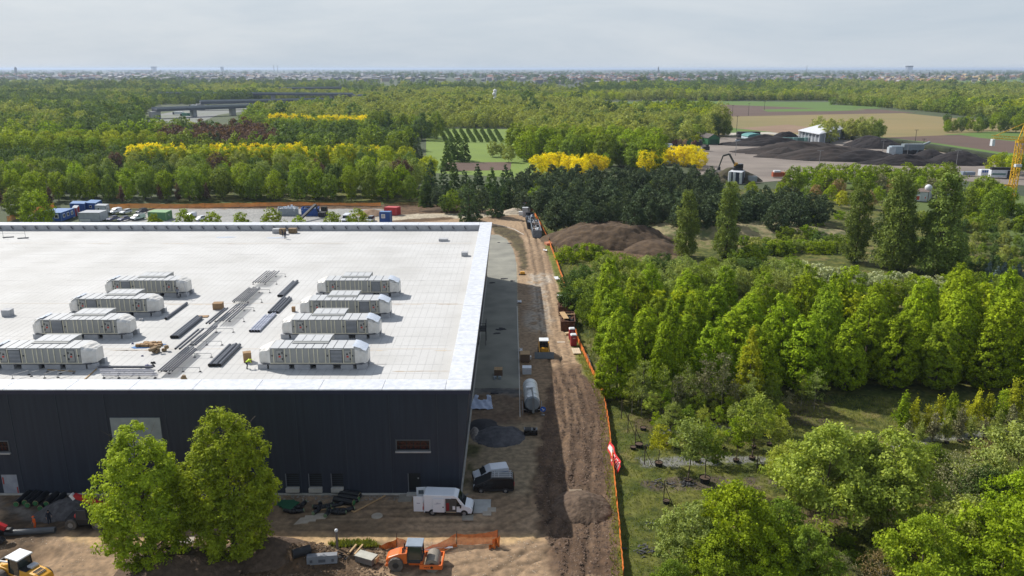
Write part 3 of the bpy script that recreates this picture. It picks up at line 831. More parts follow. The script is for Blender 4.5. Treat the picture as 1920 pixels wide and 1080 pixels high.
def trunk_mesh(name, h, r, w, z0=.2, nb=9, sd=1, up=.6, full=.92, stems=1, bend=.3, twig=False, ctop=1.0):
    """tapered bent trunk with limbs that reach into the crown"""
    rn = random.Random(sd); mb = MB()
    for s in range(stems):
        n = 6; pts = []
        ax, ay = rn.uniform(-bend, bend) + (math.cos(s * 2.4) * .4 * w / 2 if stems > 1 else 0), rn.uniform(-bend, bend) + (math.sin(s * 2.4) * .4 * w / 2 if stems > 1 else 0)
        for i in range(n + 1):
            t = i / n; pts.append(Vector((ax * t * t + rn.uniform(-.04, .04) * h * .2 * (t > 0), ay * t * t + rn.uniform(-.04, .04) * h * .2 * (t > 0), -.2 + h * full * t)))
        rs = [r * (1.25 if i == 0 else 1) * (1 - .88 * i / n) / (1 if stems == 1 else 1.5) for i in range(n + 1)]
        mb.path(pts, rs, 7)
        for k in range(nb):
            t = z0 * .9 + (full * .95 - z0 * .9) * (k + .5) / nb
            f = t / full * n; i = min(int(f), n - 1); b = pts[i].lerp(pts[i + 1], f - i)
            a = k * 2.4 + rn.uniform(-.5, .5); L = w / 2 * rn.uniform(.55, .85) * (1 - .55 * max(0, t - .5)) / (1 if stems == 1 else 1.6)
            rb = max(.012, r * .36 * (1 - t * .8))
            e1 = b + Vector((math.cos(a) * L * .5, math.sin(a) * L * .5, L * up * .45)); e2 = b + Vector((math.cos(a + .15) * L, math.sin(a + .15) * L, L * up * 1.1))
            mb.path([b, e1, e2], [rb, rb * .65, rb * .2], 4)
            if twig:
                for j in range(4):
                    c0 = e1.lerp(e2, j / 4); mb.tube(c0, c0 + Vector((rn.uniform(-.6, .6), rn.uniform(-.6, .6), rn.uniform(.1, .7))) * L * .35, rb * .35, rb * .1, 3, False)
    return mb.mesh(name, True)

P_round = lambda t: np.sqrt(np.clip(1 - (2 * t - .95) ** 2 * 1.0, 0, 1)) * (1 - .12 * t)
P_egg = lambda t: np.clip(np.sin(PI * np.clip(t, 0, 1) ** .62), 0, 1) ** .62
P_lime = lambda t: np.clip(np.sin(PI * np.clip(t, 0, 1) ** .74), 0, 1) ** .5
P_tear = lambda t: np.clip((t + .06) * 4.2, 0, 1) ** .6 * np.clip(1.04 - t, 0, 1) ** .54
P_cone = lambda t: np.clip((t + .05) * 7, 0, 1) * np.clip(1.03 - t, 0, 1) ** .85
P_col = lambda t: np.clip((t + .02) * 9, 0, 1) ** .5 * np.clip(1.03 - t, 0, 1) ** .34
P_vase = lambda t: (.35 + .75 * t) * np.clip((1.03 - t) * 3.2, 0, 1) ** .5
P_bush = lambda t: np.sqrt(np.clip(1.02 - t ** 2, 0, 1))
P_flat = lambda t: np.clip((t + .1) * 2.2, 0, 1) * np.clip((1.05 - t) * 3.5, 0, 1) ** .5

KIND = {}
def kind(key, name, variants, leaf, bark=None, tr=None, crown_name='crown'):
    """build one or more prototypes of a tree: each a list of (crown mesh, trunk mesh)"""
    KIND[key] = dict(name=name, v=variants, leaf=leaf, bark=bark or BARK, crown=crown_name)
    for c, t in variants:
        c.materials.append(leaf)
        if t is not None and not t.materials: t.materials.append(bark or BARK)
COUNT = {}
def tree(key, x, y, label, cat='tree', group=None, s=1.0, sz=None, rz=None, v=None, z=None, parts=True, name=None, mt=None):
    K = KIND[key]
    i = random.randrange(len(K['v'])) if v is None else v % len(K['v'])
    c, t = K['v'][i]
    z = gz(x, y) if z is None else z
    rz = random.uniform(0, 2 * PI) if rz is None else rz
    sc = (s, s, sz or s)
    if parts and t is not None:
        o = thing(name or K['name'], label, cat, (x, y, z), rz, group); o.scale = sc
        co = link(K['crown'], c, None, o); link('trunk', t, None, o)
        if mt:
            co.material_slots[0].link = 'OBJECT'; co.material_slots[0].material = mt
    else:
        o = link(name or K['name'], c, None, None, (x, y, z), rz); o.scale = sc; tag(o, label, cat, group)
        if mt:
            o.material_slots[0].link = 'OBJECT'; o.material_slots[0].material = mt
    COUNT[key] = COUNT.get(key, 0) + 1
    return o
def along(a, b, n, jit=.0, end=True):
    r = []
    for i in range(n):
        t = i / (n - 1) if n > 1 else .5
        r.append((a[0] + (b[0] - a[0]) * t + random.uniform(-jit, jit), a[1] + (b[1] - a[1]) * t + random.uniform(-jit, jit)))
    return r
def scatter(poly, step, jit=.35, rowoff=True):
    """jittered grid in a world polygon"""
    x0, x1 = min(p[0] for p in poly), max(p[0] for p in poly); y0, y1 = min(p[1] for p in poly), max(p[1] for p in poly)
    out = []; y = y0; k = 0
    while y <= y1:
        x = x0 + (step / 2 if k % 2 and rowoff else 0)
        while x <= x1:
            p = (x + random.uniform(-jit, jit) * step, y + random.uniform(-jit, jit) * step)
            if inside(p, poly): out.append(p)
            x += step
        y += step; k += 1
    return out
# ---------------------------------------------------------------- kinds
L_lime = leafmat('lime', (.155, .192, .014), (.088, .120, .010))
L_horn = leafmat('hornbeam', (.128, .172, .006), (.066, .098, .004), trans=.28, isl=.48)
L_horn2 = leafmat('hornbeam_yellow', (.180, .205, .009), (.105, .135, .007))
L_maple = leafmat('maple', (.165, .190, .034), (.100, .125, .022))
L_mgreen = leafmat('mid_green', (.100, .134, .016), (.056, .082, .011))
L_fresh = leafmat('fresh_green', (.128, .168, .009), (.075, .11, .007))
L_sage = leafmat('sage', (.135, .160, .045), (.088, .112, .030))
L_olive = leafmat('olive', (.155, .170, .042), (.095, .115, .028))
L_pine = leafmat('pine', (.050, .068, .034), (.026, .038, .020), trans=.12, isl=.4)
L_spruce = leafmat('spruce', (.048, .074, .030), (.028, .046, .020), trans=.12, isl=.35)
L_blue = leafmat('blue_spruce', (.095, .125, .120), (.060, .085, .085), trans=.1)
L_dark = leafmat('dark_green', (.055, .085, .022), (.032, .054, .015))
L_pop = leafmat('poplar', (.094, .120, .028), (.056, .078, .020), isl=.4)
L_yel = leafmat('yellow_blossom', (.80, .63, .008), (.52, .44, .01), trans=.3)
L_gold = leafmat('golden', (.215, .215, .014), (.13, .14, .010))
L_white = leafmat('white_blossom', (.50, .52, .34), (.22, .26, .12), trans=.2)
L_purple = leafmat('purple', (.070, .042, .036), (.04, .026, .022))
L_bare = leafmat('bare_twigs', (.105, .105, .050), (.065, .06, .034), trans=.1)
L_dry = leafmat('dry_brown', (.15, .11, .055), (.09, .07, .035))

def T(name, **k): return trunk_mesh(name, **k)
def var(n, cf, tf): return [(cf(i), tf(i) if tf else None) for i in range(n)]
# the two big trees in front of the hall
kind('lime', 'lime_tree', [
    (crown_mesh('lime_crown', 17.0, 8.9, P_lime, 470, 78, .31, z0=.05, sig=.66, sd=5, lobes=.26, inner=.34, flat=.55), T('lime_trunk', h=17, r=.36, w=10, z0=.12, nb=18, sd=3, up=.8, twig=True)),
    (crown_mesh('lime_crown', 18.6, 9.0, P_lime, 560, 76, .31, z0=.08, sig=.68, sd=8, lobes=.22, inner=.34, flat=.55), T('lime_trunk', h=18.6, r=.38, w=10, z0=.12, nb=18, sd=9, up=.8, twig=True))], L_lime)
kind('horn', 'hornbeam', var(5, lambda i: crown_mesh('hornbeam_crown', 13.8, 7.3 + .5 * (i % 3), P_tear, 340, 52, .34, z0=.05, sig=.55, sd=20 + i, lobes=.12, inner=.6, flat=.82, up=.2), lambda i: T('hornbeam_trunk', h=13, r=.2, w=6.5, z0=.08, nb=10, sd=20 + i, up=1.2)), L_horn)
kind('maple', 'maple', var(3, lambda i: crown_mesh('maple_crown', 9.5, 7.2, P_egg, 270, 62, .27, z0=.26, sig=.6, sd=30 + i, lobes=.34, inner=.35, flat=.4), lambda i: T('maple_trunk', h=9.2, r=.14, w=7, z0=.25, nb=11, sd=30 + i, up=.9, twig=True)), L_maple)
kind('young', 'young_tree', var(3, lambda i: crown_mesh('young_crown', 6.2, 3.0, P_egg, 70, 34, .22, z0=.34, sig=.42, sd=40 + i, lobes=.4, inner=.2, flat=.3), lambda i: T('young_trunk', h=6, r=.065, w=3, z0=.36, nb=8, sd=40 + i, up=1.0, twig=True)), L_mgreen)
kind('young_tall', 'young_tree', var(3, lambda i: crown_mesh('young_crown', 9.0, 3.2, P_egg, 62, 26, .21, z0=.30, sig=.5, sd=44 + i, lobes=.6, inner=.1, flat=.3), lambda i: T('young_trunk', h=9.2, r=.075, w=3.2, z0=.3, nb=13, sd=44 + i, up=1.0, twig=True)), L_maple, BARKP)
kind('upright', 'upright_tree', var(3, lambda i: crown_mesh('upright_crown', 5.2, 1.9, P_tear, 60, 26, .26, z0=.16, sig=.34, sd=50 + i, lobes=.5, inner=.2, flat=.3, up=.4), lambda i: T('upright_trunk', h=5, r=.05, w=1.6, z0=.15, nb=9, sd=50 + i, up=2.4)), L_gold)
kind('bare', 'bare_tree', var(2, lambda i: crown_mesh('bare_crown', 7.5, 6.2, P_round, 150, 22, .17, z0=.2, sig=.75, sd=60 + i, lobes=.3, inner=.2, flat=.2), lambda i: T('bare_trunk', h=7, r=.11, w=7, z0=.2, nb=26, sd=60 + i, up=.5, twig=True)), L_bare, BARKP, crown_name='twigs')
kind('bush', 'bush', var(3, lambda i: crown_mesh('bush_crown', 3.6, 4.6, P_bush, 80, 36, .32, z0=.02, sig=.5, sd=70 + i, lobes=.25, inner=.4), None), L_mgreen)
kind('willow', 'willow', var(3, lambda i: crown_mesh('willow_crown', 7.6, 8.4, P_round, 150, 38, .38, z0=.04, sig=.8, sd=76 + i, lobes=.24, inner=.45), lambda i: T('willow_trunk', h=7, r=.15, w=7, z0=.1, nb=8, sd=76 + i)), L_sage)
kind('poplar', 'poplar_tree', var(3, lambda i: crown_mesh('poplar_crown', 21.5, 6.4, P_col, 380, 38, .42, z0=.02, sig=.75, sd=80 + i, lobes=.30, inner=.35, up=.5), lambda i: T('poplar_trunk', h=20, r=.3, w=5, z0=.06, nb=14, sd=80 + i, up=2.6)), L_pop)
kind('poplar_wide', 'poplar_tree', var(2, lambda i: crown_mesh('poplar_crown', 22, 10.2, P_col, 640, 34, .52, z0=.02, sig=.95, sd=84 + i, lobes=.34, inner=.35, up=.5), lambda i: T('poplar_trunk', h=20, r=.35, w=10, z0=.06, nb=14, sd=84 + i, up=2.6, stems=3)), L_pop)
kind('pine', 'pine_tree', var(4, lambda i: crown_mesh('pine_crown', 10.6, 7.0, P_egg, 150, 30, .50, z0=.18, sig=.75, sd=90 + i, lobes=.28, inner=.4, flat=.2), lambda i: T('pine_trunk', h=9.5, r=.17, w=5, z0=.15, nb=6, sd=90 + i)), L_pine)
kind('spruce', 'spruce_tree', var(3, lambda i: crown_mesh('spruce_crown', 14.5, 7.4, P_cone, 190, 30, .52, z0=.03, sig=.6, sd=96 + i, lobes=.14, inner=.4, flat=.2, layer=.075, droop=.25), lambda i: T('spruce_trunk', h=13.6, r=.18, w=4, z0=.05, nb=6, sd=96 + i)), L_spruce)
kind('broad', 'broadleaf_tree', var(5, lambda i: crown_mesh('broadleaf_crown', 14.5, 9.6 + (i % 3) * .6, (P_egg, P_vase, P_round)[i % 3], 190, 26, .62, z0=.06, sig=1.0, sd=100 + i, lobes=.26, inner=.5, flat=.6, up=.5), lambda i: T('broadleaf_trunk', h=13, r=.22, w=8, z0=.1, nb=8, sd=100 + i, up=.9)), L_mgreen)
kind('dome', 'poplar_dome_tree', var(3, lambda i: crown_mesh('dome_crown', 15.5, 12.0, P_round, 230, 26, .70, z0=.05, sig=1.1, sd=110 + i, lobes=.13, inner=.6, flat=.7), lambda i: T('dome_trunk', h=14, r=.25, w=9, z0=.1, nb=7, sd=110 + i)), L_horn2)
KIND['dome']['name'] = 'rounded_tree'
kind('tuft', 'blossom_tree', var(3, lambda i: crown_mesh('blossom_crown', 10.5, 9.5, P_flat, 150, 24, .60, z0=.06, sig=.95, sd=120 + i, lobes=.2, inner=.45), lambda i: T('blossom_trunk', h=9, r=.18, w=8, z0=.1, nb=7, sd=120 + i)), L_yel)
kind('small', 'small_tree', var(4, lambda i: crown_mesh('small_crown', 8.0, 5.4, P_egg, 90, 26, .46, z0=.12, sig=.7, sd=130 + i, lobes=.26, inner=.45), lambda i: T('small_trunk', h=7.4, r=.12, w=4.6, z0=.12, nb=7, sd=130 + i, up=.9)), L_fresh)
kind('far', 'far_tree', var(5, lambda i: crown_mesh('far_crown', 14.5, 11.0, P_egg if i % 2 else P_round, 60, 13, 1.35, z0=.02, sig=1.6, sd=140 + i, lobes=.26, inner=.5, flat=.5), None), L_mgreen)
kind('farcone', 'far_conifer', var(2, lambda i: crown_mesh('far_cone', 16, 7.0, P_cone, 50, 12, 1.2, z0=.02, sig=1.1, sd=150 + i, lobes=.2, inner=.5, flat=.5), None), L_dark)

# ---------------------------------------------------------------- far woods: instanced crowns, one object per wood
def wood_group(protos):
    ng = bpy.data.node_groups.new('wood', 'GeometryNodeTree')
    ng.interface.new_socket('Geometry', in_out='INPUT', socket_type='NodeSocketGeometry')
    ng.interface.new_socket('Geometry', in_out='OUTPUT', socket_type='NodeSocketGeometry')
    N, Lk = ng.nodes, ng.links
    gi, go = N.new('NodeGroupInput'), N.new('NodeGroupOutput')
    jn = N.new('GeometryNodeGeometryToInstance')
    for p in protos:
        oi = N.new('GeometryNodeObjectInfo'); oi.inputs['Object'].default_value = p; oi.inputs['As Instance'].default_value = True
        Lk.new(oi.outputs['Geometry'], jn.inputs['Geometry'])
    iop = N.new('GeometryNodeInstanceOnPoints'); iop.inputs['Pick Instance'].default_value = True
    at = N.new('GeometryNodeInputNamedAttribute'); at.data_type = 'FLOAT_VECTOR'; at.inputs['Name'].default_value = 'sc'
    ar = N.new('GeometryNodeInputNamedAttribute'); ar.data_type = 'FLOAT_VECTOR'; ar.inputs['Name'].default_value = 'ro'
    ai = N.new('GeometryNodeInputNamedAttribute'); ai.data_type = 'INT'; ai.inputs['Name'].default_value = 'pk'
    js = N.new('GeometryNodeJoinGeometry')
    N.remove(jn)
    for oi in [n for n in N if n.bl_idname == 'GeometryNodeObjectInfo']:
        Lk.new(oi.outputs['Geometry'], js.inputs['Geometry'])
    Lk.new(gi.outputs[0], iop.inputs['Points']); Lk.new(js.outputs[0], iop.inputs['Instance'])
    Lk.new(at.outputs[0], iop.inputs['Scale']); Lk.new(ar.outputs[0], iop.inputs['Rotation']); Lk.new(ai.outputs[0], iop.inputs['Instance Index'])
    Lk.new(iop.outputs[0], go.inputs[0])
    return ng
_pk = {}
def protos_for(key, mt):
    k = (key, mt.name)
    if k not in _pk:
        res = []
        for c, t in KIND[key]['v']:
            me = c.copy(); me.materials.clear(); me.materials.append(mt); res.append(bpy.data.objects.new('seed_crown', me))
        _pk[k] = wood_group(res)
    return _pk[k], len(KIND[key]['v'])
def wood(name, key, mt, pts, s=(.8, 1.2), z=-.3, label=None, sz=None, kd='stuff'):
    """pts in world x, y"""
    if not pts: return None
    ng, n = protos_for(key, mt)
    g = np.random.default_rng(len(pts))
    me = bpy.data.meshes.new(name); m = len(pts)
    me.vertices.add(m); co = np.zeros((m, 3), np.float32); co[:, :2] = np.array([p[:2] for p in pts]); co[:, 2] = z; me.vertices.foreach_set('co', co.ravel())
    u = g.uniform(s[0], s[1], m) * np.array([p[2] if len(p) > 2 else 1 for p in pts]); sc = np.stack([u * g.uniform(.85, 1.15, m), u * g.uniform(.85, 1.15, m), u * (g.uniform(.85, 1.15, m) if sz is None else sz)], 1).astype(np.float32)
    me.attributes.new('sc', 'FLOAT_VECTOR', 'POINT').data.foreach_set('vector', sc.ravel())
    ro = np.zeros((m, 3), np.float32); ro[:, 2] = g.uniform(0, 6.28, m)
    me.attributes.new('ro', 'FLOAT_VECTOR', 'POINT').data.foreach_set('vector', ro.ravel())
    me.attributes.new('pk', 'INT', 'POINT').data.foreach_set('value', g.integers(0, n, m).astype(np.int32))
    o = bpy.data.objects.new(name, me); C.objects.link(o)
    md = o.modifiers.new('wood', 'NODES'); md.node_group = ng
    return tag(o, label, None, None, kd)
ORD = 'first second third fourth fifth sixth seventh eighth ninth tenth eleventh twelfth thirteenth fourteenth fifteenth sixteenth seventeenth eighteenth nineteenth twentieth twenty-first twenty-second twenty-third twenty-fourth twenty-fifth twenty-sixth twenty-seventh twenty-eighth twenty-ninth thirtieth thirty-first thirty-second thirty-third thirty-fourth thirty-fifth thirty-sixth thirty-seventh thirty-eighth thirty-ninth fortieth'.split()
def O(i): return ORD[i] if i < len(ORD) else 'farther'
def TP(px, py, h):            # where a tree of height h stands whose top shows at px, py
    p = P(px, py, h); return p.x, p.y
# ---- the two limes before the hall
a = P(288, 1072); tree('lime', a.x, a.y, 'lime tree in front of the pale board on the dark hall, smaller of the two', v=0, s=.95, rz=.4, name='lime_tree')
a = P(444, 1056); tree('lime', a.x, a.y, 'tallest lime tree in front of the dark hall, nearer the three roller doors', v=1, s=.95, rz=2.1, name='lime_tree')

# ---- hornbeam block right of the track
random.seed(31)
rowsY = [(116.0, 1122), (123.5, 1116), (131.0, 1108), (138.0, 1105), (145.0, 1100)]
rname = ['front row', 'second row', 'middle row', 'fourth row', 'rearmost row']
for r, (Y, p0) in enumerate(rowsY):
    x = PX(p0 + 42, Y) + (3.9 if r % 2 else 0); i = 0
    while x < 92:
        if x > PX(1470, Y) and r == 0: yy = Y + 3.5
        else: yy = Y
        tree('horn', x + random.uniform(-.7, .7), yy + random.uniform(-.9, .9), '%s bright green hornbeam from the track in the %s of the block' % (O(i), rname[r]), group='hornbeams in the dense block right of the track',
             s=random.uniform(.86, 1.14), sz=random.uniform(.80, 1.12), mt=L_fresh if (i * 7 + r * 3) % 9 == 4 else None)
        x += 7.4; i += 1
for i, (px, py, h) in enumerate([(1232, 538, 12), (1290, 535, 12.5), (1600, 545, 12), (1850, 530, 12)]):
    x, y = TP(px, py, h); tree('small', x, y, ['yellow-green tree poking out of the far edge of the hornbeam block near the track', 'second yellow-green tree poking out of the far edge of the hornbeam block', 'fresh green tree behind the middle of the hornbeam block', 'fresh green tree behind the hornbeams below the blue spruces'][i], s=h / 8, mt=L_horn2)

# ---- thin young trees before the hornbeams
for i, (px, py, s_, m_) in enumerate([(1204, 778, 1.0, L_sage), (1244, 780, .92, L_maple), (1318, 782, 1.1, L_bare), (1352, 784, 1.15, L_bare), (1284, 776, .9, L_sage), (1404, 786, .85, L_sage), (1186, 776, .8, L_maple), (1452, 782, .62, L_mgreen)]):
    a = P(px, py); tree('young_tall', a.x, a.y, '%s thin pale-stemmed young tree in the line before the hornbeams' % O([1, 2, 4, 5, 3, 6, 0, 7][i]), group='thin young trees before the hornbeams', s=s_, v=i, mt=m_)
a = P(1400, 772); tree('spruce', a.x, a.y, 'tall golden-leaved open tree before the hornbeam block', s=.8, sz=.92, v=1, mt=L_gold, name='golden_tree')
for i in range(14):
    a = P(1192 + i * 26 + random.uniform(-8, 8), 762 + (i % 4) * 9); tree('young_tall', a.x, a.y, '%s spindly young tree from the track, scattered before the hornbeams' % O(i), group='spindly young trees', s=random.uniform(.5, .85), v=i, mt=[L_maple, L_sage, L_mgreen, L_bare][i % 4])
# ---- nursery: potted trees
M_POT = mat('black_pot', (.014, .014, .016), .7)
mb = MB(); mb.tube((0, 0, 0), (0, 0, .75), .62, .72, 12, False); mb.tube((0, 0, .62), (0, 0, .63), .68, .68, 12)
potm = mb.mesh('pot'); potm.materials.append(M_POT)
mb = MB(); mb.tube((0, 0, .64), (0, 0, .66), .64, .64, 12); soilm = mb.mesh('soil'); soilm.materials.append(mat('pot_soil', (.09, .06, .04), .95))
def pot(px, py, s, label):
    a = P(px, py); o = thing('plant_pot', label, 'plant pot', (a.x, a.y, gz(a.x, a.y) - .03), 0, 'black nursery pots'); o.scale = (s * .66,) * 3
    link('tub', potm, None, o); link('soil', soilm, None, o); return a
def potted(key, px, py, s, mt_, lab, ps=1.0, v=0, sz=None):
    a = pot(px, py, ps, 'black pot holding the ' + lab)
    tree(key, a.x, a.y, lab, s=s, sz=sz, v=v, mt=mt_, z=gz(a.x, a.y) + .3 * ps)
potted('young', 1236, 874, .92, L_gold, 'small yellow tree standing first in the potted nursery row', 1.15, 0)
potted('young', 1309, 866, .8, L_mgreen, 'thin green potted tree beside the small yellow one', .9, 1)
potted('young', 1291, 906, 1.45, L_sage, 'tall sage-green potted tree with a gap between its two tiers', 1.0, 2)
potted('young', 1322, 905, 1.3, L_mgreen, 'spreading mid-green potted tree in the nearer nursery row', 1.5, 0)
potted('young', 1342, 866, .7, L_maple, 'short potted maple behind the spreading mid-green tree', 1.05, 1)
potted('young', 1381, 866, 1.05, L_fresh, 'bright lime-green potted tree in the middle of the nursery row', .9, 2)
potted('young', 1411, 862, 1.5, L_maple, 'tall loose potted tree right of the lime-green one', .95, 1)
potted('young', 1458, 862, 1.0, L_maple, 'potted tree beside the wooden stakes at the row end', 1.0, 0)
for px, py, s, l in ((1199, 838, 1.25, 'pair of black pots without trees beside the tall stake, larger one'), (1207, 806, 1.0, 'black pot at the start of the farther row'), (1252, 838, .9, 'empty black pot on its side behind the yellow tree'),
                     (1263, 806, .8, 'black pot with a brown root ball in the farther row'), (1250, 943, .9, 'black pot by the leaning stake nearest the fence'), (1188, 842, .9, 'smaller black pot beside the tall stake near the fence'), (1297, 836, .8, 'black pot in the shade of the sage-green tree')):
    pot(px, py, s, l)
for px, py, h, l in ((1178, 812, 2.9, 'far'), (1192, 832, 2.9, 'second'), (1209, 872, 2.8, 'third'), (1245, 942, 3.0, 'nearest'), (1166, 785, 3.0, 'farthest'), (1420, 880, 2.0, 'low')):
    a = P(px, py); mb = MB(); mb.tube((0, 0, -.2), (0, 0, h), .07, .06, 6); mb.tube((0, 0, h * .8), (1.0, -.3, 0), .05, .05, 5)
    tag(obj('stake', mb, mat('stake_wood', (.11, .085, .06), .9), None, (a.x, a.y, gz(a.x, a.y))), '%s wooden stake with a slanting brace beside the nursery pots' % l, 'stake', 'braced stakes of the nursery')
for r, (py, n_) in enumerate(((790, 9), (814, 9), (838, 8))):
    for i in range(n_):
        px = 1222 + i * 29 + r * 9; l = '%s small sapling of the %s row left of the maples' % (O(i), ['farthest', 'middle', 'nearest'][r])
        potted('young', px, py + random.uniform(-3, 3), random.uniform(.45, .8), [L_maple, L_fresh, L_sage, L_mgreen][(i + r) % 4], l, .8, i)
# scraps of black ground cloth and prunings
for px, py, w, l in ((1225, 838, 2.2, 'heap of black cloth scraps beside the pots'), (1245, 908, 3.2, 'long heap of black cloth and prunings on worn earth'), (1240, 980, 2.0, 'small heap of dark prunings in the grass'), (1222, 1035, 3.0, 'grey heap of stones and prunings near the orange fence'), (1290, 910, 1.6, 'pile of cut stems by the potted trees')):
    a = P(px, py); mb = MB(); rq = random.Random(px)
    for k in range(34):
        x, y = rq.gauss(0, w * .3), rq.gauss(0, w * .16); mb.bar((x, y, rq.uniform(.02, .2)), (x + rq.uniform(-.6, .6), y + rq.uniform(-.3, .3), rq.uniform(.02, .4)), rq.uniform(.05, .22), .05)
    tag(obj('scrap_heap', mb, mat('scrap_grey', (.08, .08, .085), .8, (.025, .025, .028), scale=1.2, rnd=.2), None, (a.x, a.y, gz(a.x, a.y))), l, 'heap')

# ---- big loose trees at the lower right
big = [('maple', 1543, 1003, 1.38, L_maple, 'large pale green maple, left one of the pair with dark trunks'), ('maple', 1592, 985, 1.2, L_sage, 'pale maple standing behind the pair with dark trunks'),
       ('maple', 1650, 1008, 1.34, L_maple, 'large pale green maple, right one of the pair with dark trunks'), ('maple', 1475, 925, .72, L_maple, 'small maple left of the large pale pair'),
       ('bare', 1790, 985, 1.15, None, 'brown tree without leaves beside the large pale maples'), ('maple', 1893, 975, 1.25, L_sage, 'sage-green maple at the picture edge behind the golden trees'),
       ('maple', 1740, 930, .72, L_mgreen, 'dull green maple behind the leafless tree'), ('maple', 1375, 1085, 1.12, L_fresh, 'bright green tree at the lower edge beside the nursery'),
       ('maple', 1290, 1080, .88, L_sage, 'soft grey-green tree nearest the worn path'), ('maple', 1430, 1120, .78, L_fresh, 'low yellow-green tree at the very bottom edge'), ('maple', 1335, 1120, .75, L_lime, 'low yellowish tree at the bottom edge before the bright green one'),
       ('maple', 1508, 1120, .80, L_mgreen, 'round mid-green tree at the bottom edge'), ('maple', 1720, 1130, .98, L_lime, 'round yellow-green tree at the bottom edge'), ('maple', 1800, 1085, .95, L_olive, 'brownish golden tree behind the round yellow-green one'),
       ('maple', 1865, 1140, 1.25, L_fresh, 'bright green tree in the lower right corner'), ('maple', 1920, 1060, 1.15, L_fresh, 'fresh green tree cut by the right edge'), ('bare', 1650, 1125, .7, L_dry, 'low dry brown tree between two green ones at the bottom'),
       ('bare', 1570, 1115, .6, None, 'small twiggy tree at the bottom beside the mid-green one'), ('maple', 1260, 1140, .55, L_mgreen, 'low bushy tree at the bottom near the fence'), ('maple', 1835, 1000, .85, L_dark, 'dark green tree right of the leafless one'),
       ('maple', 1450, 1060, .80, L_mgreen, 'mid-green tree behind the low yellow-green one'), ('bare', 1845, 905, .8, L_dry, 'dry reddish tree below the golden row')]
for i, (k, px, py, s, m_, l) in enumerate(big):
    a = P(px, py); tree(k, a.x, a.y, l, s=s, v=i, mt=m_)
for i in range(13):
    px = 1688 + i * 23; py = 812 - i * 2.2 + (i % 3) * 7; a = P(px, py)
    tree('upright', a.x, a.y, '%s narrow golden tree from the left in the row below the hornbeams' % O(i), group='narrow golden trees in a row', s=random.uniform(.85, 1.2), v=i, mt=None if i % 4 else L_fresh)
for i in range(12):
    px = 1700 + i * 24; a = P(px, 836 - i * 2.4)
    tree('upright', a.x, a.y, '%s thin bare-stemmed tree in the row before the golden ones' % O(i), group='thin trees before the golden row', s=random.uniform(.55, .85), v=i, mt=L_olive if i % 2 else L_bare)
    pot(px + 4, 838 - i * 2.4, .7, '%s small black pot under the row before the golden trees' % O(i))
# low scrub at the lower right
for i, q in enumerate(scatter(W([(1400, 1010), (1900, 1000), (1960, 1150), (1300, 1160)]), 4.2, .4)):
    tree('bush', q[0], q[1], '%s low %s scrub bush counted from the bottom edge on the rough ground' % (O(i), ['green', 'dull', 'brown'][i % 3]), 'bush', 'scrub bushes at the lower right', s=random.uniform(.3, .6), mt=[L_mgreen, L_sage, L_dry][i % 3])

# ---- shrubs and willows between the mound and the hornbeams
random.seed(77)
n = 0
def belt(pts, key, mts, lab, cat, grp, s=(.8, 1.1), step=None):
    for i, (px, py) in enumerate(pts):
        h = {'willow': 7.6, 'bush': 3.6, 'small': 8, 'broad': 14.5, 'dome': 15.5, 'pine': 10.6, 'spruce': 14.5, 'tuft': 10.5, 'poplar': 21.5}[key]
        u = random.uniform(*s); x, y = TP(px, py, h * u)
        tree(key, x, y, lab % O(i) if '%s' in lab else lab, cat, grp, s=u, mt=mts[i % len(mts)])
def fit(key, mts, lab, grp, Y, spec, cat='tree', jy=6):
    hh = {'broad': 14.5, 'dome': 15.5, 'tuft': 10.5, 'small': 8, 'spruce': 14.5}[key]
    for i, (px, py) in enumerate(spec):
        y = Y + random.uniform(-jy, jy); h = H - y * math.tan(math.atan((py - 540) / FPX) + PITCH); s = h / hh
        tree(key, PX(px, y), y, lab % O(i), cat, grp, s=s * random.uniform(.85, 1.05), sz=s, mt=mts[i % len(mts)])
def line(x0, x1, n, y0, y1=None, jy=4, jx=.25):
    y1 = y0 if y1 is None else y1; st = (x1 - x0) / max(1, n - 1)
    return [(x0 + i * st + random.uniform(-jx, jx) * st, y0 + (y1 - y0) * i / max(1, n - 1) + random.uniform(-jy, jy)) for i in range(n)]
belt([(1062, 462), (1085, 458), (1104, 456), (1122, 460), (1138, 470)], 'bush', [L_fresh, L_mgreen], '%s rounded light green bush by the fence below the brown mound', 'bush', 'bushes below the mound', (.95, 1.25))
belt([(1082, 505), (1100, 520), (1078, 535), (1112, 548), (1095, 497)], 'willow', [L_dark, L_mgreen], '%s dense dark shrub against the orange fence', 'shrub', 'dark shrubs against the fence', (.75, 1.0))
belt(line(1130, 1490, 10, 478, 478, 6), 'willow', [L_sage, L_mgreen, L_sage, L_dark], '%s grey-green willow in the farther row behind the hornbeams', 'willow', 'farther willow row', (.7, .95))
belt(line(1140, 1500, 11, 497, 505, 6), 'willow', [L_sage, L_sage, L_mgreen], '%s soft grey-green willow in the nearer row behind the hornbeams', 'willow', 'nearer willow row', (.75, 1.05))
belt(line(1120, 1300, 6, 512, 520, 5), 'willow', [L_sage, L_mgreen], '%s bushy willow just behind the hornbeam tops', 'willow', 'willows behind the hornbeam tops', (.75, 1.0))
belt(line(1480, 1575, 9, 450, 450, 2), 'bush', [L_fresh, L_sage], '%s bush of the pale clipped hedge before the poplars', 'bush', 'pale hedge bushes', (.8, 1.0))
belt(line(1380, 1470, 7, 462, 452, 7), 'bush', [L_mgreen, L_dark, L_fresh], '%s green bush between the poplar and the pale hedge', 'bush', 'bushes before the pale hedge', (.9, 1.3))
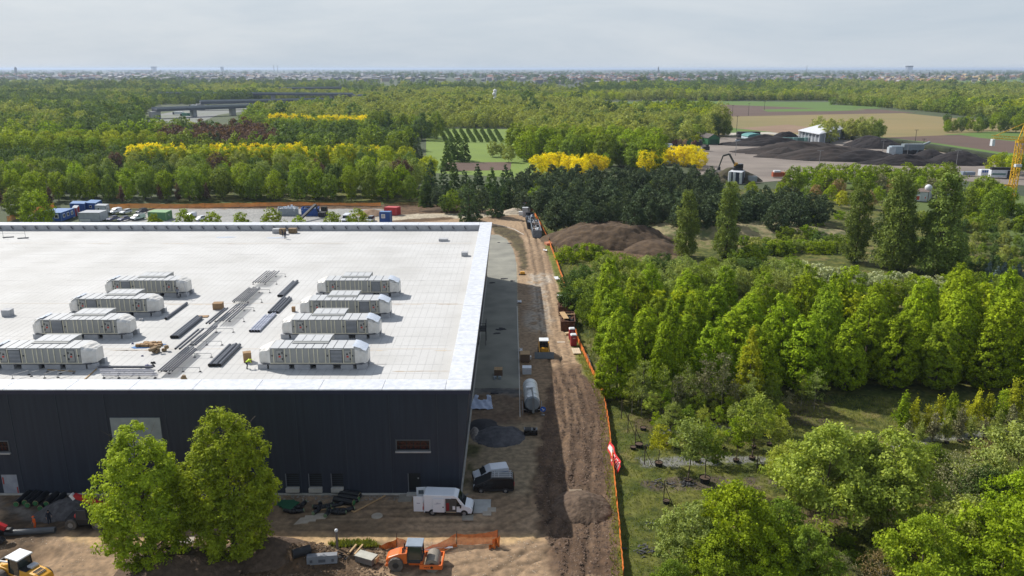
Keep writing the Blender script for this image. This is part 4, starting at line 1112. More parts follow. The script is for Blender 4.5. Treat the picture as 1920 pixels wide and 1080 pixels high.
belt(line(1490, 1600, 8, 489, 505, 3), 'bush', [L_white], '%s white-flowering bush in the row behind the hornbeams', 'bush', 'white-flowering bushes', (.85, 1.15))
belt(line(1580, 1775, 12, 507, 516, 3), 'bush', [L_white, L_white, L_fresh], '%s white-flowering bush in the lower row right of centre', 'bush', 'white-flowering bushes', (.7, 1.0))
belt(line(1800, 1990, 8, 508, 520, 3), 'bush', [L_fresh, L_mgreen], '%s green bush in the row running to the right edge', 'bush', 'green bushes at the right', (.9, 1.4))
belt(line(1510, 1990, 15, 524, 524, 5), 'small', [L_mgreen, L_horn, L_fresh], '%s round green tree in the line hidden behind the hornbeams', 'tree', 'trees just behind the hornbeams', (.7, .9))
# poplars
for i, (px, pb, py, k, s, l) in enumerate([(1286, 482, 360, 'poplar', .93, 'slim tall poplar left of the pair near the brown mound'), (1361, 484, 345, 'poplar', 1.0, 'slim tall poplar right of the pair near the brown mound'),
        (1603, 492, 344, 'poplar', 1.02, 'slim tall poplar left of the two broad ones'), (1674, 505, 330, 'poplar_wide', 1.02, 'broad tall poplar in the middle of the three at the right'), (1758, 516, 333, 'poplar_wide', 1.04, 'broad tall poplar at the right of the three')]):
    a = P(px, pb); aT = math.atan((py - 540) / FPX) + PITCH; h = H - a.y * math.tan(aT)
    tree(k, a.x, a.y, l, s=s, sz=h / (21.5 if k == 'poplar' else 22), v=i)
# shrubs about the poplars
belt(line(1395, 1500, 6, 440, 446, 6), 'bush', [L_mgreen, L_olive], '%s scrubby bush on the slope below the dry mound', 'bush', 'slope bushes', (.7, 1.2))
belt(line(1455, 1600, 6, 418, 436, 6), 'bush', [L_dark, L_mgreen, L_fresh], '%s bush at the foot of the first broad poplars', 'bush', 'bushes by the poplars', (.8, 1.3))
belt(line(1690, 1740, 4, 440, 450, 6), 'bush', [L_dark, L_fresh], '%s bush between the two broad poplars', 'bush', 'bushes between broad poplars', (1, 1.4))
for r, (y0, y1) in enumerate(((410, 420), (432, 440), (455, 462), (476, 480))):
    belt(line(1790, 1985, 11, y0, y1, 3), 'small', [L_mgreen, L_dark, L_olive], '%%s small tree of nursery line %s at the right edge' % ['one', 'two', 'three', 'four'][r], 'tree', 'nursery lines at the right edge', (.45, .6))
for i in range(10):
    x, y = TP(1790 + i * 12, 474 + (i % 3) * 8, 4.6); tree('spruce', x, y, '%s little dark spruce in the nursery right of the broad poplars' % O(i), group='little dark spruces', s=.32)
for i in range(9):
    x, y = TP(1858 + i * 14, 492 + (i % 2) * 8, 5.6); tree('spruce', x, y, '%s blue spruce in the row at the right edge' % O(i), group='blue spruces', s=.40, mt=L_blue)

# ---- pines and conifers
random.seed(5)
R4 = ['front', 'second', 'third', 'fourth']
for r, (y0, x0, x1) in enumerate(((372, 1150, 1532), (364, 1050, 1540), (355, 1030, 1530), (348, 1020, 1500))):
    belt(line(x0, x1, int((x1 - x0) / 30), y0, y0 + 3, 4), 'pine', [None], '%%s pine from the left in the %s line of the dark block above the mounds' % R4[r], 'pine tree', 'pines of the dark block', (.85, 1.12))
belt([(1045, 378), (1075, 374), (1105, 376), (1130, 378)], 'pine', [None], '%s pine at the near left corner of the dark block with a bare stem', 'pine tree', 'corner pines', (.95, 1.1))
for r, (y0, x0, x1) in enumerate(((330, 990, 1350), (320, 985, 1340), (311, 1000, 1330))):
    belt(line(x0, x1, int((x1 - x0) / 26), y0, y0, 3), 'pine', [None], '%%s pine from the left in the %s line of the farther dark belt' % R4[r], 'pine tree', 'pines of the farther belt', (.85, 1.1))
belt(line(1010, 1420, 13, 337, 340, 4), 'small', [L_fresh, L_horn2, L_sage], '%s light green tree squeezed between the two pine belts', 'tree', 'light trees between pines', (.75, .95))
belt([(808, 300), (832, 312), (852, 302), (872, 318), (897, 306), (922, 314), (948, 308), (958, 318), (800, 325), (880, 332), (930, 334)], 'spruce', [None, None, L_dark], '%s dark spruce in the group beyond the corner of the fence', 'spruce', 'spruces beyond the fence corner', (.85, 1.05))
belt(line(800, 1005, 9, 350, 348, 5), 'small', [L_dark, L_pine, L_mgreen], '%s low dark tree standing along the orange fence beyond the lane bend', 'tree', 'low trees along the far fence', (.95, 1.2))
belt(line(815, 1000, 8, 358, 358, 4), 'small', [L_pine, L_dark], '%s stubby pine just behind the far orange fence', 'tree', 'stubby pines behind the far fence', (.8, .95))
belt([(845, 252), (858, 248), (872, 252), (838, 262)], 'spruce', [L_dark], '%s of the narrow dark conifers in the sunny meadow', 'conifer', 'conifers in the meadow', (.95, 1.1))
belt([(395, 245), (408, 246), (783, 255), (775, 250)], 'spruce', [L_pine], '%s lone blackish conifer rising from the left woods', 'conifer', 'blackish conifers', (.9, 1.1))
belt([(925, 262), (940, 264), (955, 270)], 'small', [L_olive], '%s thin-stemmed tree clump in the meadow', 'tree', 'thin-stemmed meadow trees', (1.1, 1.3))

# ---- left: tall green wall behind the orange fence
random.seed(12)
R5 = ['nearest', 'second', 'third', 'fourth', 'fifth', 'sixth']
for r, (Y_, y0, mts) in enumerate(((311, 322, [L_fresh, L_mgreen, L_horn, L_mgreen]), (321, 311, [L_mgreen, L_dark, L_horn]), (336, 303, [L_mgreen, L_horn, L_olive, L_sage]))):
    fit('broad', mts, '%s tall tree from the left in the ' + R5[r] + ' line behind the left orange fence', 'tall trees behind the left fence', Y_, line(-30, 765, 24, y0, y0, 7), jy=2)
belt([(60, 318), (18, 300), (48, 288), (105, 292), (130, 296), (30, 345), (62, 352)], 'dome', [L_horn, L_mgreen], '%s rounded tree at the left edge above the grass triangle', 'tree', 'rounded trees at the left edge', (.75, .95))
for i, (px, py) in enumerate([(4, 388), (18, 386), (97, 382), (230, 378), (302, 374), (336, 376), (390, 374)]):
    a = P(px, py + 3); tree('upright', a.x, a.y, '%s brown young tree before the dark green trees' % O(i), group='brown young trees', s=1.25, mt=L_purple)
belt(line(560, 760, 6, 290, 300, 6), 'broad', [L_sage, L_purple, L_mgreen, L_olive], '%s mixed tree behind the green line left of the spruces', 'tree', 'mixed trees left of the spruces', (.75, .95))
belt(line(180, 560, 11, 290, 290, 5), 'broad', [L_mgreen, L_purple, L_olive, L_dark, L_sage], '%s tree in the dull mixed line below the yellow blossom', 'tree', 'dull mixed line', (.7, .9))
belt(line(640, 800, 7, 268, 290, 5), 'broad', [L_horn2, L_mgreen, L_dark], '%s tree in the clump left of the meadow', 'tree', 'clump left of the meadow', (.8, 1.0))
# yellow blossom and lit domes
fit('dome', [L_horn2], '%s lit yellow-green tree in the long blossom row', 'yellow-green trees of the blossom row', 402, line(258, 760, 19, 270, 270, 3), jy=3)
fit('tuft', [None], '%s yellow-blossoming tree topping the long row', 'yellow blossom of the long row', 414, line(262, 330, 4, 270, 267, 1.5) + line(412, 560, 7, 269, 267, 1.5) + line(605, 690, 3, 271, 271, 1.5), jy=3)
fit('dome', [L_horn2], '%s rounded yellow-green tree in the bright left row', 'bright rounded left row', 470, line(-30, 300, 12, 242, 243, 2), jy=2)
fit('dome', [L_horn], '%s rounded tree at the foot of the bright left row', 'foot of the bright left row', 458, line(-20, 290, 10, 252, 254, 3), jy=2)
belt([(1012, 290), (1030, 286), (1050, 284), (1068, 288), (1088, 290), (1108, 287), (1128, 290)] , 'tuft', [None], '%s brilliant yellow blossoming tree in the middle of the view', 'tree', 'brilliant yellow trees, middle', (.8, .95))
belt([(1215, 282), (1232, 277), (1250, 276), (1268, 273), (1285, 272), (1302, 272), (1312, 280)], 'tuft', [None], '%s brilliant yellow blossoming tree beside the compost yard', 'tree', 'brilliant yellow trees by the yard', (.85, 1.05))
belt(line(975, 1235, 11, 228, 234, 5), 'dome', [L_horn, L_fresh], '%s tall bright green tree in the great clump beyond the blossom', 'tree', 'great bright clump', (1.1, 1.28))
belt(line(985, 1225, 9, 245, 252, 5), 'dome', [L_horn, L_mgreen], '%s tree in the nearer side of the great bright clump', 'tree', 'great bright clump, near side', (1.0, 1.15))
belt([(1160, 252), (1172, 260)], 'broad', [L_sage], '%s bluish-green tree at the right end of the bright clump', 'tree', 'bluish trees', (.9, 1.0))
belt(line(1140, 1205, 4, 283, 288, 3), 'small', [L_fresh, L_mgreen], '%s green tree between the two yellow groups', 'tree', 'green trees between yellow groups', (.9, 1.1))
fit('broad', [L_olive, L_dark, L_mgreen], '%s tall tree of the clump beside the green shed', 'tall clump by the green shed', 625, [(1349, 192), (1340, 212), (1362, 222), (1326, 222), (1310, 216), (1290, 218), (1270, 214), (1252, 220), (1356, 214), (1300, 224)])
belt(line(1538, 1652, 7, 220, 222, 3), 'broad', [L_olive], '%s olive tree of the round thicket behind the white hall', 'tree', 'thicket behind the white hall', (.95, 1.15))
belt(line(1545, 1645, 6, 226, 226, 3), 'broad', [L_olive, L_mgreen], '%s near tree of the round thicket behind the white hall', 'tree', 'thicket behind the white hall, near side', (.8, 1.0))
belt([(1778, 214), (1800, 220), (1815, 218), (1840, 212), (1858, 216), (1870, 210), (1895, 214), (1915, 220), (1780, 224), (1935, 214)], 'broad', [L_dark, L_mgreen, L_fresh], '%s round tree on the hedge corner of the stubble field', 'tree', 'round hedge-corner trees', (.6, .8))
fit('broad', [L_fresh, L_mgreen, L_dark], '%s bush-like tree in the clump at the right edge of the stubble field', 'clump at the right edge of the stubble', 670, line(1775, 1960, 14, 222, 218, 6), jy=14)
# below the yard
belt(line(1490, 1790, 19, 307, 306, 5), 'small', [L_mgreen, L_fresh, L_horn], '%s rounded green tree in the row along the compost yard', 'tree', 'row along the compost yard', (1.2, 1.55))
belt(line(1480, 1780, 13, 326, 330, 6), 'small', [L_dry, L_mgreen, L_fresh, L_bare], '%s mixed tree in the loose belt below the compost yard', 'tree', 'loose belt below the yard', (.85, 1.1))
belt(line(1470, 1650, 9, 348, 352, 8), 'small', [L_fresh, L_gold, L_mgreen, L_dry], '%s small spaced tree on the green slope left of the broad poplars', 'tree', 'small spaced slope trees', (.75, .95))
belt([(1836, 338), (1850, 330), (1866, 336), (1880, 345), (1822, 350), (1840, 352), (1870, 356), (1895, 352)], 'broad', [L_mgreen, L_horn], '%s tree in the large rounded clump left of the yellow crane', 'tree', 'rounded clump by the crane', (.62, .8))
belt([(1868, 288), (1885, 283), (1900, 288), (1915, 284)], 'small', [L_horn2, L_fresh], '%s flat-topped bright tree behind the yellow crane', 'tree', 'bright trees behind the crane', (1.2, 1.4))
belt(line(1790, 1990, 9, 374, 388, 6), 'bush', [L_mgreen, L_fresh], '%s bush below the crane and the white cabin', 'bush', 'bushes below the crane', (1.0, 1.5))
belt(line(1700, 1990, 12, 398, 404, 4), 'bush', [L_mgreen, L_olive, L_fresh], '%s bush in the belt behind the right nursery lines', 'bush', 'belt behind the nursery lines', (1.0, 1.4))
belt(line(1480, 1600, 5, 392, 400, 8), 'bush', [L_mgreen, L_fresh], '%s lone bush on the green slope', 'bush', 'lone slope bushes', (.8, 1.0))
# car park trees
for i, (px, py, s) in enumerate([(287, 400, .7), (343, 391, .85), (396, 392, .8), (450, 397, .8), (510, 389, .95), (561, 401, .72), (622, 396, .85), (671, 390, .95)]):
    s *= 1.2; h = 7.6 * s; x, y = TP(px, py, h); tree('small', x, y, '%s rounded young tree from the left along the car park behind the roof' % O(i), group='car park trees', s=s, sz=s * .95, mt=L_horn)
# orchard rows in the meadow
for r in range(9):
    a, b = P(826 + r * 13, 246), P(838 + r * 13, 266)
    for k in range(9):
        t = k / 8; tree('bush', a.x + (b.x - a.x) * t, a.y + (b.y - a.y) * t, 'little orchard tree, %s in the %s row of the meadow' % (O(k), O(r)), 'tree', 'orchard rows', s=.62, sz=.95, name='orchard_tree', mt=L_dark)

# ---------------------------------------------------------------- woods beyond
EXC = [W([(1110, 188), (1560, 188), (1640, 194), (1800, 216), (1960, 230), (2200, 236), (2200, 420), (1300, 360), (1225, 330), (1235, 300), (1330, 262), (1342, 236), (1345, 214), (1130, 212)]),
       W([(790, 345), (785, 280), (800, 262), (828, 240), (968, 240), (985, 262), (1000, 300), (1090, 320), (1010, 345)]),
       W([(262, 252), (262, 215), (300, 196), (400, 196), (520, 186), (690, 186), (700, 196), (480, 216), (462, 238), (420, 256)]),
       W([(-60, 345), (-60, 300), (800, 300), (800, 345)])]
random.seed(99)
pools = {}; under = []
def put(key, mt_, x, y, s=1.0): pools.setdefault((key, mt_), []).append((x, y, s))
LM = dict(ly=L_horn2, mg=L_mgreen, ol=L_olive, dk=L_dark, hb=L_horn, sg=L_sage, pp=L_purple, pn=L_pine, ye=L_yel)
y = 345.0
while y < 2700:
    st = 9.2 if y < 1000 else (13.0 if y < 1800 else 24.0)
    xm = y * .76 + 60
    x = -xm + random.uniform(0, st)
    while x < xm:
        qx, qy = x + random.uniform(-.35, .35) * st, y + random.uniform(-.35, .35) * st
        x += st
        d = qy * CP + H * SP; px = 961 + qx / d * FPX
        if -80 < px < 320 and 385 < qy < 440: under.append((qx, qy))
        if (px < 310 and qy < 540) or (px >= 310 and px < 800 and qy < 445) or (qy < 600 and (px > 770 or px < -60)):
            if not (960 < px < 1330 and 545 < qy): continue
        if any(inside((qx, qy), e) for e in EXC): continue
        a0 = float(fbm(np.array([qx / 150.]), np.array([qy / 210.]), 2, 5)[0]); b0_ = random.random()
        h0 = float(fbm(np.array([qx / 70.]), np.array([qy / 90.]), 2, 8)[0])
        if qy > 640 and float(fbm(np.array([qx / 260.]), np.array([qy / 300.]), 2, 33)[0]) > .655: continue
        if y > 1900 and a0 < .36 + (y - 1900) / 800 * .2: continue
        if px < 300 and qy > 560: c = ('dk' if b0_ < .8 else 'mg') if a0 > .52 else ('ol' if a0 > .44 else ('mg' if b0_ < .8 else 'dk'))
        elif 500 < px < 690 and 560 < qy < 640: c = 'mg'
        elif 300 <= px < 800 and 480 < qy < 620: c = ('pp' if a0 < .45 and px < 520 else 'dk') if a0 < .52 else ('mg' if b0_ < .6 else 'ol')
        elif px < 800 and qy < 700: c = 'hb' if a0 > .5 else 'mg'
        elif qy < 1500 and px > 620: c = ('ol' if b0_ < .9 else 'sg') if a0 < .52 else ('mg' if a0 > .6 or b0_ < .3 else 'ly')
        elif px > 1500: c = 'ol' if b0_ < .5 else 'mg'
        else: c = ('ol' if a0 < .42 else 'mg') if a0 < .5 else ('dk' if a0 > .57 else ('ly' if b0_ < .3 else 'mg'))
        if b0_ > .96: c = 'dk'
        put('far', c, qx, qy, min(.6 + .7 * h0 + (.25 if b0_ > .93 else 0), 1.0 if qy < 720 else 9))
    y += st
names = dict(ly='yellow-green', mg='mid-green', ol='pale olive', dk='dark green', hb='bright green', sg='grey-green', pp='purple-leaved', pn='blackish', ye='yellow')
nwood = 0
wood('undergrowth', 'far', L_dark, under, (.5, .72), -.3, 'dark undergrowth below the bright left row')
for (key, c), pts in pools.items():
    for tagn, sel, s in (('nearer', [p for p in pts if p[1] < 1000], (.6, 1.2)), ('middle', [p for p in pts if 1000 <= p[1] < 1800], (.8, 1.15)), ('farthest', [p for p in pts if p[1] >= 1800], (.9, 1.4))):
        if sel:
            wood('woodland', key, LM[c], sel, s, -.3, '%s wood of %s trees on the plain' % (tagn, names[c])); nwood += len(sel)
# a few conspicuous single trees and blossom in the woods
for i, (px, py) in enumerate([(205, 200), (170, 190), (60, 180), (690, 178), (745, 178), (1200, 210), (1120, 175), (1090, 168), (1870, 160), (1835, 166), (1740, 170), (1440, 150), (560, 165), (745, 160), (52, 150), (80, 152)]):
    x, y = TP(px, py, 18); tree('far', x, y, '%s large dark tree standing above the woods' % O(i), group='large dark trees above the woods', s=1.2, mt=L_dark, z=-.3, name='dark_tree')
belt(line(512, 560, 4, 213, 212, 1) + line(570, 680, 9, 215, 216, 1.5), 'tuft', [None], '%s small yellow-blossoming tree in the far left woods', 'tree', 'far yellow blossom', (1.3, 1.5))
belt(line(470, 700, 16, 218, 220, 2), 'dome', [L_horn, L_mgreen], '%s rounded tree below the far yellow blossom', 'tree', 'trees below the far blossom', (.9, 1.1))
belt(line(700, 815, 5, 208, 212, 4), 'broad', [L_mgreen, L_dark], '%s large tree left of the orchard meadow', 'tree', 'large trees left of the orchard', (1.2, 1.4))
# hedge wood at the upper right
x0 = []
for q in scatter(W([(1560, 196), (1700, 193), (2100, 190), (2100, 226), (1800, 214), (1640, 200)]), 9.5, .4): x0.append(q)
for q in scatter(W([(1300, 186), (1480, 184), (1560, 180), (1560, 188), (1300, 189)]), 11, .4): x0.append(q)
wood('woodland', 'far', L_olive, x0[::2], (.7, 1.0), -.3, 'long pale wood beyond the stubble field'); wood('woodland', 'far', L_mgreen, x0[1::2], (.7, 1.0), -.3, 'green trees mixed in the long wood beyond the stubble field')
# far scattered trees out to the horizon
pts = []
for band, (ya, yb, n) in enumerate(((2700, 4500, 900), (4500, 8000, 1500), (8000, 22000, 2400))):
    for _ in range(n):
        qy = random.uniform(ya, yb); qx = random.uniform(-.76, .76) * qy
        a0 = float(fbm(np.array([qx / 420.]), np.array([qy / 900.]), 3, 15)[0])
        if a0 > (.60 if ya < 4000 else .48): pts.append((qx, qy))
wood('woodland', 'far', L_dark, pts, (1.4, 2.6), -.3, 'scattered dark woods fading to blue near the horizon', sz=.75)
print('TREES', COUNT, 'wood', nwood, 'far', len(pts))
# ================================================================ THINGS ON THE ROOF
random.seed(3)
M_PAN = mat('unit_panel', (.30, .305, .29), .45, (.26, .265, .255), scale=.8, spec=.5)
M_PANT = mat('unit_roof_sheet', (.50, .51, .515), .45, (.45, .46, .47), scale=1.2, spec=.5)
M_CREAM = mat('cream_rib', (.72, .68, .52), .5)
M_WRAP = mat('white_wrap', (.66, .65, .62), .35, (.58, .56, .52), scale=1.6, bump=.06, bscale=2.5, spec=.6)
M_WRAPB = mat('milky_film', (.60, .64, .71), .25, (.50, .56, .66), scale=2.4, bump=.05, bscale=4, spec=.7)
M_CURB = mat('curb_grey', (.42, .43, .45), .7)
M_LOUV = mat('louver_grey', (.12, .135, .15), .5)
M_SEAM = mat('seam_dark', (.10, .105, .12), .6)
M_RED = mat('signal_red', (.50, .05, .035), .5)
M_BLK = mat('black_plastic', (.016, .016, .018), .5)
def ahu(flip):
    """air handling unit, front towards -y, total length 14 m, origin at the middle of the front foot"""
    t = thing('ventilation_unit', None, 'ventilation unit')
    s = -1 if flip else 1
    z0, z1 = .85, 2.95; D = 3.0; L0, L1 = -5.2, 5.7
    def X(x): return s * x
    q = MB(); q.box(X((L0 + L1) / 2), D / 2, z0, L1 - L0, D - .1, z1 - z0 - .02); body = obj('body', q, M_PAN, t)
    q = MB(); q.box(X(.2), D / 2, z0 - .14, 12.9, D + .1, .14); obj('base_frame', q, M_SEAM, t)
    for cx, w in ((-4.2, 2.6), (-1.2, 2.0), (1.7, 2.2), (4.6, 1.6), (6.5, 1.3), (-6.35, 1.2)):
        q = MB(); q.box(X(cx), .45, 0, w, .7, z0 - .14); obj('curb_block', q, M_CURB, t)
        q = MB(); q.box(X(cx), D - .45, 0, w, .7, z0 - .14); obj('curb_block', q, M_CURB, t)
    # grey wall sheets between cream ribs
    xs_ = [L0, -4.75, -3.3, -2.6, -1.75, -1.0, -.2, .45, .95, 1.95, 2.45, 4.25, 5.3, L1]
    for a, b in zip(xs_[:-1], xs_[1:]):
        if abs(a - 2.45) < .01: continue
        q = MB(); q.box(X((a + b) / 2), -.02, z0 + .12, (b - a) - .14, .05, z1 - z0 - .2); obj('panel', q, M_PAN, t, bevel=0)
    for a in xs_[1:-1]:
        q = MB(); q.box(X(a), -.05, z0 + .03, .10, .08, z1 - z0 - .12); obj('rib', q, M_CREAM, t)
    q = MB(); q.box(X(.25), -.05, z0 - .0, L1 - L0, .06, .10); obj('bottom_rail', q, M_CREAM, t)
    # louvered intake
    q = MB(); q.box(X(3.35), -.05, z0 + .1, 1.5, .08, 1.8); lo = obj('louver', q, M_LOUV, t)
    for k in range(9):
        q = MB(); q.box(X(3.35), -.12, z0 + .2 + k * .185, 1.44, .07, .06); obj('slat', q, MATS['curb_grey'], lo)
    q = MB(); q.box(X(3.35), -.16, z0 + 1.95, 1.6, .2, .05); obj('rain_hood', q, M_PANT, t)
    # two service doors with latches and warning marks
    for cx in (-3.95, 4.8):
        q = MB(); q.box(X(cx), -.07, z0 + .25, .86, .05, 1.6); d = obj('door', q, M_PAN, t)
        for dx, dz, hx, hz_ in ((0, 0, .90, .04), (0, 1.6, .90, .04)):
            q = MB(); q.box(X(cx + dx), -.075, z0 + .23 + dz, hx, .06, hz_); obj('seal', q, M_SEAM, d)
        for dx in (-.44, .44):
            q = MB(); q.box(X(cx + dx), -.075, z0 + .25, .04, .06, 1.6); obj('seal', q, M_SEAM, d)
        for k in range(2):
            q = MB(); q.box(X(cx + .33), -.12, z0 + .5 + k * .85, .1, .1, .26); obj('handle', q, M_BLK, d)
        q = MB(); q.box(X(cx - .05), -.105, z0 + 1.2, .22, .02, .2); obj('warning_mark', q, M_BLK, d)
        q = MB(); q.box(X(cx), -.105, z0 + .85, .26, .02, .24); obj('warning_mark', q, M_RED, d)
    for cx in (-4.9, -3.1, 2.2, 5.45):
        q = MB(); q.box(X(cx), -.10, z0 + 1.0, .16, .08, .16); obj('lug', q, M_BLK, t)
    # roof sheets with standing seams
    xr = [L0, -4.0, -2.9, -1.85, -.8, .25, 1.5, 2.0, 3.0, 4.3, L1]
    for a, b in zip(xr[:-1], xr[1:]):
        q = MB(); q.box(X((a + b) / 2), D / 2 - .05, z1 - .02, b - a - .07, D + .12, .06); obj('roof_sheet', q, M_PANT, t)
    q = MB()
    for a in xr[1:-1]: q.box(X(a), D / 2 - .05, z1 + .0, .06, D + .1, .07)
    obj('seams', q, M_SEAM, t)
    # rear hood, higher
    hx0, hx1 = -2.7, 2.0
    q = MB(); q.side([(X(hx0), z1 + .04), (X(hx1), z1 + .04), (X(hx1), z1 + .14), (X(hx0), z1 + .14)] if not flip else [(X(hx1), z1 + .04), (X(hx0), z1 + .04), (X(hx0), z1 + .14), (X(hx1), z1 + .14)], 1.6, D + 2.4)
    q.box(X((hx0 + hx1) / 2), D + 1.1, .4, hx1 - hx0, 2.2, z1 - .3); obj('rear_hood', q, M_PAN, t)
    n = 4; w = (hx1 - hx0) / n
    for k in range(n):
        q = MB(); q.box(X(hx0 + (k + .5) * w), (D + 4.0) / 2, z1 + .15, w - .08, D - .5, .05); obj('roof_sheet', q, M_PANT, t)
    # ends packed in film
    def end(x0, x1, top, m_, nm='wrapped_end'):
        """block that narrows towards its outer end"""
        n = 5; rn = random.Random(int(x0 * 10) + 5); vs = []; 
        for i in range(n + 1):
            u = i / n; x = x0 + (x1 - x0) * u; h = z1 + .05 - top * u ** 1.3; yo = .55 * u ** 1.5
            for (yy, zz) in ((yo - .04, z0 - .05), (yo - .06, z0 + (h - z0) * .55), (yo + .02, h - .28), (yo + .35, h), (D * .5, h + .06), (D - yo, h - .04), (D - yo, z0)):
                vs.append((X(x), yy + rn.uniform(-.07, .07), zz + rn.uniform(-.06, .06)))
        k = 7; fs = [(i * k + j, i * k + (j + 1) % k, (i + 1) * k + (j + 1) % k, (i + 1) * k + j) for i in range(n) for j in range(k)] + [tuple(range(k)), tuple(range(n * k, n * k + k))[::-1]]
        if (x1 < x0) != flip: fs = [f[::-1] for f in fs]
        q = MB(); q.add(vs, fs); o = obj(nm, q, m_, t); return o
    e = end(L1, 7.25, .75, M_WRAP)
    q = MB(); rn = random.Random(2); vs = []
    for i in range(6):
        for j in range(5):
            u, v = i / 5, j / 4; vs.append((X(L1 - .3 + u * 1.75), .1 + v * (D - .3), z1 + .16 - .75 * max(0, u - .15) ** 1.3 + rn.uniform(-.05, .07)))
    q.add(vs, [(i * 5 + j, (i + 1) * 5 + j, (i + 1) * 5 + j + 1, i * 5 + j + 1) for i in range(5) for j in range(4)]); obj('plastic_sheet', q, M_WRAPB, t, smooth=True)
    e = end(L0, -6.8, .55, M_WRAP)
    return t
AH = {}
units = [(0, 585, 693, 'nearest unit of the right column', 'beside the worker in yellow'), (0, 618, 636, 'second unit of the right column from the front parapet', ''), (0, 645, 597, 'third unit of the right column from the front parapet', ''), (0, 670, 557, 'farthest unit of the right column', ''),
         (1, 82, 693, 'nearest unit of the left column', ''), (1, 156, 636, 'second unit of the left column from the front parapet', ''), (1, 217, 594, 'third unit of the left column from the front parapet', ''), (1, 277, 557, 'farthest of the left column, ladder at its end', '')]
for i, (f, px, py, l, m_) in enumerate(units):
    a = P(px, py, RZ)
    if f not in AH: AH[f] = ahu(bool(f)); o = AH[f]; o.location = a; o['group'] = 'ventilation units on the white roof'
    else: o = dup(AH[f], a)
    o['group'] = 'ventilation units on the white roof'
    o['label'] = 'film-wrapped ventilation unit, ' + l
    if i == 0: o['label'] = 'film-wrapped ventilation unit, ' + l + ' ' + m_
# the unit's film loose at the nearest right unit

M_PIPE = mat('grey_pipe', (.115, .12, .14), .38, (.08, .088, .105), scale=3, metal=.3, spec=.5)
M_PIPEW = mat('white_film_pipe', (.52, .54, .62), .3, (.25, .27, .34), scale=2.2, detail=5)
M_STEEL = mat('galvanised', (.30, .31, .32), .45, metal=.5)
NP = [0]
def pipes(x0f, pf, x0b, pb, n, wpx, r, lift, where, m_=None, g='loose pipes on the roof'):
    """n pipes side by side along y; front left end at pixel, back left end at pixel, wpx = width of the set in front"""
    for k in range(n):
        a = P(x0f + wpx * (k / max(1, n - 1) if n > 1 else 0), pf, RZ + lift); b = Vector((a.x + random.uniform(-.05, .05), P(x0b, pb, RZ + lift).y + random.uniform(-.5, .5), RZ + lift + r))
        a.z += r; q = MB(); q.tube((0, 0, 0), b - a, r, r, 10, False)
        q.m = 1; q.tube((0, -.01, 0), (0, .06, 0), r * .8, r * .8, 8); q.m = 0
        o = obj('pipe', q, [m_ or M_PIPE, M_DARK], None, a, smooth=False)
        tag(o, '%s grey pipe from the left %s' % (O(k), where), 'pipe', g)
pipes(475, 531, 500, 509, 6, 24, .09, .62, 'on the farthest rack of the line')
pipes(437, 566, 465, 540, 7, 24, .09, .62, 'on the second farthest rack')
pipes(408, 603, 440, 572, 5, 22, .09, .62, 'on the middle rack')
pipes(388, 608, 416, 578, 2, 6, .14, .5, 'lying beside the middle rack')
pipes(358, 648, 394, 612, 3, 10, .10, .62, 'on the fourth rack')
pipes(330, 656, 366, 620, 2, 8, .15, .5, 'lying beside the fourth rack')
pipes(298, 697, 340, 655, 6, 26, .10, .62, 'on the rack nearest the front parapet')
pipes(523, 557, 547, 530, 3, 7, .22, 0, 'in the short stack right of the farthest rack')
pipes(505, 588, 528, 560, 4, 16, .2, 0, 'in the stack right of the second rack')
pipes(470, 623, 496, 592, 4, 16, .2, 0, 'in the film-wrapped stack right of the middle rack', M_PIPEW)
pipes(394, 688, 424, 648, 2, 7, .24, 0, 'in the pair nearest the worker in yellow')
pipes(405, 688, 436, 648, 2, 8, .24, 0, 'in the second pair near the worker in yellow')
pipes(312, 600, 340, 572, 1, 0, .22, 0, 'lying alone near the third left unit')
pipes(323, 635, 352, 598, 3, 10, .26, 0, 'in the stack right of the second left unit')
# cross-laid pipes by the front parapet
for k, (py, x0, x1, r, lift) in enumerate([(688, 186, 288, .17, .35), (693, 188, 285, .10, .62), (696, 189, 290, .10, .62), (699.5, 190, 294, .10, .62), (703, 192, 297, .10, .62)]):
    a, b = P(x0, py, RZ + lift), P(x1, py, RZ + lift); q = MB(); q.tube((0, 0, 0), (b - a) , r, r, 10)
    tag(obj('pipe', q, M_PIPE if k == 0 else mat('bright_pipe', (.42, .42, .46), .3, metal=.3), None, a), '%s crosswise pipe counted from the units, before the front parapet' % O(k), 'pipe', 'crosswise pipes before the parapet')
M_FOOT = mat('rubber_foot', (.015, .016, .02), .7)
def support(px, py, w, where, leg=.55, n=2, rz=0):
    a = P(px, py, RZ); t = thing('pipe_support', where, 'pipe support', a, rz, 'pipe supports on the roof')
    q = MB(); q.box(w / 2, 0, leg, w, .06, .06); obj('crossbar', q, M_STEEL, t)
    for k in range(n):
        x = w * k / (n - 1); q = MB(); q.box(x, 0, .06, .05, .05, leg - .06); lg = obj('leg', q, M_STEEL, t)
        q = MB(); q.box(x, 0, 0, .34, .34, .08, top=(.6, .6)); obj('foot', q, M_FOOT, t)
sup = [(476, 533, 4.2, 'front support of the farthest rack'), (500, 519, 3.6, 'back support of the farthest rack'), (440, 567, 4.6, 'front support of the second rack'), (468, 549, 3.6, 'back support of the second rack'), (405, 603, 4.4, 'front support of the middle rack'),
       (440, 583, 3.2, 'back support of the middle rack'), (360, 647, 4.3, 'front support of the fourth rack'), (375, 623, 5.0, 'back support of the fourth rack'), (312, 697, 4.4, 'front support of the nearest rack'), (335, 670, 4.5, 'back support of the nearest rack')]
for px, py, w, l in sup: support(px, py, w, l, n=3)
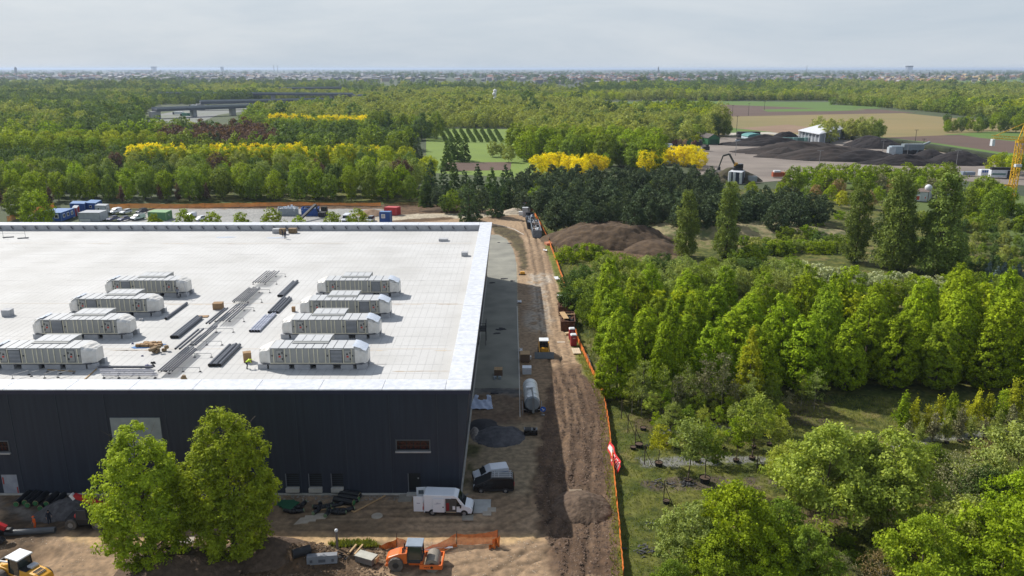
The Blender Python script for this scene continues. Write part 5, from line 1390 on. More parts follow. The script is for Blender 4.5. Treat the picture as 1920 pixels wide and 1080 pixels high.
for i, (px, py) in enumerate([(196, 709), (224, 709), (262, 709), (292, 709), (60, 706), (85, 709), (110, 708), (25, 711)]):
    support(px, py, 1.9, '%s low support %s the front parapet' % (O(i % 4), 'under the crosswise pipes before' if i < 4 else 'standing empty left of the crosswise pipes before'), n=2, rz=.9)
for i, (x0, y0, x1, y1) in enumerate([(90, 694, 142, 697), (160, 712, 185, 690)]):
    a, b = P(x0, y0, RZ), P(x1, y1, RZ); q = MB(); q.bar((0, 0, .06), b - a + Vector((0, 0, .06)), .14, .1); tag(obj('timber', q, mat('raw_timber', (.42, .29, .15), .8), None, a), '%s raw timber lying beside the empty supports' % O(i), 'timber')

M_CARD = mat('cardboard', (.34, .215, .11), .85, (.25, .155, .08), scale=2)
M_CARDB = mat('brown_sack', (.30, .22, .12), .85, (.15, .10, .06), scale=2)
def crate(px, py, z, w, d, h, m_, name, label, cat, rz=0.0, lid=True, grp=None):
    a = P(px, py, z) if z else G(px, py); t = thing(name, label, cat, a, rz, grp)
    q = MB(); q.box(0, d / 2, 0, w, d, h); obj('body', q, m_, t, bevel=.02)
    if lid: q = MB(); q.box(0, d / 2, h + .001, w * 1.03, d * 1.03, .05); obj('lid', q, m_, t)
    return t
crate(409, 581, RZ, 1.5, 1.2, 1.0, M_CARD, 'carton', 'brown cardboard carton on the roof beside the pipe racks', 'carton', .1)
crate(379, 596, RZ, 1.8, 1.0, .12, M_CARD, 'cardboard_sheet', 'flat brown board lying left of the middle rack', 'board', .1, False)
crate(551, 585, RZ, .5, .5, .75, M_CARD, 'carton', 'small brown carton left of the third right unit', 'carton')
crate(466, 680, RZ, 1.0, .9, 1.3, M_CARD, 'carton', 'tall brown carton behind the worker in yellow', 'carton', .4)
crate(12, 594, RZ, 1.3, 1.2, 1.0, M_CURB, 'roof_vent', 'grey roof vent box near the left picture edge', 'roof vent')
crate(832, 453, RZ, 2.0, 1.6, .5, M_CURB, 'roof_vent', 'flat grey vent near the back right of the roof', 'roof vent')
crate(872, 481, RZ, 1.3, 1.4, .8, M_CURB, 'roof_vent', 'small grey vent box nearest the right parapet', 'roof vent')
crate(518, 438, RZ, 1.6, 1.4, 1.0, M_CURB, 'crate', 'grey crate left of the dark worker by the back parapet', 'crate')
crate(530, 440, RZ, 1.3, 1.2, 1.3, M_CARDB, 'crate', 'brown crate behind the dark worker', 'crate')
crate(549, 438, RZ, 1.8, 1.3, 1.1, M_CARDB, 'crate', 'pale brown crate right of the dark worker', 'crate')
# blue sheet with cartons, sack heap
a = P(274, 650, RZ); t = thing('tarpaulin', 'blue tarpaulin edge under a flat stack of cartons', 'tarpaulin', a)
q = MB(); vs = [(-1.9, -.4, .02), (-1.2, -.9, .03), (.4, -.7, .02), (2.6, .9, .05), (1.4, 1.4, .02), (-1.0, 1.2, .02)]; q.add(vs, [(0, 1, 2, 3, 4, 5)]); obj('sheet', q, mat('tarp_blue', (.03, .16, .42), .5), t)
rn = random.Random(5)
for k in range(14):
    x, y = -1.0 + (k % 5) * .62 + rn.uniform(-.1, .1), -.1 + (k // 5) * .5; q = MB(); q.box(x + .3 * (k // 5), y, .04, .58, .46, rn.uniform(.28, .42), rn.uniform(-.1, .1))
    tag(obj('carton', q, M_CARD, None, a), '%s small carton counted along the blue tarpaulin' % O(k), 'carton', 'cartons on the blue tarpaulin')
a = P(300, 661, RZ)
for k in range(9):
    x, y = rn.uniform(-.9, .9), rn.uniform(-.5, .7); q = MB(); q.box(0, 0, 0, rn.uniform(.5, .9), rn.uniform(.4, .7), rn.uniform(.35, .6), rn.uniform(0, 3))
    tag(obj('sack', q, M_CARDB, None, a + Vector((x, y, .35 * (k // 4))), bevel=.14), ['widest lower', 'second lower', 'tilted lower', 'flattest lower', 'first middle', 'second middle', 'third middle', 'last middle', 'topmost'][k] + ' brown sack in the heap right of the blue tarpaulin', 'sack', 'brown sacks in a heap')
for px, py, m_, l, w in ((277, 690, mat('navy_bag', (.02, .03, .16), .7), 'dark blue bag on the crosswise pipes', 1.1), (288, 687, M_BLK, 'black tool box by the end of the crosswise pipes', .6), (289, 681, M_BLK, 'small black case behind the dark blue bag', .6), (345, 711, M_CARDB, 'brown heap of rags near the front parapet', 1.2), (250, 645, MATS['navy_bag'], 'small dark scrap left of the tarpaulin', .4),
                        (264, 690, mat('lime_cloth', (.45, .55, .03), .7), 'lime cloth lying on the crosswise pipes', .5), (268, 668, MATS['navy_bag'], 'tiny dark scrap below the sack heap', .3), (266, 601, M_CURB, 'grey offcut before the third left unit', .8)):
    a = P(px, py, RZ); q = MB(); rn = random.Random(px)
    for k in range(5): q.box(rn.uniform(-.3, .3) * w, rn.uniform(-.2, .2) * w, 0, w * .5, w * .35, w * rn.uniform(.2, .5), rn.uniform(0, 3), top=(.7, .6))
    tag(obj('bundle' if 'case' not in l and 'box' not in l else 'tool_case', q, m_, None, a), l, 'bundle' if 'case' not in l and 'box' not in l else 'case')
# low rail frame at the left edge of the roof
t = thing('guard_rail', 'grey edge rail on dark feet at the far left of the roof', 'guard rail', P(28, 447, RZ), 0)
q = MB()
for x in (-6, -2.5, 2.6): q.box(x, 0, 0, .06, .06, 3.0)
q.bar((-6, 0, 1.2), (2.6, 0, 1.2), .05); obj('rail', q, M_STEEL, t)
for x, y in ((-2, 1), (-6, -1), (-6, -4), (2, 0)): q = MB(); q.box(x, y, 0, 2.2, .5, .2, .3); obj('foot', q, M_SEAM, t)
for px, py in ((410, 446), (505, 447)):
    a = P(px, py, RZ + .02); q = MB(); q.add([(0, 0, 0), (3, .2, .02), (4, 1.2, 0), (2, 1.5, .02), (-1, 1, 0)], [(0, 1, 2, 3, 4)]); tag(obj('plastic_sheet', q, M_WRAPB, None, a), 'clear film lying on the roof left of the dark worker' if px > 450 else 'faint film scrap farther left on the roof', 'plastic sheet')
for px, py, w in ((437, 684, 1.0), (423, 467, .8), (453, 640, .8), (558, 543, 1.0)):
    pass

# ---------------------------------------------------------------- people
M_SKIN = mat('skin', (.36, .22, .16), .6)
def person(label, loc, rz, top, low, head=None, pose='stand', s=1.0, helmet=None):
    """one skinned body; joints set the pose. facing +y"""
    J = {'stand': dict(pelvis=(0, 0, .95), chest=(0, .02, 1.35), neck=(0, .03, 1.50), head=(0, .06, 1.66), le=(-.26, .05, 1.15), lh=(-.24, .2, .92), re=(.27, 0, 1.14), rh=(.3, .12, .9), lk=(-.11, .04, .5), lf=(-.13, -.02, .05), rk=(.12, .02, .5), rf=(.15, .02, .05)),
         'walk': dict(pelvis=(0, 0, .93), chest=(0, .08, 1.33), neck=(0, .12, 1.48), head=(0, .17, 1.64), le=(-.25, .22, 1.2), lh=(-.2, .42, 1.3), re=(.27, .2, 1.2), rh=(.2, .45, 1.32), lk=(-.12, .22, .52), lf=(-.13, .12, .06), rk=(.12, -.12, .5), rf=(.14, -.35, .10)),
         'bend': dict(pelvis=(0, -.12, .90), chest=(0, .28, 1.12), neck=(0, .42, 1.13), head=(0, .55, 1.08), le=(-.24, .42, .9), lh=(-.16, .6, .72), re=(.24, .42, .9), rh=(.16, .62, .72), lk=(-.14, .08, .48), lf=(-.16, -.08, .05), rk=(.14, .02, .48), rf=(.16, -.14, .05))}[pose]
    ks = ['pelvis', 'chest', 'neck', 'head']
    pts = [J[k] for k in ks]; rad = [.15, .175, .07, .105]; ed = [(0, 1), (1, 2), (2, 3)]
    def addp(p, r, par): pts.append(p); rad.append(r); ed.append((par, len(pts) - 1)); return len(pts) - 1
    ch = J['chest']
    for sx, e, h in ((-1, 'le', 'lh'), (1, 're', 'rh')):
        sh = addp((sx * .19, ch[1], ch[2] + .07), .075, 1); el = addp(J[e], .05, sh); ha = addp(J[h], .038, el)
        d = (Vector(J[h]) - Vector(J[e])).normalized() * .1; addp(tuple(Vector(J[h]) + d), .045, ha)
    pe = J['pelvis']
    for sx, k, f in ((-1, 'lk', 'lf'), (1, 'rk', 'rf')):
        hp_ = addp((sx * .1, pe[1], pe[2] - .08), .11, 0); kn = addp(J[k], .078, hp_); an = addp(J[f], .055, kn); addp((J[f][0], J[f][1] + .16, .04), .045, an)
    addp((J['head'][0], J['head'][1] + .11, J['head'][2] - .01), .022, 3)
    me = bpy.data.meshes.new('p'); me.from_pydata(pts, ed, []); o = bpy.data.objects.new('p', me); C.objects.link(o)
    sk = o.modifiers.new('s', 'SKIN'); sk.use_smooth_shade = True
    for i, r in enumerate(rad): me.skin_vertices[0].data[i].radius = (r, r * (.72 if i < 2 else 1))
    me.skin_vertices[0].data[0].use_root = True
    ss = o.modifiers.new('u', 'SUBSURF'); ss.levels = 1; ss.render_levels = 1
    dg = bpy.context.evaluated_depsgraph_get(); m2 = bpy.data.meshes.new_from_object(o.evaluated_get(dg)); bpy.data.objects.remove(o)
    m2.materials.clear()
    for m_ in (top, low, M_SKIN, M_BLK): m2.materials.append(m_)
    hd = Vector(J['head']); hands = [Vector(J['lh']), Vector(J['rh'])]
    for p in m2.polygons:
        c = p.center; p.material_index = 2 if ((c - hd).length < .17 and c.z > J['neck'][2] - .12 and c.y > J['neck'][1] - .05) or min((c - h).length for h in hands) < .13 else (3 if c.z < .12 else (1 if c.z < pe[2] + .02 and not (pose == 'bend' and c.y > .2) else 0))
    t = thing('person', label, 'person', loc, rz); t.scale = (s, s, s)
    link('body', m2, None, t)
    q = MB(); q.sphere((hd.x, hd.y - .01, hd.z + .03), .125, 10, 5, 1.0, True)
    if helmet: q.box(hd.x, hd.y + .11, hd.z + .03, .16, .12, .02)
    obj('helmet' if helmet else 'hair', q, helmet or mat('dark_hair', (.02, .015, .012), .8), t, smooth=True)
    return t
HV = mat('hi_vis_yellow', (.55, .75, .02), .6); HO = mat('hi_vis_orange', (.85, .13, .015), .6); NAVY = mat('navy_cloth', (.018, .022, .04), .8); GREYC = mat('grey_cloth', (.22, .24, .28), .8); WHT = mat('white_paint', (.74, .76, .78), .35)
person('bending worker in a lime yellow top beside the nearest right ventilation unit', P(465, 691, RZ), -1.1, HV, NAVY, pose='bend', helmet=HV)
person('dark-clothed worker standing by the crates at the back parapet', P(536, 448, RZ), .6, NAVY, NAVY, pose='stand', s=1.05)
person('worker reaching beside the crates under the back parapet', P(531, 443, RZ), 2.6, NAVY, NAVY, pose='walk', s=1.0)
person('worker in a grey top by the ladder of the farthest left unit', P(335, 559, RZ), 0.4, GREYC, NAVY, pose='walk', s=1.05)
t = thing('ladder', 'aluminium step ladder leaning at the farthest left ventilation unit', 'ladder', P(345, 559, RZ), 0)
q = MB()
for sx in (-.9, .9): q.bar((sx, -.2, 0), (0.2 * (1 if sx > 0 else -1), .1, 2.9), .07)
for k in range(1, 7): q.bar((-.9 + .1 * k, -.2 + .05 * k, .42 * k), (-.9 + .1 * k + .35, -.2 + .05 * k, .42 * k), .05)
obj('frame', q, M_ALU, t)
# ================================================================ VEHICLES
random.seed(21)
M_TYRE = mat('tyre', (.020, .020, .021), .85, (.03, .028, .026), scale=4)
M_RIM = mat('rim', (.32, .33, .34), .4, metal=.6)
M_WIN = mat('car_glass', (.010, .014, .018), .08, spec=.7)
M_VW = mat('van_white', (.70, .73, .78), .28, (.66, .69, .74), scale=.6, spec=.6)
M_VB = mat('van_black', (.010, .010, .012), .22, spec=.6)
M_LAMP = mat('headlight', (.70, .72, .75), .15, spec=.8)
M_TAIL = mat('tail_light', (.42, .02, .02), .3)
M_TRIM = mat('black_trim', (.022, .022, .024), .6)
def wheel(t, x, y, r, w, name='wheel', dusty=None):
    q = MB(); q.tube((0, -w / 2, 0), (0, w / 2, 0), r, r, 18); o = obj(name, q, dusty or M_TYRE, t, (x, y, r), bevel=.03)
    for sy in (-1, 1):
        q = MB(); q.tube((0, sy * (w / 2 - .01), 0), (0, sy * (w / 2 + .02), 0), r * .6, r * .55, 12); obj('rim', q, M_RIM, o)
    return o
def van(name, label, m_, L=5.6, Wd=2.05, Hh=2.55, grp=None, small=False, side_open=False, rack=False, loc=(0, 0, 0), rz=0, cat='van'):
    """front towards +x"""
    t = thing(name, label, cat, loc, rz, grp); h0 = .35; f = L / 2; r = .36 if Hh > 2.3 else .32
    hood = 1.15 if not small else 1.0
    pr = [(-f, h0), (f - .1, h0), (f, h0 + .35), (f - .05, hood * .82), (f - .35, hood), (f - .85, hood + .18), (f - 1.7, Hh - .22), (f - 2.15, Hh - .03), (-f + .15, Hh), (-f, Hh - .15)]
    top = lambda x, z: 1.0 if z < 1.2 else 1 - .10 * (z - 1.2) / (Hh - 1.2)
    q = MB(); q.side(pr, -Wd / 2, Wd / 2, top)
    body = obj('body', q, m_, t, bevel=.06)
    # windscreen lies on the sloping front
    a0, a1 = Vector((f - .87, 0, hood + .2)), Vector((f - 1.68, 0, Hh - .26)); n = Vector((.8, 0, .6)).normalized() * .02
    w0, w1 = Wd / 2 * .93, Wd / 2 * .84
    q = MB(); q.quad((a0.x + n.x, -w0, a0.z + n.z), (a0.x + n.x, w0, a0.z + n.z), (a1.x + n.x, w1, a1.z + n.z), (a1.x + n.x, -w1, a1.z + n.z)); obj('windscreen', q, M_WIN, t)
    for sy in (-1, 1):
        yy = lambda z: sy * (Wd / 2 * top(0, z) + .012)
        q = MB(); pts = [(f - 1.25, 1.28), (f - 1.85, Hh - .38 if Hh > 2.3 else Hh - .3), (f - 2.45, Hh - .38 if Hh > 2.3 else Hh - .3), (f - 2.5, 1.22)]
        q.add([(x, yy(z), z) for x, z in pts], [(0, 1, 2, 3)] if sy < 0 else [(3, 2, 1, 0)]); obj('side_window', q, M_WIN, t)
        q = MB(); q.box(f - 1.35, sy * (Wd / 2 + .12), 1.15, .16, .2, .3); obj('mirror', q, M_TRIM, t)
        q = MB(); q.box(f - .17, sy * (Wd / 2 - .28), .78, .36, .42, .22, top=(.6, .8)); obj('headlight', q, M_LAMP, t)
        q = MB(); q.box(-f - .0, sy * (Wd / 2 - .12), 1.0, .06, .14, .5); obj('tail_light', q, M_TAIL, t)
        q = MB(); q.box(-.2, sy * (Wd / 2 + .004), h0 - .05, L * .86, .03, .22); obj('sill_trim', q, M_TRIM, t)
        for x in (-f + 1.05, f - .95):
            q = MB(); q.tube((x, sy * (Wd / 2 - .02), r), (x, sy * (Wd / 2 + .006), r), r * 1.22, r * 1.22, 16); obj('wheel_arch', q, M_TRIM, t)
        for xx in (f - 2.62, -.4, -f + .1):
            q = MB(); q.box(xx, sy * (Wd / 2 + .003), h0 + .1, .02, .01, Hh - 1.05 if xx < f - 2.7 else 1.3); obj('door_gap', q, M_TRIM, t)
        q = MB(); q.box(f - 2.4, sy * (Wd / 2 + .015), 1.02, .2, .03, .05); obj('handle', q, M_TRIM, t)
    for x in (-f + 1.05, f - .95):
        for sy in (-1, 1): wheel(t, x, sy * (Wd / 2 - .1), r, .22)
    q = MB(); q.box(f - .02, 0, h0 - .02, .16, Wd * .94, .38); obj('bumper', q, M_TRIM, t)
    if rack:
        q = MB()
        for x in (-f + .5, -.6, f - 2.6): q.bar((x, -Wd / 2 + .2, Hh + .12), (x, Wd / 2 - .2, Hh + .12), .07)
        for y in (-Wd / 2 + .2, -.25, .3, Wd / 2 - .2): q.bar((-f + .3, y, Hh + .17), (f - 2.3, y, Hh + .17), .05)
        obj('roof_rack', q, M_ALU, t)
        q = MB(); q.box(-.9, 0, Hh + .005, L - 2.7, Wd * .72, .05); obj('roof_panel', q, mat('grey_roof', (.20, .215, .225), .5), t)
    return t, body, top
def stroke_text(t, name, txt, m_, w=.26, h=.34, g=.08, depth=.012):
    """block letters on a 3 x 5 grid, along +x, up z, proud of the face"""
    F_ = {'R': '1e1 ', }
    G_ = dict(A='010101111101101', E='111100110100111', G='111100101101111', I='111010010010111', L='100100100100111', N='110101101101101', O='111101101101111', R='110101110101101', S='111100111001111', T='111010010010010', V='101101101101010', C='111100100100111', M='101111101101101', U='101101101101111', D='110101101101110')
    q = MB(); x = 0
    for c in txt:
        bits = G_.get(c)
        if bits:
            for i, b in enumerate(bits):
                if b == '1': q.box(x + (i % 3 + .5) * w / 3, 0, h - (i // 3 + 1) * h / 5, w / 3 * 1.02, depth, h / 5 * 1.02)
        x += w + g
    return obj(name, q, m_, t), x - g
# the white panel van, sliding door and rear doors open
a = G(843, 958)
t, body, top = van('panel_van', 'white high-roofed panel van with its sliding door and rear doors open', M_VW, 5.7, 2.1, 2.6, loc=a, rz=R(-3))
q = MB(); q.box(.38, -1.058, .45, 1.28, .02, 1.75); obj('door_opening', q, mat('van_inside', (.07, .065, .06), .8), t)
q = MB(); q.box(.0, -1.075, .7, .34, .02, 1.0); obj('red_machine', q, mat('dull_red', (.22, .012, .018), .5), t)
q = MB(); q.box(.72, -1.075, .85, .3, .02, .45); obj('white_box', q, M_VW, t)
q = MB(); q.box(.38, -1.075, .46, 1.2, .02, .12); obj('floor_sill', q, mat('sill_tan', (.36, .30, .2), .7), t)
q = MB(); q.box(-1.05, -1.12, .48, 1.35, .05, 1.72); sd_ = obj('sliding_door', q, M_VW, t, bevel=.02)
q = MB(); q.box(-.52, -1.15, 1.1, .14, .03, .14); obj('handle', q, M_TRIM, sd_)
for k, (x0, w, dz) in enumerate(((-1.55, .5, 0), (-1.15, .35, .05), (-1.3, .22, .12))):
    q = MB(); q.box(x0 + w / 2, -1.152, 1.55 + dz, w, .008, .03, ry=-.12); obj('lettering', q, mat('logo_navy', (.04, .05, .2), .5), sd_)
for sy, rz_ in ((-1, 0), (1, .15)):
    q = MB(); q.box(-3.42, sy * 1.06, .48, 1.1, .05, 1.95, rz_); rd = obj('rear_door', q, M_VW, t, bevel=.02)
    q = MB(); q.box(-3.42, sy * 1.06 - .035, 1.55, .6, .012, .5, rz_); obj('lettering' if sy < 0 else 'window', q, M_VW if sy < 0 else mat('pale_glass', (.12, .15, .17), .2), rd)
    if sy < 0:
        q = MB(); q.box(-3.4, sy * 1.06 - .045, 1.55, .4, .01, .05); obj('logo', q, MATS['logo_navy'], rd)
q = MB(); q.tube((-2.86, -1.08, .75), (-2.86, -1.08, 1.15), .06, .06, 6); obj('red_strap', q, M_RED, t)
# black van with roof rack and the small white van behind
a = G(927, 917); t, b_, _ = van('panel_van', 'black van with a grey roof rack beside the small white van', M_VB, 5.0, 1.95, 1.98, loc=a, rz=R(180), rack=True)
q = MB(); q.box(-.6, -.99, 1.25, 1.0, .012, .42); obj('tinted_window', q, M_WIN, t)
q = MB(); q.box(-.6, .99, 1.25, 1.0, .012, .42); obj('tinted_window', q, M_WIN, t)
a = G(921, 899); t, b_, _ = van('small_van', 'small white van parked behind the black van, nose towards the hall', M_VW, 4.4, 1.85, 1.9, loc=a, rz=R(192), small=True)
q = MB(); q.tube((-.9, .94, 1.3), (-.9, .952, 1.3), .17, .17, 10); obj('logo', q, mat('logo_plum', (.12, .03, .08), .5), t)
for k in range(2):
    q = MB(); q.box(-1.6, .945, 1.28 + k * .16, .95, .01, .06); obj('lettering', q, mat('logo_blue', (.12, .2, .45), .5), t)

# cars behind the hall
def car(name, label, m_, loc, rz, L=4.4, Wd=1.8, Hh=1.48, wagon=False):
    t = thing(name, label, 'car', loc, rz, 'cars and vans in the car park'); f = L / 2
    q = MB(); q.side([(-f, .3), (f - .1, .28), (f, .55), (f - .25, .8), (f - 1.15, .95), (-f + .1, .98), (-f, .7)], -Wd / 2, Wd / 2); obj('body', q, m_, t, bevel=.07)
    bk = -f + (.15 if wagon else .55)
    q = MB(); q.side([(f - 1.2, .94), (f - 1.95, Hh - .05), (bk + .35, Hh - .03), (bk, .97)], -Wd / 2 + .06, Wd / 2 - .06, lambda x, z: 1 if z < 1.1 else .82); obj('cabin_glass', q, M_WIN, t, bevel=.03)
    q = MB(); q.box((f - 1.95 + bk + .35) / 2, 0, Hh - .05, f - 1.95 - bk - .3, Wd * .76, .06); obj('roof', q, m_, t)
    for sy in (-1, 1):
        q = MB(); q.bar((bk + (f - 1.95 - bk) * .45, sy * (Wd / 2 - .1), 1.0), (bk + (f - 1.95 - bk) * .45, sy * (Wd / 2 - .15), Hh - .04), .08, .05); obj('pillar', q, m_, t)
        q = MB(); q.box(f - .12, sy * (Wd / 2 - .3), .58, .22, .36, .14); obj('headlight', q, M_LAMP, t)
        q = MB(); q.box(-f, sy * (Wd / 2 - .2), .68, .05, .28, .16); obj('tail_light', q, M_TAIL, t)
        for x in (-f + .8, f - .85): wheel(t, x, sy * (Wd / 2 - .08), .31, .2)
    return t
CWH = M_VW; CSI = mat('silver_paint', (.42, .44, .48), .3, metal=.3); CDK = mat('dark_blue_paint', (.035, .04, .075), .25); CGR = mat('grey_blue_paint', (.14, .15, .24), .25)
hd = R(248)
a = P(218, 400); van('small_van', 'white delivery van, first in the back line of the car park', M_VW, 4.6, 1.85, 1.95, 'cars and vans in the car park', loc=a, rz=hd, small=True)
car('parked_car', 'silver white estate car beside the delivery van', CWH, P(237, 400), hd, wagon=True)
car('parked_car', 'dark blue car alone at the right of the back line', CDK, P(267, 399), hd, wagon=True, Hh=1.6)
car('parked_car', 'grey-blue saloon, left of the pair in the front line', CGR, P(213, 413), hd)
car('parked_car', 'grey-blue saloon, right of the pair in the front line', CGR, P(234, 413.5), hd)
van('people_carrier', 'white people carrier right of the two grey-blue saloons', M_VW, 5.0, 1.95, 1.95, 'cars and vans in the car park', loc=P(260, 412), rz=hd, rack=True)
van('small_van', 'white van half hidden behind a car park tree', M_VW, 4.6, 1.85, 1.9, 'cars and vans in the car park', loc=P(358, 409), rz=hd, small=True)
car('parked_car', 'white car right of the half hidden van', CWH, P(377, 413), hd)
van('panel_van', 'white high van standing alone between car park trees', M_VW, 5.6, 2.05, 2.5, 'cars and vans in the car park', loc=P(651, 415), rz=R(268))
car('parked_car', 'grey van-like car left of the blue site toilet', CSI, P(696, 415), R(262), Hh=1.8, wagon=True)
for i, (px, py) in enumerate([(15, 0)]): pass

# ---------------------------------------------------------------- cabins, containers and skips
def pbox(name, label, cat, A, B, Cc, h, m_, roofm=None, grp=None, ribs=0, wins=(), wm=None, z=0.0):
    """box on three ground corners given in pixels: A-B the face towards us, B-Cc going back"""
    a, b, c = P(*A), P(*B), P(*Cc); d = a + (c - b); t = thing(name, label, cat, (a + b + c + d) / 4, 0, grp); o = t.location.copy()
    cs = [p - o for p in (a, b, c, d)]
    q = MB(); vs = [(p.x, p.y, z) for p in cs] + [(p.x, p.y, z + h) for p in cs]
    q.add(vs, [(3, 2, 1, 0), (4, 5, 6, 7), (0, 1, 5, 4), (1, 2, 6, 5), (2, 3, 7, 6), (3, 0, 4, 7)]); body = obj('body', q, m_, t)
    q = MB(); k = 1.02; vs = [(p.x * k, p.y * k, z + h + .003) for p in cs] + [(p.x * k, p.y * k, z + h + .16) for p in cs]
    q.add(vs, [(3, 2, 1, 0), (4, 5, 6, 7), (0, 1, 5, 4), (1, 2, 6, 5), (2, 3, 7, 6), (3, 0, 4, 7)]); obj('roof', q, roofm or m_, t)
    for p in cs:
        q = MB(); q.box(p.x * 1.004, p.y * 1.004, z, .2, .2, h); obj('corner_post', q, roofm or m_, t)
    for f_, n_ in ((0, ribs), (1, ribs)):
        p0, p1 = cs[f_], cs[f_ + 1]
        for i in range(n_):
            p = p0.lerp(p1, (i + .5) / n_); q = MB(); q.box(p.x * 1.003, p.y * 1.003, z + .15, .14, .14, h - .3); obj('rib', q, m_, t)
    for (f_, u, zz, ww, hh) in wins:
        p0, p1 = cs[f_], cs[f_ + 1]; p = p0.lerp(p1, u); dr = (p1 - p0).normalized(); nr = Vector((dr.y, -dr.x, 0))
        q = MB(); q.bar(p - dr * ww / 2 + nr * .04 + Vector((0, 0, z + zz)), p + dr * ww / 2 + nr * .04 + Vector((0, 0, z + zz)), .08, hh); w_ = obj('window', q, WHT, t)
        q = MB(); q.bar(p - dr * ww * .33 + nr * .08 + Vector((0, 0, z + zz)), p + dr * ww * .33 + nr * .08 + Vector((0, 0, z + zz)), .06, hh * .66); obj('pane', q, wm or M_WIN, w_)
    return t, cs
BLU = mat('cabin_blue', (.022, .095, .36), .45, (.018, .075, .29), scale=.8); BLR = mat('cabin_roof_blue', (.13, .24, .46), .5, (.10, .19, .38), scale=.6); CAB = mat('cabin_grey', (.50, .53, .57), .5); CRED = mat('container_red', (.50, .035, .045), .45); CGN = mat('container_green', (.10, .26, .11), .5); DGB = mat('skip_grey', (.19, .22, .25), .6, (.13, .15, .18), scale=1.5); CRF = mat('cabin_grey_roof', (.36, .385, .42), .6)
pbox('site_cabin', 'blue site office cabin with white windows, nearest the grass', 'site cabin', (77, 415), (117, 415), (142, 406), 2.8, BLU, BLR, 'blue site cabins', 0, ((0, .42, 1.7, 1.5, 1.4), (0, .78, 1.7, 1.5, 1.4), (1, .2, 1.7, 1.4, 1.3), (1, .5, 1.7, 1.4, 1.3), (1, .8, 1.7, 1.4, 1.3)))
pbox('site_cabin', 'blue site cabin behind the red container, left one of two', 'site cabin', (134, 396.5), (161, 397), (167, 392), 2.8, BLU, BLR, 'blue site cabins', 0, ((0, .3, 1.6, 1.1, 1.0),))
pbox('site_cabin', 'blue site cabin behind the pale cabins, right one of two', 'site cabin', (162, 395), (182, 396), (193, 390), 2.8, BLU, BLR, 'blue site cabins', 0, ((0, .5, 1.6, 1.1, 1.0),))
pbox('container', 'red container squeezed between the blue and pale cabins', 'container', (138, 404.5), (147, 405), (151, 400), 2.7, CRED, CRF, None, 2)
pbox('site_cabin', 'pale grey cabin nearest the roof edge with dark corner trims', 'site cabin', (150, 415), (189, 415), (204, 409.5), 2.8, CAB, CRF, 'pale site cabins', 0)
pbox('site_cabin', 'small pale cabin with windows behind the larger pale one', 'site cabin', (181, 401), (201, 401.5), (207, 398), 2.9, CAB, CRF, 'pale site cabins', 0, ((0, .3, 1.8, .9, .8), (1, .5, 1.8, .9, .8)))
pbox('container', 'green container partly behind a car park tree', 'container', (280, 413), (313, 414), (324, 409), 2.7, CGN, mat('container_green_top', (.20, .36, .17), .6), None, 6, ((1, .5, 1.6, .5, .6),))
pbox('container', 'red container at the end of the back lane', 'container', (722, 403.5), (744, 404.5), (752, 402), 2.7, CRED, mat('container_red_top', (.58, .10, .11), .5), None, 5)
pbox('site_toilet', 'blue site toilet cabin with a small white window', 'site toilet', (713, 418), (733, 418), (736, 416), 3.6, BLU, BLR, None, 0, ((0, .35, 2.3, 1.3, 1.4),), CAB)
# low grey frame before the pale cabin
pbox('pallet_stack', 'low white frame stack before the pale cabin', 'stack', (150, 415.5), (172, 415.5), (175, 414), .9, WHT, CRF)
def skip(name, label, A, B, Cc, h, m_, fill=None, ribs=6, grp='skips', fn='load', fh=.5, seed=1):
    """open-topped roll-off skip on three pixel corners"""
    a, b, c = P(*A), P(*B), P(*Cc); a.z = b.z = c.z = 0; d = a + (c - b); o = (a + b + c + d) / 4; o.z = gz(o.x, o.y) if o.y < 300 else 0; t = thing(name, label, 'skip', o, 0, grp)
    cs = [p - Vector((o.x, o.y, 0)) for p in (a, b, c, d)]
    for i in range(4):
        p0, p1 = cs[i], cs[(i + 1) % 4]; q = MB(); q.bar(p0 * .97 + Vector((0, 0, h / 2)), p1 * .97 + Vector((0, 0, h / 2)), .1, h); w_ = obj('side_wall', q, m_, t)
        L_ = (p1 - p0).length; n_ = max(2, int(L_ / 1.1))
        for k in range(n_):
            p = p0.lerp(p1, (k + .5) / n_); q = MB(); q.box(p.x * .985, p.y * .985, .1, .12, .12, h - .15); obj('rib', q, m_, t)
        q = MB(); q.bar(p0 * .98 + Vector((0, 0, h)), p1 * .98 + Vector((0, 0, h)), .2, .12); obj('rim', q, m_, t)
    q = MB(); q.add([tuple(p * .95 + Vector((0, 0, .15))) for p in cs], [(0, 1, 2, 3)]); obj('floor', q, m_, t)
    if fill:
        rn = random.Random(seed); q = MB()
        for k in range(46):
            u, v = rn.uniform(.08, .92), rn.uniform(.08, .92); p = (cs[0] * (1 - u) + cs[1] * u) * (1 - v) + (cs[3] * (1 - u) + cs[2] * u) * v
            q.m = rn.randrange(len(fill)); q.box(p.x, p.y, h * rn.uniform(.55, .8), rn.uniform(.3, 1.0), rn.uniform(.3, .8), rn.uniform(.2, fh + .25), rn.uniform(0, 3), top=(.7, .7), ry=rn.uniform(-.3, .3))
        o2 = obj(fn, q, fill, None, o); tag(o2, 'rubble and bags filling the ' + label, fn.replace('_', ' ')); o2['kind'] = 'stuff'
    return t
skip('skip', 'grey ribbed skip heaped with white bags in the car park', (523, 404.5), (561, 405), (561, 401), 2.5, mat('skip_pale', (.30, .34, .38), .6), [WHT, M_WRAPB], fh=1.2, fn='white_bags', seed=3)
skip('skip', 'blue skip beside the truck with the dark crane arm', (566, 405), (598, 405), (601, 401), 2.6, BLU, [CAB, M_BLK], seed=4, fn='waste')
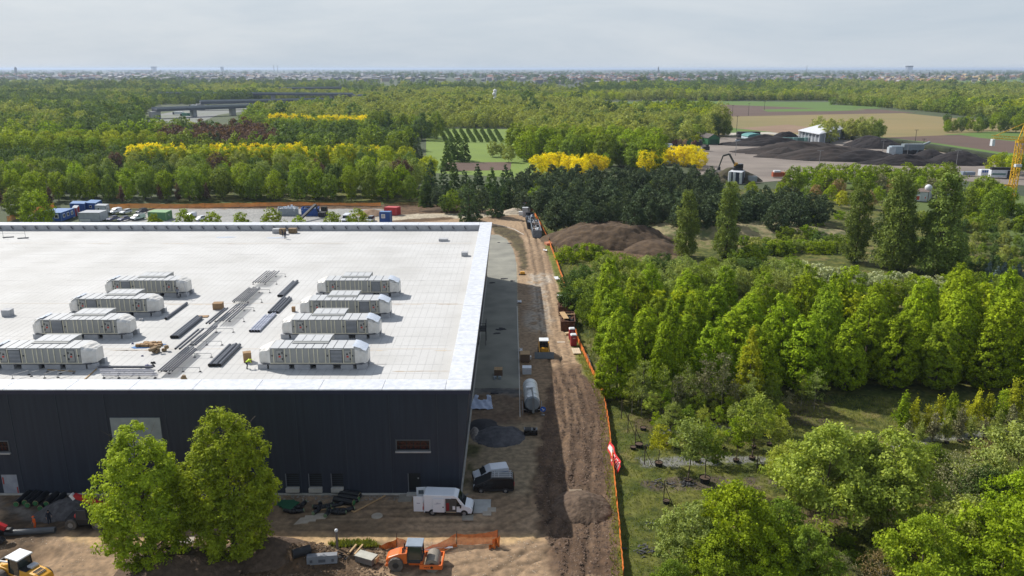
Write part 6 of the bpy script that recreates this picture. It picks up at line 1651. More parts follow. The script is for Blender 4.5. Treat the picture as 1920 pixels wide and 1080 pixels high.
skip('skip', 'dark skip filled with white bags beside the fence', (990, 430), (1006, 430), (1001, 410), 2.1, mat('skip_black', (.025, .03, .04), .5), [WHT, M_WRAPB, M_BLK], fh=.5, fn='white_bags', seed=5)
skip('skip', 'grey skip filled with pale rubble nearest on the curved lane', (1000, 446), (1016.5, 446), (1010, 424), 2.2, DGB, [mat('rubble_pink', (.42, .33, .28), .9), mat('rubble_dark', (.14, .11, .1), .9), WHT], fn='rubble', seed=6)
RUST = mat('rusty_steel', (.15, .065, .032), .85, (.07, .03, .018), scale=1.3, detail=6)
skip('skip', 'rusty brown skip, farther of the two by the track', (1049, 592), (1072, 592), (1070, 580), 1.9, RUST, [RUST, mat('rust_bright', (.25, .10, .04), .8)], fn='rusty_steel', seed=7)
skip('skip', 'rusty brown skip with planks across it, nearer of the two', (1053, 621), (1079, 621), (1077, 602), 2.0, RUST, [RUST, M_BLK], fn='scrap', seed=8)
TIMB = mat('fresh_timber', (.50, .33, .17), .75, (.40, .26, .13), scale=2)
a = G(1061, 610); q = MB(); q.bar((0, -2.2, 2.15), (-.6, 1.8, 2.3), 1.1, .12); q.bar((-1.2, .5, 2.2), (2, .7, 2.2), .3, .08); tag(obj('plank', q, TIMB, None, a), 'bright wide plank lying across the nearer rusty skip', 'plank')
# truck with dark crane arm by the blue skip
a = P(607, 405); t = thing('crane_truck', 'small dark truck with a raised black crane arm by the blue skip', 'truck', a, 0)
q = MB(); q.box(0, 0, .5, 2.3, 5.5, 1.1); obj('chassis', q, M_TRIM, t)
q = MB(); q.box(0, 2.2, 1.6, 2.2, 1.8, 1.3, top=(.9, .8)); obj('cab', q, M_VB, t, bevel=.08)
q = MB(); q.path([(-1.5, -.5, 1.6), (-2.2, -1, 4.0)], [.25, .2], 6); q.bar((-2.2, -1, 4.2), (-5.0, -12, 1.0), .9, .6); obj('crane_arm', q, M_TRIM, t)
for x in (-1, 1):
    for y in (-1.8, 2): 
        q = MB(); q.tube((x - .15, y, .5), (x + .15, y, .5), .5, .5, 12); obj('wheel', q, M_TYRE, t)

# ---------------------------------------------------------------- road roller
OR = mat('machine_orange', (.72, .15, .02), .4, (.60, .12, .018), scale=1.2, spec=.5); DGR = mat('cab_dark', (.028, .036, .045), .35); DUST = mat('dusty_tyre', (.13, .115, .10), .9, (.085, .075, .068), scale=3)
a = G(776, 1072)
t = thing('road_roller', 'orange road roller with one smooth drum and a grey cab roof', 'road roller', a + Vector((0, .9, 0)), R(-2))
q = MB(); q.side([(-2.75, .75), (-.6, .75), (-.6, 1.95), (-1.5, 1.85), (-2.55, 1.45), (-2.85, 1.15)], -.78, .78, lambda x, z: 1 if z < 1.4 else .86); hood = obj('engine_hood', q, OR, t, bevel=.09)
q = MB(); q.side([(-2.9, .55), (-2.3, .50), (-1.9, .85), (-2.75, .95)], -.95, .95); obj('rear_bumper', q, OR, t, bevel=.05)
for k in range(4): q = MB(); q.box(-1.15 + k * .1, -.02, 1.9, .04, 1.1, .05); obj('vent_slat', q, M_BLK, hood)
q = MB(); q.tube((-1.0, .3, 1.8), (-1.0, .3, 2.5), .06, .06, 8); q.tube((-1.15, -.1, 1.8), (-1.15, -.1, 2.2), .05, .05, 8); obj('exhaust', q, M_BLK, t)
for sy in (-1, 1):
    q = MB(); q.tube((-1.75, sy * .62, .76), (-1.75, sy * 1.1, .76), .76, .76, 22); w_ = obj('rear_wheel', q, DUST, t, bevel=.05)
    q = MB(); q.tube((-1.75, sy * 1.08, .76), (-1.75, sy * 1.13, .76), .36, .30, 14); obj('rim', q, M_TRIM, w_)
    q = MB()
    for k in range(14):
        an = k * 2 * PI / 14; q.bar((-1.75 + .74 * math.cos(an), sy * .66, .76 + .74 * math.sin(an)), (-1.75 + .74 * math.cos(an + .15), sy * 1.06, .76 + .74 * math.sin(an + .15)), .1, .08)
    obj('tread', q, DUST, w_)
# cab: posts, glass, roof
for x in (-.55, .95):
    for sy in (-1, 1): q = MB(); q.bar((x, sy * .72, 1.05), (x * .9 + (.02), sy * .66, 2.75), .1); obj('cab_post', q, DGR, t)
q = MB(); q.box(.2, 0, .85, 1.6, 1.5, .35); obj('cab_base', q, DGR, t, bevel=.05)
q = MB(); q.box(.2, 0, 1.2, 1.42, 1.36, 1.5, top=(.93, .93)); obj('cab_glass', q, mat('cab_glass_tint', (.035, .045, .040), .1, spec=.7), t)
q = MB(); q.box(.0, -.2, 1.3, .5, .5, .7); obj('seat', q, mat('seat_grey', (.10, .11, .11), .7), t)
q = MB(); q.box(.15, 0, 2.76, 1.75, 1.55, .14); obj('cab_roof', q, mat('roof_bluegrey', (.27, .32, .38), .4), t, bevel=.05)
q = MB(); q.tube((1.0, -.85, 2.2), (1.0, -.85, 2.55), .05, .05, 6); q.tube((1.0, -.7, 2.4), (1.0, -.9, 2.4), .04, .04, 6); obj('mirror', q, M_BLK, t)
q = MB(); q.box(.2, 0, .45, 1.4, 1.0, .5); obj('frame', q, OR, t, bevel=.04)
# drum in its frame
q = MB(); q.tube((2.0, -1.05, .75), (2.0, 1.05, .75), .75, .75, 30); obj('drum', q, mat('drum_steel', (.27, .235, .19), .6, (.20, .175, .145), scale=1.4, stretch=(1, 6, 1)), t)
q = MB(); q.tube((2.0, -1.08, .75), (2.0, -1.03, .75), .38, .38, 16); obj('drum_hub', q, M_BLK, t)
for sy in (-1, 1): q = MB(); q.box(1.9, sy * 1.2, .52, 2.3, .16, .5); obj('drum_frame_side', q, OR, t, bevel=.03)
q = MB(); q.box(3.0, 0, .55, .16, 2.5, .5); obj('drum_frame_front', q, OR, t, bevel=.03)
q = MB(); q.box(.95, 0, .6, .3, 2.2, .55); obj('drum_frame_rear', q, OR, t, bevel=.03)
q = MB(); q.tube((2.0, -1.29, .77), (2.0, -1.27, .77), .15, .15, 12); obj('hub_emblem', q, M_BLK, t)
for k in range(3): q = MB(); q.box(1.3 + k * .17, -1.285, .72, .12, .012, .1); obj('lettering', q, mat('letter_dark_red', (.18, .03, .01), .6), t)

# ---------------------------------------------------------------- yellow wheel loader cut by the corner
YL = mat('machine_yellow', (.72, .36, .02), .4, (.62, .30, .018), scale=1.1, spec=.5)
a = G(48, 1092); t = thing('wheel_loader', 'yellow wheel loader with a white cab roof in the lower left corner', 'wheel loader', a, R(-22))
q = MB(); q.side([(.5, .9), (3.1, .8), (3.4, 1.2), (3.3, 1.65), (2.6, 1.95), (.5, 2.05)], -.85, .85, lambda x, z: 1 if z < 1.5 else .85); hood = obj('engine_hood', q, YL, t, bevel=.1)
for k in range(5): q = MB(); q.box(2.15 + k * .17, 0, 1.99 - k * .03, .07, .9, .05); obj('vent_slat', q, M_BLK, hood)
q = MB(); q.box(1.3, .25, 2.0, .7, .8, .25); obj('air_box', q, mat('bright_alu', (.6, .62, .66), .3), t, bevel=.06)
q = MB(); q.box(1.0, -.1, 2.03, 1.1, 1.3, .05); obj('hood_plate', q, M_TRIM, t)
for x in (-.95, .55):
    for sy in (-1, 1): q = MB(); q.bar((x, sy * .72, 1.3), (x * .9, sy * .66, 3.0), .1); obj('cab_post', q, M_TRIM, t)
q = MB(); q.box(-.2, 0, 1.2, 1.5, 1.4, 1.8, top=(.92, .92)); obj('cab_glass', q, MATS['cab_glass_tint'], t)
q = MB(); q.box(-.2, 0, 3.0, 1.85, 1.7, .16); obj('cab_roof', q, WHT, t, bevel=.06)
q = MB(); q.box(-1.8, 0, .9, 2.2, 1.3, .7); obj('front_frame', q, YL, t, bevel=.08)
for sy in (-1, 1):
    q = MB(); q.bar((-1.2, sy * .45, 1.9), (-3.9, sy * .45, .8), .18, .35); obj('lift_arm', q, YL, t)
    for x in (-1.9, 1.9):
        q = MB(); q.tube((x, sy * .75, .75), (x, sy * 1.3, .75), .75, .75, 20); w_ = obj('wheel', q, DUST, t, bevel=.06)
        q = MB(); q.tube((x, sy * 1.28, .75), (x, sy * 1.34, .75), .34, .3, 12); obj('rim', q, YL, w_)
    q = MB(); q.bar((-1.1, sy * .3, 2.2), (-2.8, sy * .3, 1.9), .14, .14); obj('cylinder', q, WHT, t)
q = MB(); q.side([(-3.9, .15), (-5.0, .1), (-5.0, .25), (-4.1, .4), (-4.2, 1.2), (-4.0, 1.2)], -1.4, 1.4); obj('bucket', q, M_TRIM, t)

# ---------------------------------------------------------------- telehandler behind the left tree, red boom
RB = mat('boom_red', (.42, .02, .025), .4)
a = G(166, 984); t = thing('telehandler', 'dark telescopic handler with a raised red boom half behind the left tree', 'telehandler', a, 0)
q = MB(); q.side([(-2.0, .5), (2.6, .5), (2.6, 1.1), (1.0, 1.4), (-2.0, 1.3)], -.9, .9); obj('chassis', q, M_TRIM, t, bevel=.08)
q = MB(); q.box(-.1, -.5, 1.2, 1.3, .9, 1.2, top=(.85, .85)); obj('cab', q, DGR, t, bevel=.06)
q = MB(); q.bar((2.4, .5, 2.0), (-1.4, .6, 3.4), .42, .5); obj('boom', q, RB, t)
q = MB(); q.bar((-1.4, .6, 3.4), (-1.7, .6, 3.2), .5, .7); obj('boom_head', q, WHT, t)
q = MB(); q.sphere((-.8, -.5, 1.5), .3, 8, 6); obj('red_cap', q, M_RED, t)
for x in (-1.3, 1.7):
    for sy in (-1, 1):
        q = MB(); q.tube((x, sy * .7, .65), (x, sy * 1.15, .65), .65, .65, 18); w_ = obj('wheel', q, DUST, t, bevel=.05)
        q = MB(); q.tube((x, sy * 1.13, .65), (x, sy * 1.18, .65), .3, .3, 12); obj('rim', q, M_RIM, w_)
a = G(-6, 1012); t = thing('excavator', 'red machine arm with grey tracks entering at the left edge', 'excavator', a, 0)
q = MB(); q.bar((-2, 0, 3.2), (1.3, 0, 1.4), .45, .55); obj('boom', q, RB, t)
for y in (-.9, .9): q = MB(); q.side([(-3, .1), (1.2, .1), (1.6, .45), (1.2, .85), (-3, .85)], y - .3, y + .3); obj('track', q, M_TRIM, t, bevel=.08)
q = MB(); q.box(-1.8, 0, .9, 3, 2.2, 1.4); obj('body', q, M_TRIM, t, bevel=.1)
q = MB(); q.tube((0, 0, .3), (5.2, .6, .3), .35, .35, 12); tag(obj('drain_pipe', q, mat('pipe_darkgrey', (.09, .10, .11), .5), None, G(12, 1004)), 'long dark drain pipe lying left of the orange worker', 'pipe')
person('worker in full orange high-visibility clothes and helmet standing by the pit', G(68, 993), 2.6, HO, HO, pose='stand', s=1.02, helmet=HO)
person('worker in dark clothes standing right of the orange one', G(94, 980), -2.2, NAVY, NAVY, pose='stand', s=1.0)
# big pipes with coloured caps along the wall
CAPO = mat('cap_orange', (.62, .15, .04), .6); CAPG = mat('cap_green', (.05, .20, .07), .6); PBL = mat('pipe_black', (.013, .014, .017), .45)
def capped(px, py, r, L, cap, label, rz=0.0):
    a = G(px, py); t = thing('insulated_pipe', label, 'pipe', a, rz, 'black insulated pipes by the wall')
    q = MB(); q.tube((0, 0, r), (0, L, r), r, r, 14); obj('jacket', q, PBL, t)
    q = MB(); q.tube((0, -.02, r), (0, -.001, r), r * .92, r * .92, 14); obj('foam_ring', q, mat('foam_buff', (.32, .28, .14), .8), t)
    q = MB(); q.tube((0, -.12, r), (0, -.021, r), r * .72, r * .72, 14); obj('cap', q, cap, t)
for k, (px, py, cap, c) in enumerate([(32, 949, CAPG, 'green'), (48, 946, CAPG, 'green'), (53, 949, CAPG, 'green'), (68, 946, CAPG, 'green'), (76, 950, CAPG, 'green'), (88, 946, CAPG, 'green'), (98, 950, CAPO, 'orange'), (117, 950, CAPO, 'orange')]):
    capped(px, py, .48 if cap is CAPO else .38, 4.5, cap, '%s black pipe from the left with a %s end cap by the dark wall' % (O(k), c))
for k, (px, py, l) in enumerate([(664, 948, 'front'), (673, 941, 'middle'), (676, 934, 'back')]):
    capped(px, py, .38, 2.6, CAPG if k < 2 else PBL, '%s black pipe of the group with green caps right of the roller doors' % l, 1.25)
# black elbow fittings
def elbow(px, py, rz, label, s=1.0):
    a = G(px, py); t = thing('pipe_bend', label, 'pipe bend', a, rz, 'black pipe bends on the ground'); t.scale = (s,) * 3
    q = MB(); q.path([(-1.3, .4, .35), (-.5, -.1, .35), (.3, -.25, .35), (1.3, 0, .35)], .3, 12); obj('bend', q, PBL, t, smooth=True)
    q = MB(); q.tube((1.3, 0, .35), (1.42, .03, .35), .26, .26, 12); q.tube((-1.3, .4, .35), (-1.4, .46, .35), .26, .26, 12); obj('end_cap', q, mat('cap_pale_green', (.16, .24, .13), .6), t)
for k, (px, py, rz, l) in enumerate([(552, 961, .1, 'left bend below the first roller door'), (560, 953, 1.0, 'upright bend below the first roller door'), (598, 957, 1.6, 'first bend of the middle pair'), (608, 953, .4, 'second bend of the middle pair'), (615, 961, 1.9, 'lone bend right of the middle pair'),
                                     (632, 964, -.1, 'front bend of the right pair'), (646, 960, .3, 'back bend of the right pair'), (640, 948, .9, 'bend beside the green-capped pipes'), (655, 944, .2, 'bend lying on the timber frame')]):
    elbow(px, py, rz, 'black pipe bend, ' + l, .85)
q = MB()
for (x0, y0, x1, y1) in ((-4.5, -1, -1, 0), (-1, 0, .4, -1.2), (.4, -1.2, 3.5, 2.5)): q.bar((x0, y0, .12), (x1, y1, .14), .14, .12)
tag(obj('timber', q, TIMB, None, G(662, 952)), 'thin timber frame lying round the green-capped pipes', 'timber')
q = MB(); q.bar((0, 0, .1), (1.5, .9, .1), .14, .1); tag(obj('timber', q, TIMB, None, G(611, 964)), 'short yellow timber beside the pipe bends', 'timber')
q = MB()
for k in range(5): q.box(k * .25, 1 - k * .3, .1 * k, 1.8, 1.2, .1, k * .3)
tag(obj('green_reel', q, mat('green_plastic', (.02, .10, .05), .5), None, G(532, 952)), 'dark green crates at the edge of the tall lime tree', 'crate')

# ---------------------------------------------------------------- slabs, boxes and small gear before the hall
SL = mat('slab_pale', (.42, .37, .30), .85, (.34, .295, .24), scale=1.2)
def slab(px, py, w, d, label, rz=0.0, h=.09, m_=None, skew=0.0, name='concrete_slab', rnd_=False):
    a = G(px, py); q = MB()
    if rnd_: q.tube((0, 0, 0), (0, 0, h), w / 2, w / 2, 16)
    else: q.prism([(-w / 2 - skew, -d / 2), (w / 2 - skew, -d / 2), (w / 2 + skew, d / 2), (-w / 2 + skew, d / 2)], 0, h)
    tag(obj(name, q, m_ or SL, None, a + Vector((0, 0, .02)), rz), label, 'slab', 'pale slabs on the bare ground')
slab(571, 977, 1.5, 1.3, 'left pale slab of three near the tall lime tree', .2, skew=.35); slab(583, 973, 1.4, 1.3, 'middle pale slab of three near the tall lime tree', .05); slab(600, 969, 2.0, 1.2, 'right pale slab of three near the tall lime tree', .1, skew=.3)
slab(708, 969, 1.3, 1.3, 'round pale manhole cover before the hall', rnd_=True, name='manhole_cover'); slab(762, 933, 1.6, 2.3, 'pale slab under the single door of the hall', m_=mat('slab_dim', (.30, .27, .22), .9))
slab(895, 950, 3.3, 3.0, 'large pale plate in front of the white van', m_=mat('plate_grey', (.42, .42, .40), .8)); slab(923, 957, 1.0, .9, 'small square slab nearer the track'); slab(914, 964, 1.0, .9, 'small square slab next to the large plate'); slab(878, 972, 1.3, 1.2, 'square slab below the nose of the white van', m_=MATS['slab_dim'])
slab(351, 1014, 1.5, 1.3, 'pale slab between the two lime trees', .2); slab(1080, 921, 1.6, .6, 'pale board stuck in the small brown heap', h=.2, m_=mat('heap_board', (.26, .20, .14), .9))
t = thing('steel_trough', 'grey steel mould lying on its side left of the bollard', 'steel mould', G(606, 1058), R(7)); 
q = MB(); q.box(0, 0, 0, 3.1, .8, .9, top=(1, .8)); obj('body', q, mat('mould_grey', (.23, .24, .26), .5), t)
for x in (-1.1, 0, 1.1): q = MB(); q.box(x, -.42, .25, .7 if x == 0 else .25, .05, .3); obj('recess', q, M_SEAM, t)
t = thing('steel_box', 'grey metal box with a pale lid near the orange roller', 'box', G(688, 1054), R(-24)); t.scale = (.72,) * 3
q = MB(); q.box(0, 0, .1, 2.9, 1.5, .95); obj('body', q, mat('box_brown_grey', (.17, .15, .135), .7), t)
q = MB(); q.box(0, 0, 1.06, 3.0, 1.6, .08); obj('lid', q, mat('lid_pale', (.47, .46, .40), .7), t)
q = MB(); q.box(1.6, .3, .2, .3, .9, .8); obj('timber_end', q, TIMB, t)
q = MB(); q.tube((-.9, 0, .5), (.9, .5, .5), .5, .5, 14); tag(obj('drum', q, M_BLK, None, G(568, 1058), R(15)), 'black barrel half buried beside the grey mould', 'barrel')
t = thing('scaffold_parts', 'tangle of black fittings with two light timbers beside the grey mould', 'heap of fittings', G(648, 1050), 0)
q = MB(); rn = random.Random(9)
for k in range(16): x, y = rn.uniform(-1.6, 1.4), rn.uniform(-.6, .7); q.bar((x, y, .1), (x + rn.uniform(-1, 1), y + rn.uniform(-.5, .5), rn.uniform(.1, .5)), .1)
obj('fittings', q, M_BLK, t)
for k in (0, 1): q = MB(); q.bar((.3 + k * .7, .2, .3), (.9 + k * .7, 1.7, .5), .18, .12); obj('timber', q, TIMB, t)
t = thing('bollard', 'grey pipe post with a white round cap in the weeds', 'post', G(634, 1034), 0)
q = MB(); q.tube((0, 0, 0), (0, 0, 2.3), .13, .13, 10); obj('post', q, mat('post_brown', (.16, .14, .13), .6), t)
q = MB(); q.sphere((0, 0, 2.35), .2, 10, 6); obj('cap', q, WHT, t, smooth=True)
# ---------------------------------------------------------------- orange netting
NET = mat('net_orange', (.78, .17, .02), .6, (.62, .13, .018), scale=2.2, alpha=.78); NETB = mat('net_bright', (.72, .20, .035), .6, (.55, .15, .03), scale=3); NETF = mat('net_far', (.50, .19, .07), .7, (.30, .13, .06), scale=.35, trans=.3, alpha=.8)
NETT = mat('net_thin', (.80, .20, .03), .6, (.55, .13, .02), scale=3, alpha=.74)
POST = mat('rebar_post', (.06, .045, .035), .8)
def strip(a, b, h0, h1, m_, t, wav=.12, n=8, seed=1, lean=(0, 0), sag=.15, base=.02, name='net'):
    rn = random.Random(seed); vs = []; d = (b - a); nr = Vector((-d.y, d.x, 0)).normalized(); ph = rn.uniform(0, 6); M_ = 4
    for i in range(n + 1):
        u = i / n; hh = h0 + (h1 - h0) * u - sag * math.sin(PI * u) + rn.uniform(-.05, .05)
        for j in range(M_ + 1):
            v = j / M_; o = wav * math.sin(u * 9 + ph + v * 2) * (1 - abs(v - .4)) + rn.uniform(-.03, .03)
            p = a + d * u + nr * o + Vector((lean[0] * v, lean[1] * v, base + hh * v)); vs.append(tuple(p))
    q = MB(); q.add(vs, [(i * (M_ + 1) + j, (i + 1) * (M_ + 1) + j, (i + 1) * (M_ + 1) + j + 1, i * (M_ + 1) + j + 1) for i in range(n) for j in range(M_)])
    return obj(name, q, m_, t)
def fence(label, pts, h, m_, step, seed=1, grp='orange site fences'):
    t = thing('orange_fence', label, 'fence', pts[0], 0, grp); o = pts[0]; P_ = [pts[0]]
    for a, b in zip(pts[:-1], pts[1:]):
        n = max(1, round((b - a).length / step))
        for i in range(1, n + 1): P_.append(a.lerp(b, i / n))
    rn = random.Random(seed); hs = [h * rn.uniform(.8, 1.08) for _ in P_]
    for i, p in enumerate(P_):
        if i % 1 == 0: q = MB(); pp = p - o; q.tube((pp.x, pp.y, -.2), (pp.x + rn.uniform(-.08, .08), pp.y + rn.uniform(-.08, .08), hs[i] + .12), .035, .03, 5); obj('post', q, POST, t)
    for i in range(len(P_) - 1): strip(P_[i] - o, P_[i + 1] - o, hs[i], hs[i + 1], m_, t, .09, 5, seed * 31 + i, sag=.12)
    return t
FP = [Vector((p.x, p.y, gz(p.x, p.y))) for p in fence_w]
fence('long orange net fence along the dirt track, nearest stretch beside the nursery', FP[11:], 1.15, NETB, 2.6, 3)
fence('orange net fence at the foot of the hornbeam block', FP[7:12], 1.2, NETB, 2.8, 5)
fence('orange net fence past the rusty skips and red toilets', FP[3:8], 1.3, NETB, 3.4, 7)
fence('orange net fence beside the two filled skips at the lane bend', FP[:4], 1.5, NETB, 4, 9)
def px_line(pts): return [P(x, y) for x, y in pts]
fence('orange fence slanting down beside the grass triangle at the far left', px_line([(15, 416), (60, 402), (103, 389)]), 2.0, NETF, 6, 11)
fence('orange fence before the tall left trees, left half', px_line([(206, 391.5), (320, 390), (450, 389)]), 1.9, NETF, 7, 12)
fence('orange fence before the tall left trees, right half', px_line([(450, 389), (600, 388), (715, 388)]), 1.9, NETF, 7, 13)
fence('faded orange fence from the red container to the lane bend', px_line([(722, 388), (780, 387), (880, 386), (983, 384)]), 1.7, mat('net_faded', (.30, .15, .05), .8, (.15, .10, .04), scale=.4, alpha=.6), 6, 14)
# red and white banner on the near fence
t = thing('banner', 'red and white lettered banner sagging on the near orange fence', 'banner', FP[11] + Vector((-.12, 0, 0)), 0)
bn = [Vector((0, 0, 1.15)), Vector((.12, -2.6, 1.3)), Vector((.45, -6.0, 1.3)), Vector((.5, -7.2, 1.1))]
bo = [Vector((-.35, .1, .15)), Vector((-.42, -2.5, .12)), Vector((-.30, -5.6, .05)), Vector((.15, -7.4, .1))]
vs = []; n = 14
def lp(L_, u): f = u * (len(L_) - 1); i = min(int(f), len(L_) - 2); return L_[i].lerp(L_[i + 1], f - i)
for i in range(n + 1):
    for j in range(5):
        u, v = i / n, j / 4; p = lp(bo, u).lerp(lp(bn, u), v); vs.append((p.x - .12 * math.sin(u * 14 + v), p.y, p.z))
q = MB(); q.add(vs, [(i * 5 + j, (i + 1) * 5 + j, (i + 1) * 5 + j + 1, i * 5 + j + 1) for i in range(n) for j in range(4)]); obj('cloth', q, mat('banner_red', (.62, .03, .03), .6), t)
wm_ = mat('banner_white', (.75, .72, .70), .6)
q = MB(); vs2 = []
for i in range(7):
    for j in range(2):
        u, v = .10 + .30 * i / 6, .25 + .5 * j; p = lp(bo, u).lerp(lp(bn, u), v); vs2.append((p.x - .12 * math.sin(u * 14 + v) - .04, p.y, p.z + .03))
q.add(vs2, [(i * 2, i * 2 + 2, i * 2 + 3, i * 2 + 1) for i in range(6)]); obj('white_field', q, wm_, t)
for k in range(4):       # big white characters along the cloth
    u0 = .48 + k * .11; q = MB(); A_ = [lp(bo, u).lerp(lp(bn, u), v) + Vector((-.12 * math.sin(u * 14 + v) - .05, 0, .03)) for u, v in ((u0, .2), (u0, .8), (u0 + .06, .8), (u0 + .06, .2))]
    for i in range(4):
        if k == 1 and i == 3 or k == 3 and i == 1: continue
        q.bar(A_[i], A_[(i + 1) % 4], .09, .05)
    obj('lettering', q, wm_, t)
# loose net behind the roller
t = thing('orange_net', 'torn orange safety net on three iron rods behind the road roller', 'safety net', G(825, 1032), 0); o = t.location.copy()
pr = [(745, 1026), (857, 1022), (934, 1020)]
for x, y in pr: p = G(x, y) - o; q = MB(); q.tube((p.x, p.y, -.2), (p.x + .05, p.y, 1.75), .045, .04, 5); obj('rod', q, POST, t)
g = lambda x, y: G(x, y) - o
strip(g(857, 1022), g(934, 1020), 1.45, 1.75, NETT, t, .15, 10, 4, sag=.3)
strip(g(790, 1038), g(857, 1022), .5, 1.5, NETT, t, .25, 9, 5, lean=(0, -.2), sag=.1)
strip(g(784, 1044), g(822, 1038), .35, .5, NETB, t, .2, 6, 6, sag=.0, name='net_roll'); strip(g(822, 1038), g(857, 1024), .45, .3, NETB, t, .2, 6, 16, sag=.0, name='net_roll')
strip(g(745, 1026), g(775, 1030), 1.3, 1.0, NETT, t, .15, 5, 7)
strip(g(712, 1030), g(745, 1028), .5, 1.2, NETB, t, .3, 7, 8, name='net_roll'); strip(g(925, 1024), g(938, 1026), .9, 1.4, NETB, t, .3, 5, 9, name='net_roll'); strip(g(917, 1030), g(930, 1028), .5, .8, NETB, t, .3, 5, 10, name='net_roll')
strip(g(790, 1036), g(850, 1030), .09, .09, mat('white_tape', (.7, .68, .66), .6), t, .2, 9, 11, sag=0, base=.28, name='white_tape')

# ---------------------------------------------------------------- track side
a = G(1021, 668); t = thing('skid_steer', 'yellow skid steer loader with a white roof and a wide grey blade', 'skid steer loader', a, 0); t.scale = (1.15, 1.2, 1.25)
q = MB(); q.side([(-.2, .4), (2.3, .4), (2.5, 1.2), (2.2, 1.5), (-.2, 1.1)], -.6, .6)
q.v = [(v[1], v[0], v[2]) for v in q.v]; q.f = [f[::-1] for f in q.f]; obj('body', q, YL, t, bevel=.06)
q = MB(); q.box(0, .95, .9, 1.25, 1.3, 1.15, top=(.92, .85)); obj('cab', q, M_WIN, t, bevel=.04)
for sx in (-1, 1):
    for y in (.3, 1.6): q = MB(); q.bar((sx * .62, y, .8), (sx * .58, .95 + (y - .95) * .85, 2.1), .09); obj('cab_post', q, M_TRIM, t)
    q = MB(); q.bar((sx * .78, 1.9, 1.5), (sx * .72, -.6, .7), .16, .25); obj('lift_arm', q, YL, t)
    for y in (.35, 1.7): q = MB(); q.tube((sx * .62, y, .42), (sx * .95, y, .42), .42, .42, 16); obj('wheel', q, DUST, t)
q = MB(); q.box(0, 1.0, 2.1, 1.5, 1.5, .14); obj('cab_roof', q, WHT, t, bevel=.05)
q = MB(); q.box(0, -.1, .55, .95, .5, .75); obj('front_hood', q, mat('hood_amber', (.80, .38, .02), .4), t, bevel=.08)
q = MB(); q.side([(-1.2, .02), (-.75, .05), (-.70, .85), (-.85, .9), (-1.05, .4)], -1.5, 1.5); q.v = [(v[1], v[0], v[2]) for v in q.v]; q.f = [f[::-1] for f in q.f]; obj('blade', q, mat('blade_grey', (.13, .15, .17), .45, metal=.4), t)
# tanker trailer
a = G(999, 778); t = thing('tank_trailer', 'long pale tank trailer with its rear hatch and boom towards us', 'tank trailer', a, R(1.5)); TKW = mat('tank_white', (.72, .75, .74), .4, (.64, .68, .68), scale=.6)
q = MB(); q.tube((0, 0, 1.9), (0, 7.0, 1.9), 1.15, 1.15, 28); obj('tank', q, TKW, t, smooth=False)
q = MB(); q.tube((0, -.25, 1.9), (0, 0, 1.9), .95, 1.15, 28); obj('tank_end', q, mat('tank_grey', (.25, .29, .32), .45), t)
for y in (1.6, 3.6, 5.6): q = MB(); q.tube((0, y, 1.9), (0, y + .06, 1.9), 1.17, 1.17, 28); obj('hoop', q, mat('hoop_grey', (.38, .42, .43), .4), t)
q = MB(); q.box(0, 3.6, .55, 1.6, 7.6, .35); obj('chassis', q, M_TRIM, t)
q = MB(); q.bar((.05, 2.6, 3.25), (.1, -.7, 3.0), .16, .2); q.bar((.1, -.7, 3.0), (.1, -1.3, .9), .32, .2); obj('boom', q, mat('boom_grey', (.14, .15, .15), .5), t)
q = MB(); q.box(-.25, 3.1, 3.15, 1.1, .6, .18); obj('hatch_cover', q, WHT, t)
q = MB(); q.tube((.45, 1.4, 2.95), (.45, 1.4, 3.1), .3, .3, 14); obj('manhole', q, TKW, t)
q = MB(); q.tube((-.5, .3, 2.6), (-.5, .3, 2.95), .33, .33, 14); obj('filler_cap', q, WHT, t)
for sx in (-1, 1):
    for y in (1.3, 2.7): q = MB(); q.tube((sx * .85, y, .55), (sx * 1.2, y, .55), .55, .55, 16); obj('wheel', q, M_TYRE, t)
    q = MB(); q.bar((sx * 1.45, .1, .6), (sx * 1.45, 1.6, 1.6), .08); q.bar((sx * .9, -.1, .9), (sx * 1.45, .1, .9), .08); q.tube((sx * 1.45, -.2, .1), (sx * 1.45, -.2, .9), .07, .07, 6); obj('outrigger', q, M_STEEL, t)
a = G(1019, 779); t = thing('road_sign', 'round blue sign with a white arrow beside the tank trailer', 'sign', a, 0)
q = MB(); q.tube((0, 0, 0), (0, 0, 1.0), .03, .03, 6); q.box(0, 0, 0, .5, .3, .15); obj('post', q, M_STEEL, t)
q = MB(); q.tube((0, -.02, 1.0), (0, .02, 1.0), .42, .42, 20); obj('plate', q, mat('sign_blue', (.01, .12, .55), .4), t)
q = MB(); q.bar((-.18, -.04, 1.16), (.16, -.04, .86), .03, .1); q.bar((.16, -.04, .86), (.16, -.04, 1.06), .03, .09); q.bar((.16, -.04, .86), (-.04, -.04, .86), .03, .09); obj('arrow', q, WHT, t)
crate(989, 702, 0, 1.5, 1.3, 1.1, M_WRAPB, 'liquid_container', 'pale plastic bulk container behind the tank trailer', 'container')
t = thing('power_pack', 'black generator box on the shaded ground below the tank trailer', 'generator', G(996, 815), 0)
q = MB(); q.box(0, 0, .1, 1.9, 1.0, .8); obj('body', q, M_VB, t, bevel=.05)
q = MB(); q.box(-.4, 0, .91, .9, .8, .08); q.tube((.5, 0, .9), (.5, 0, 1.05), .2, .2, 8); obj('lid', q, M_TRIM, t)
for sx in (-1, 1): q = MB(); q.bar((sx * .9, -.5, 1.0), (sx * .9, .5, 1.0), .06); obj('handle', q, M_STEEL, t)
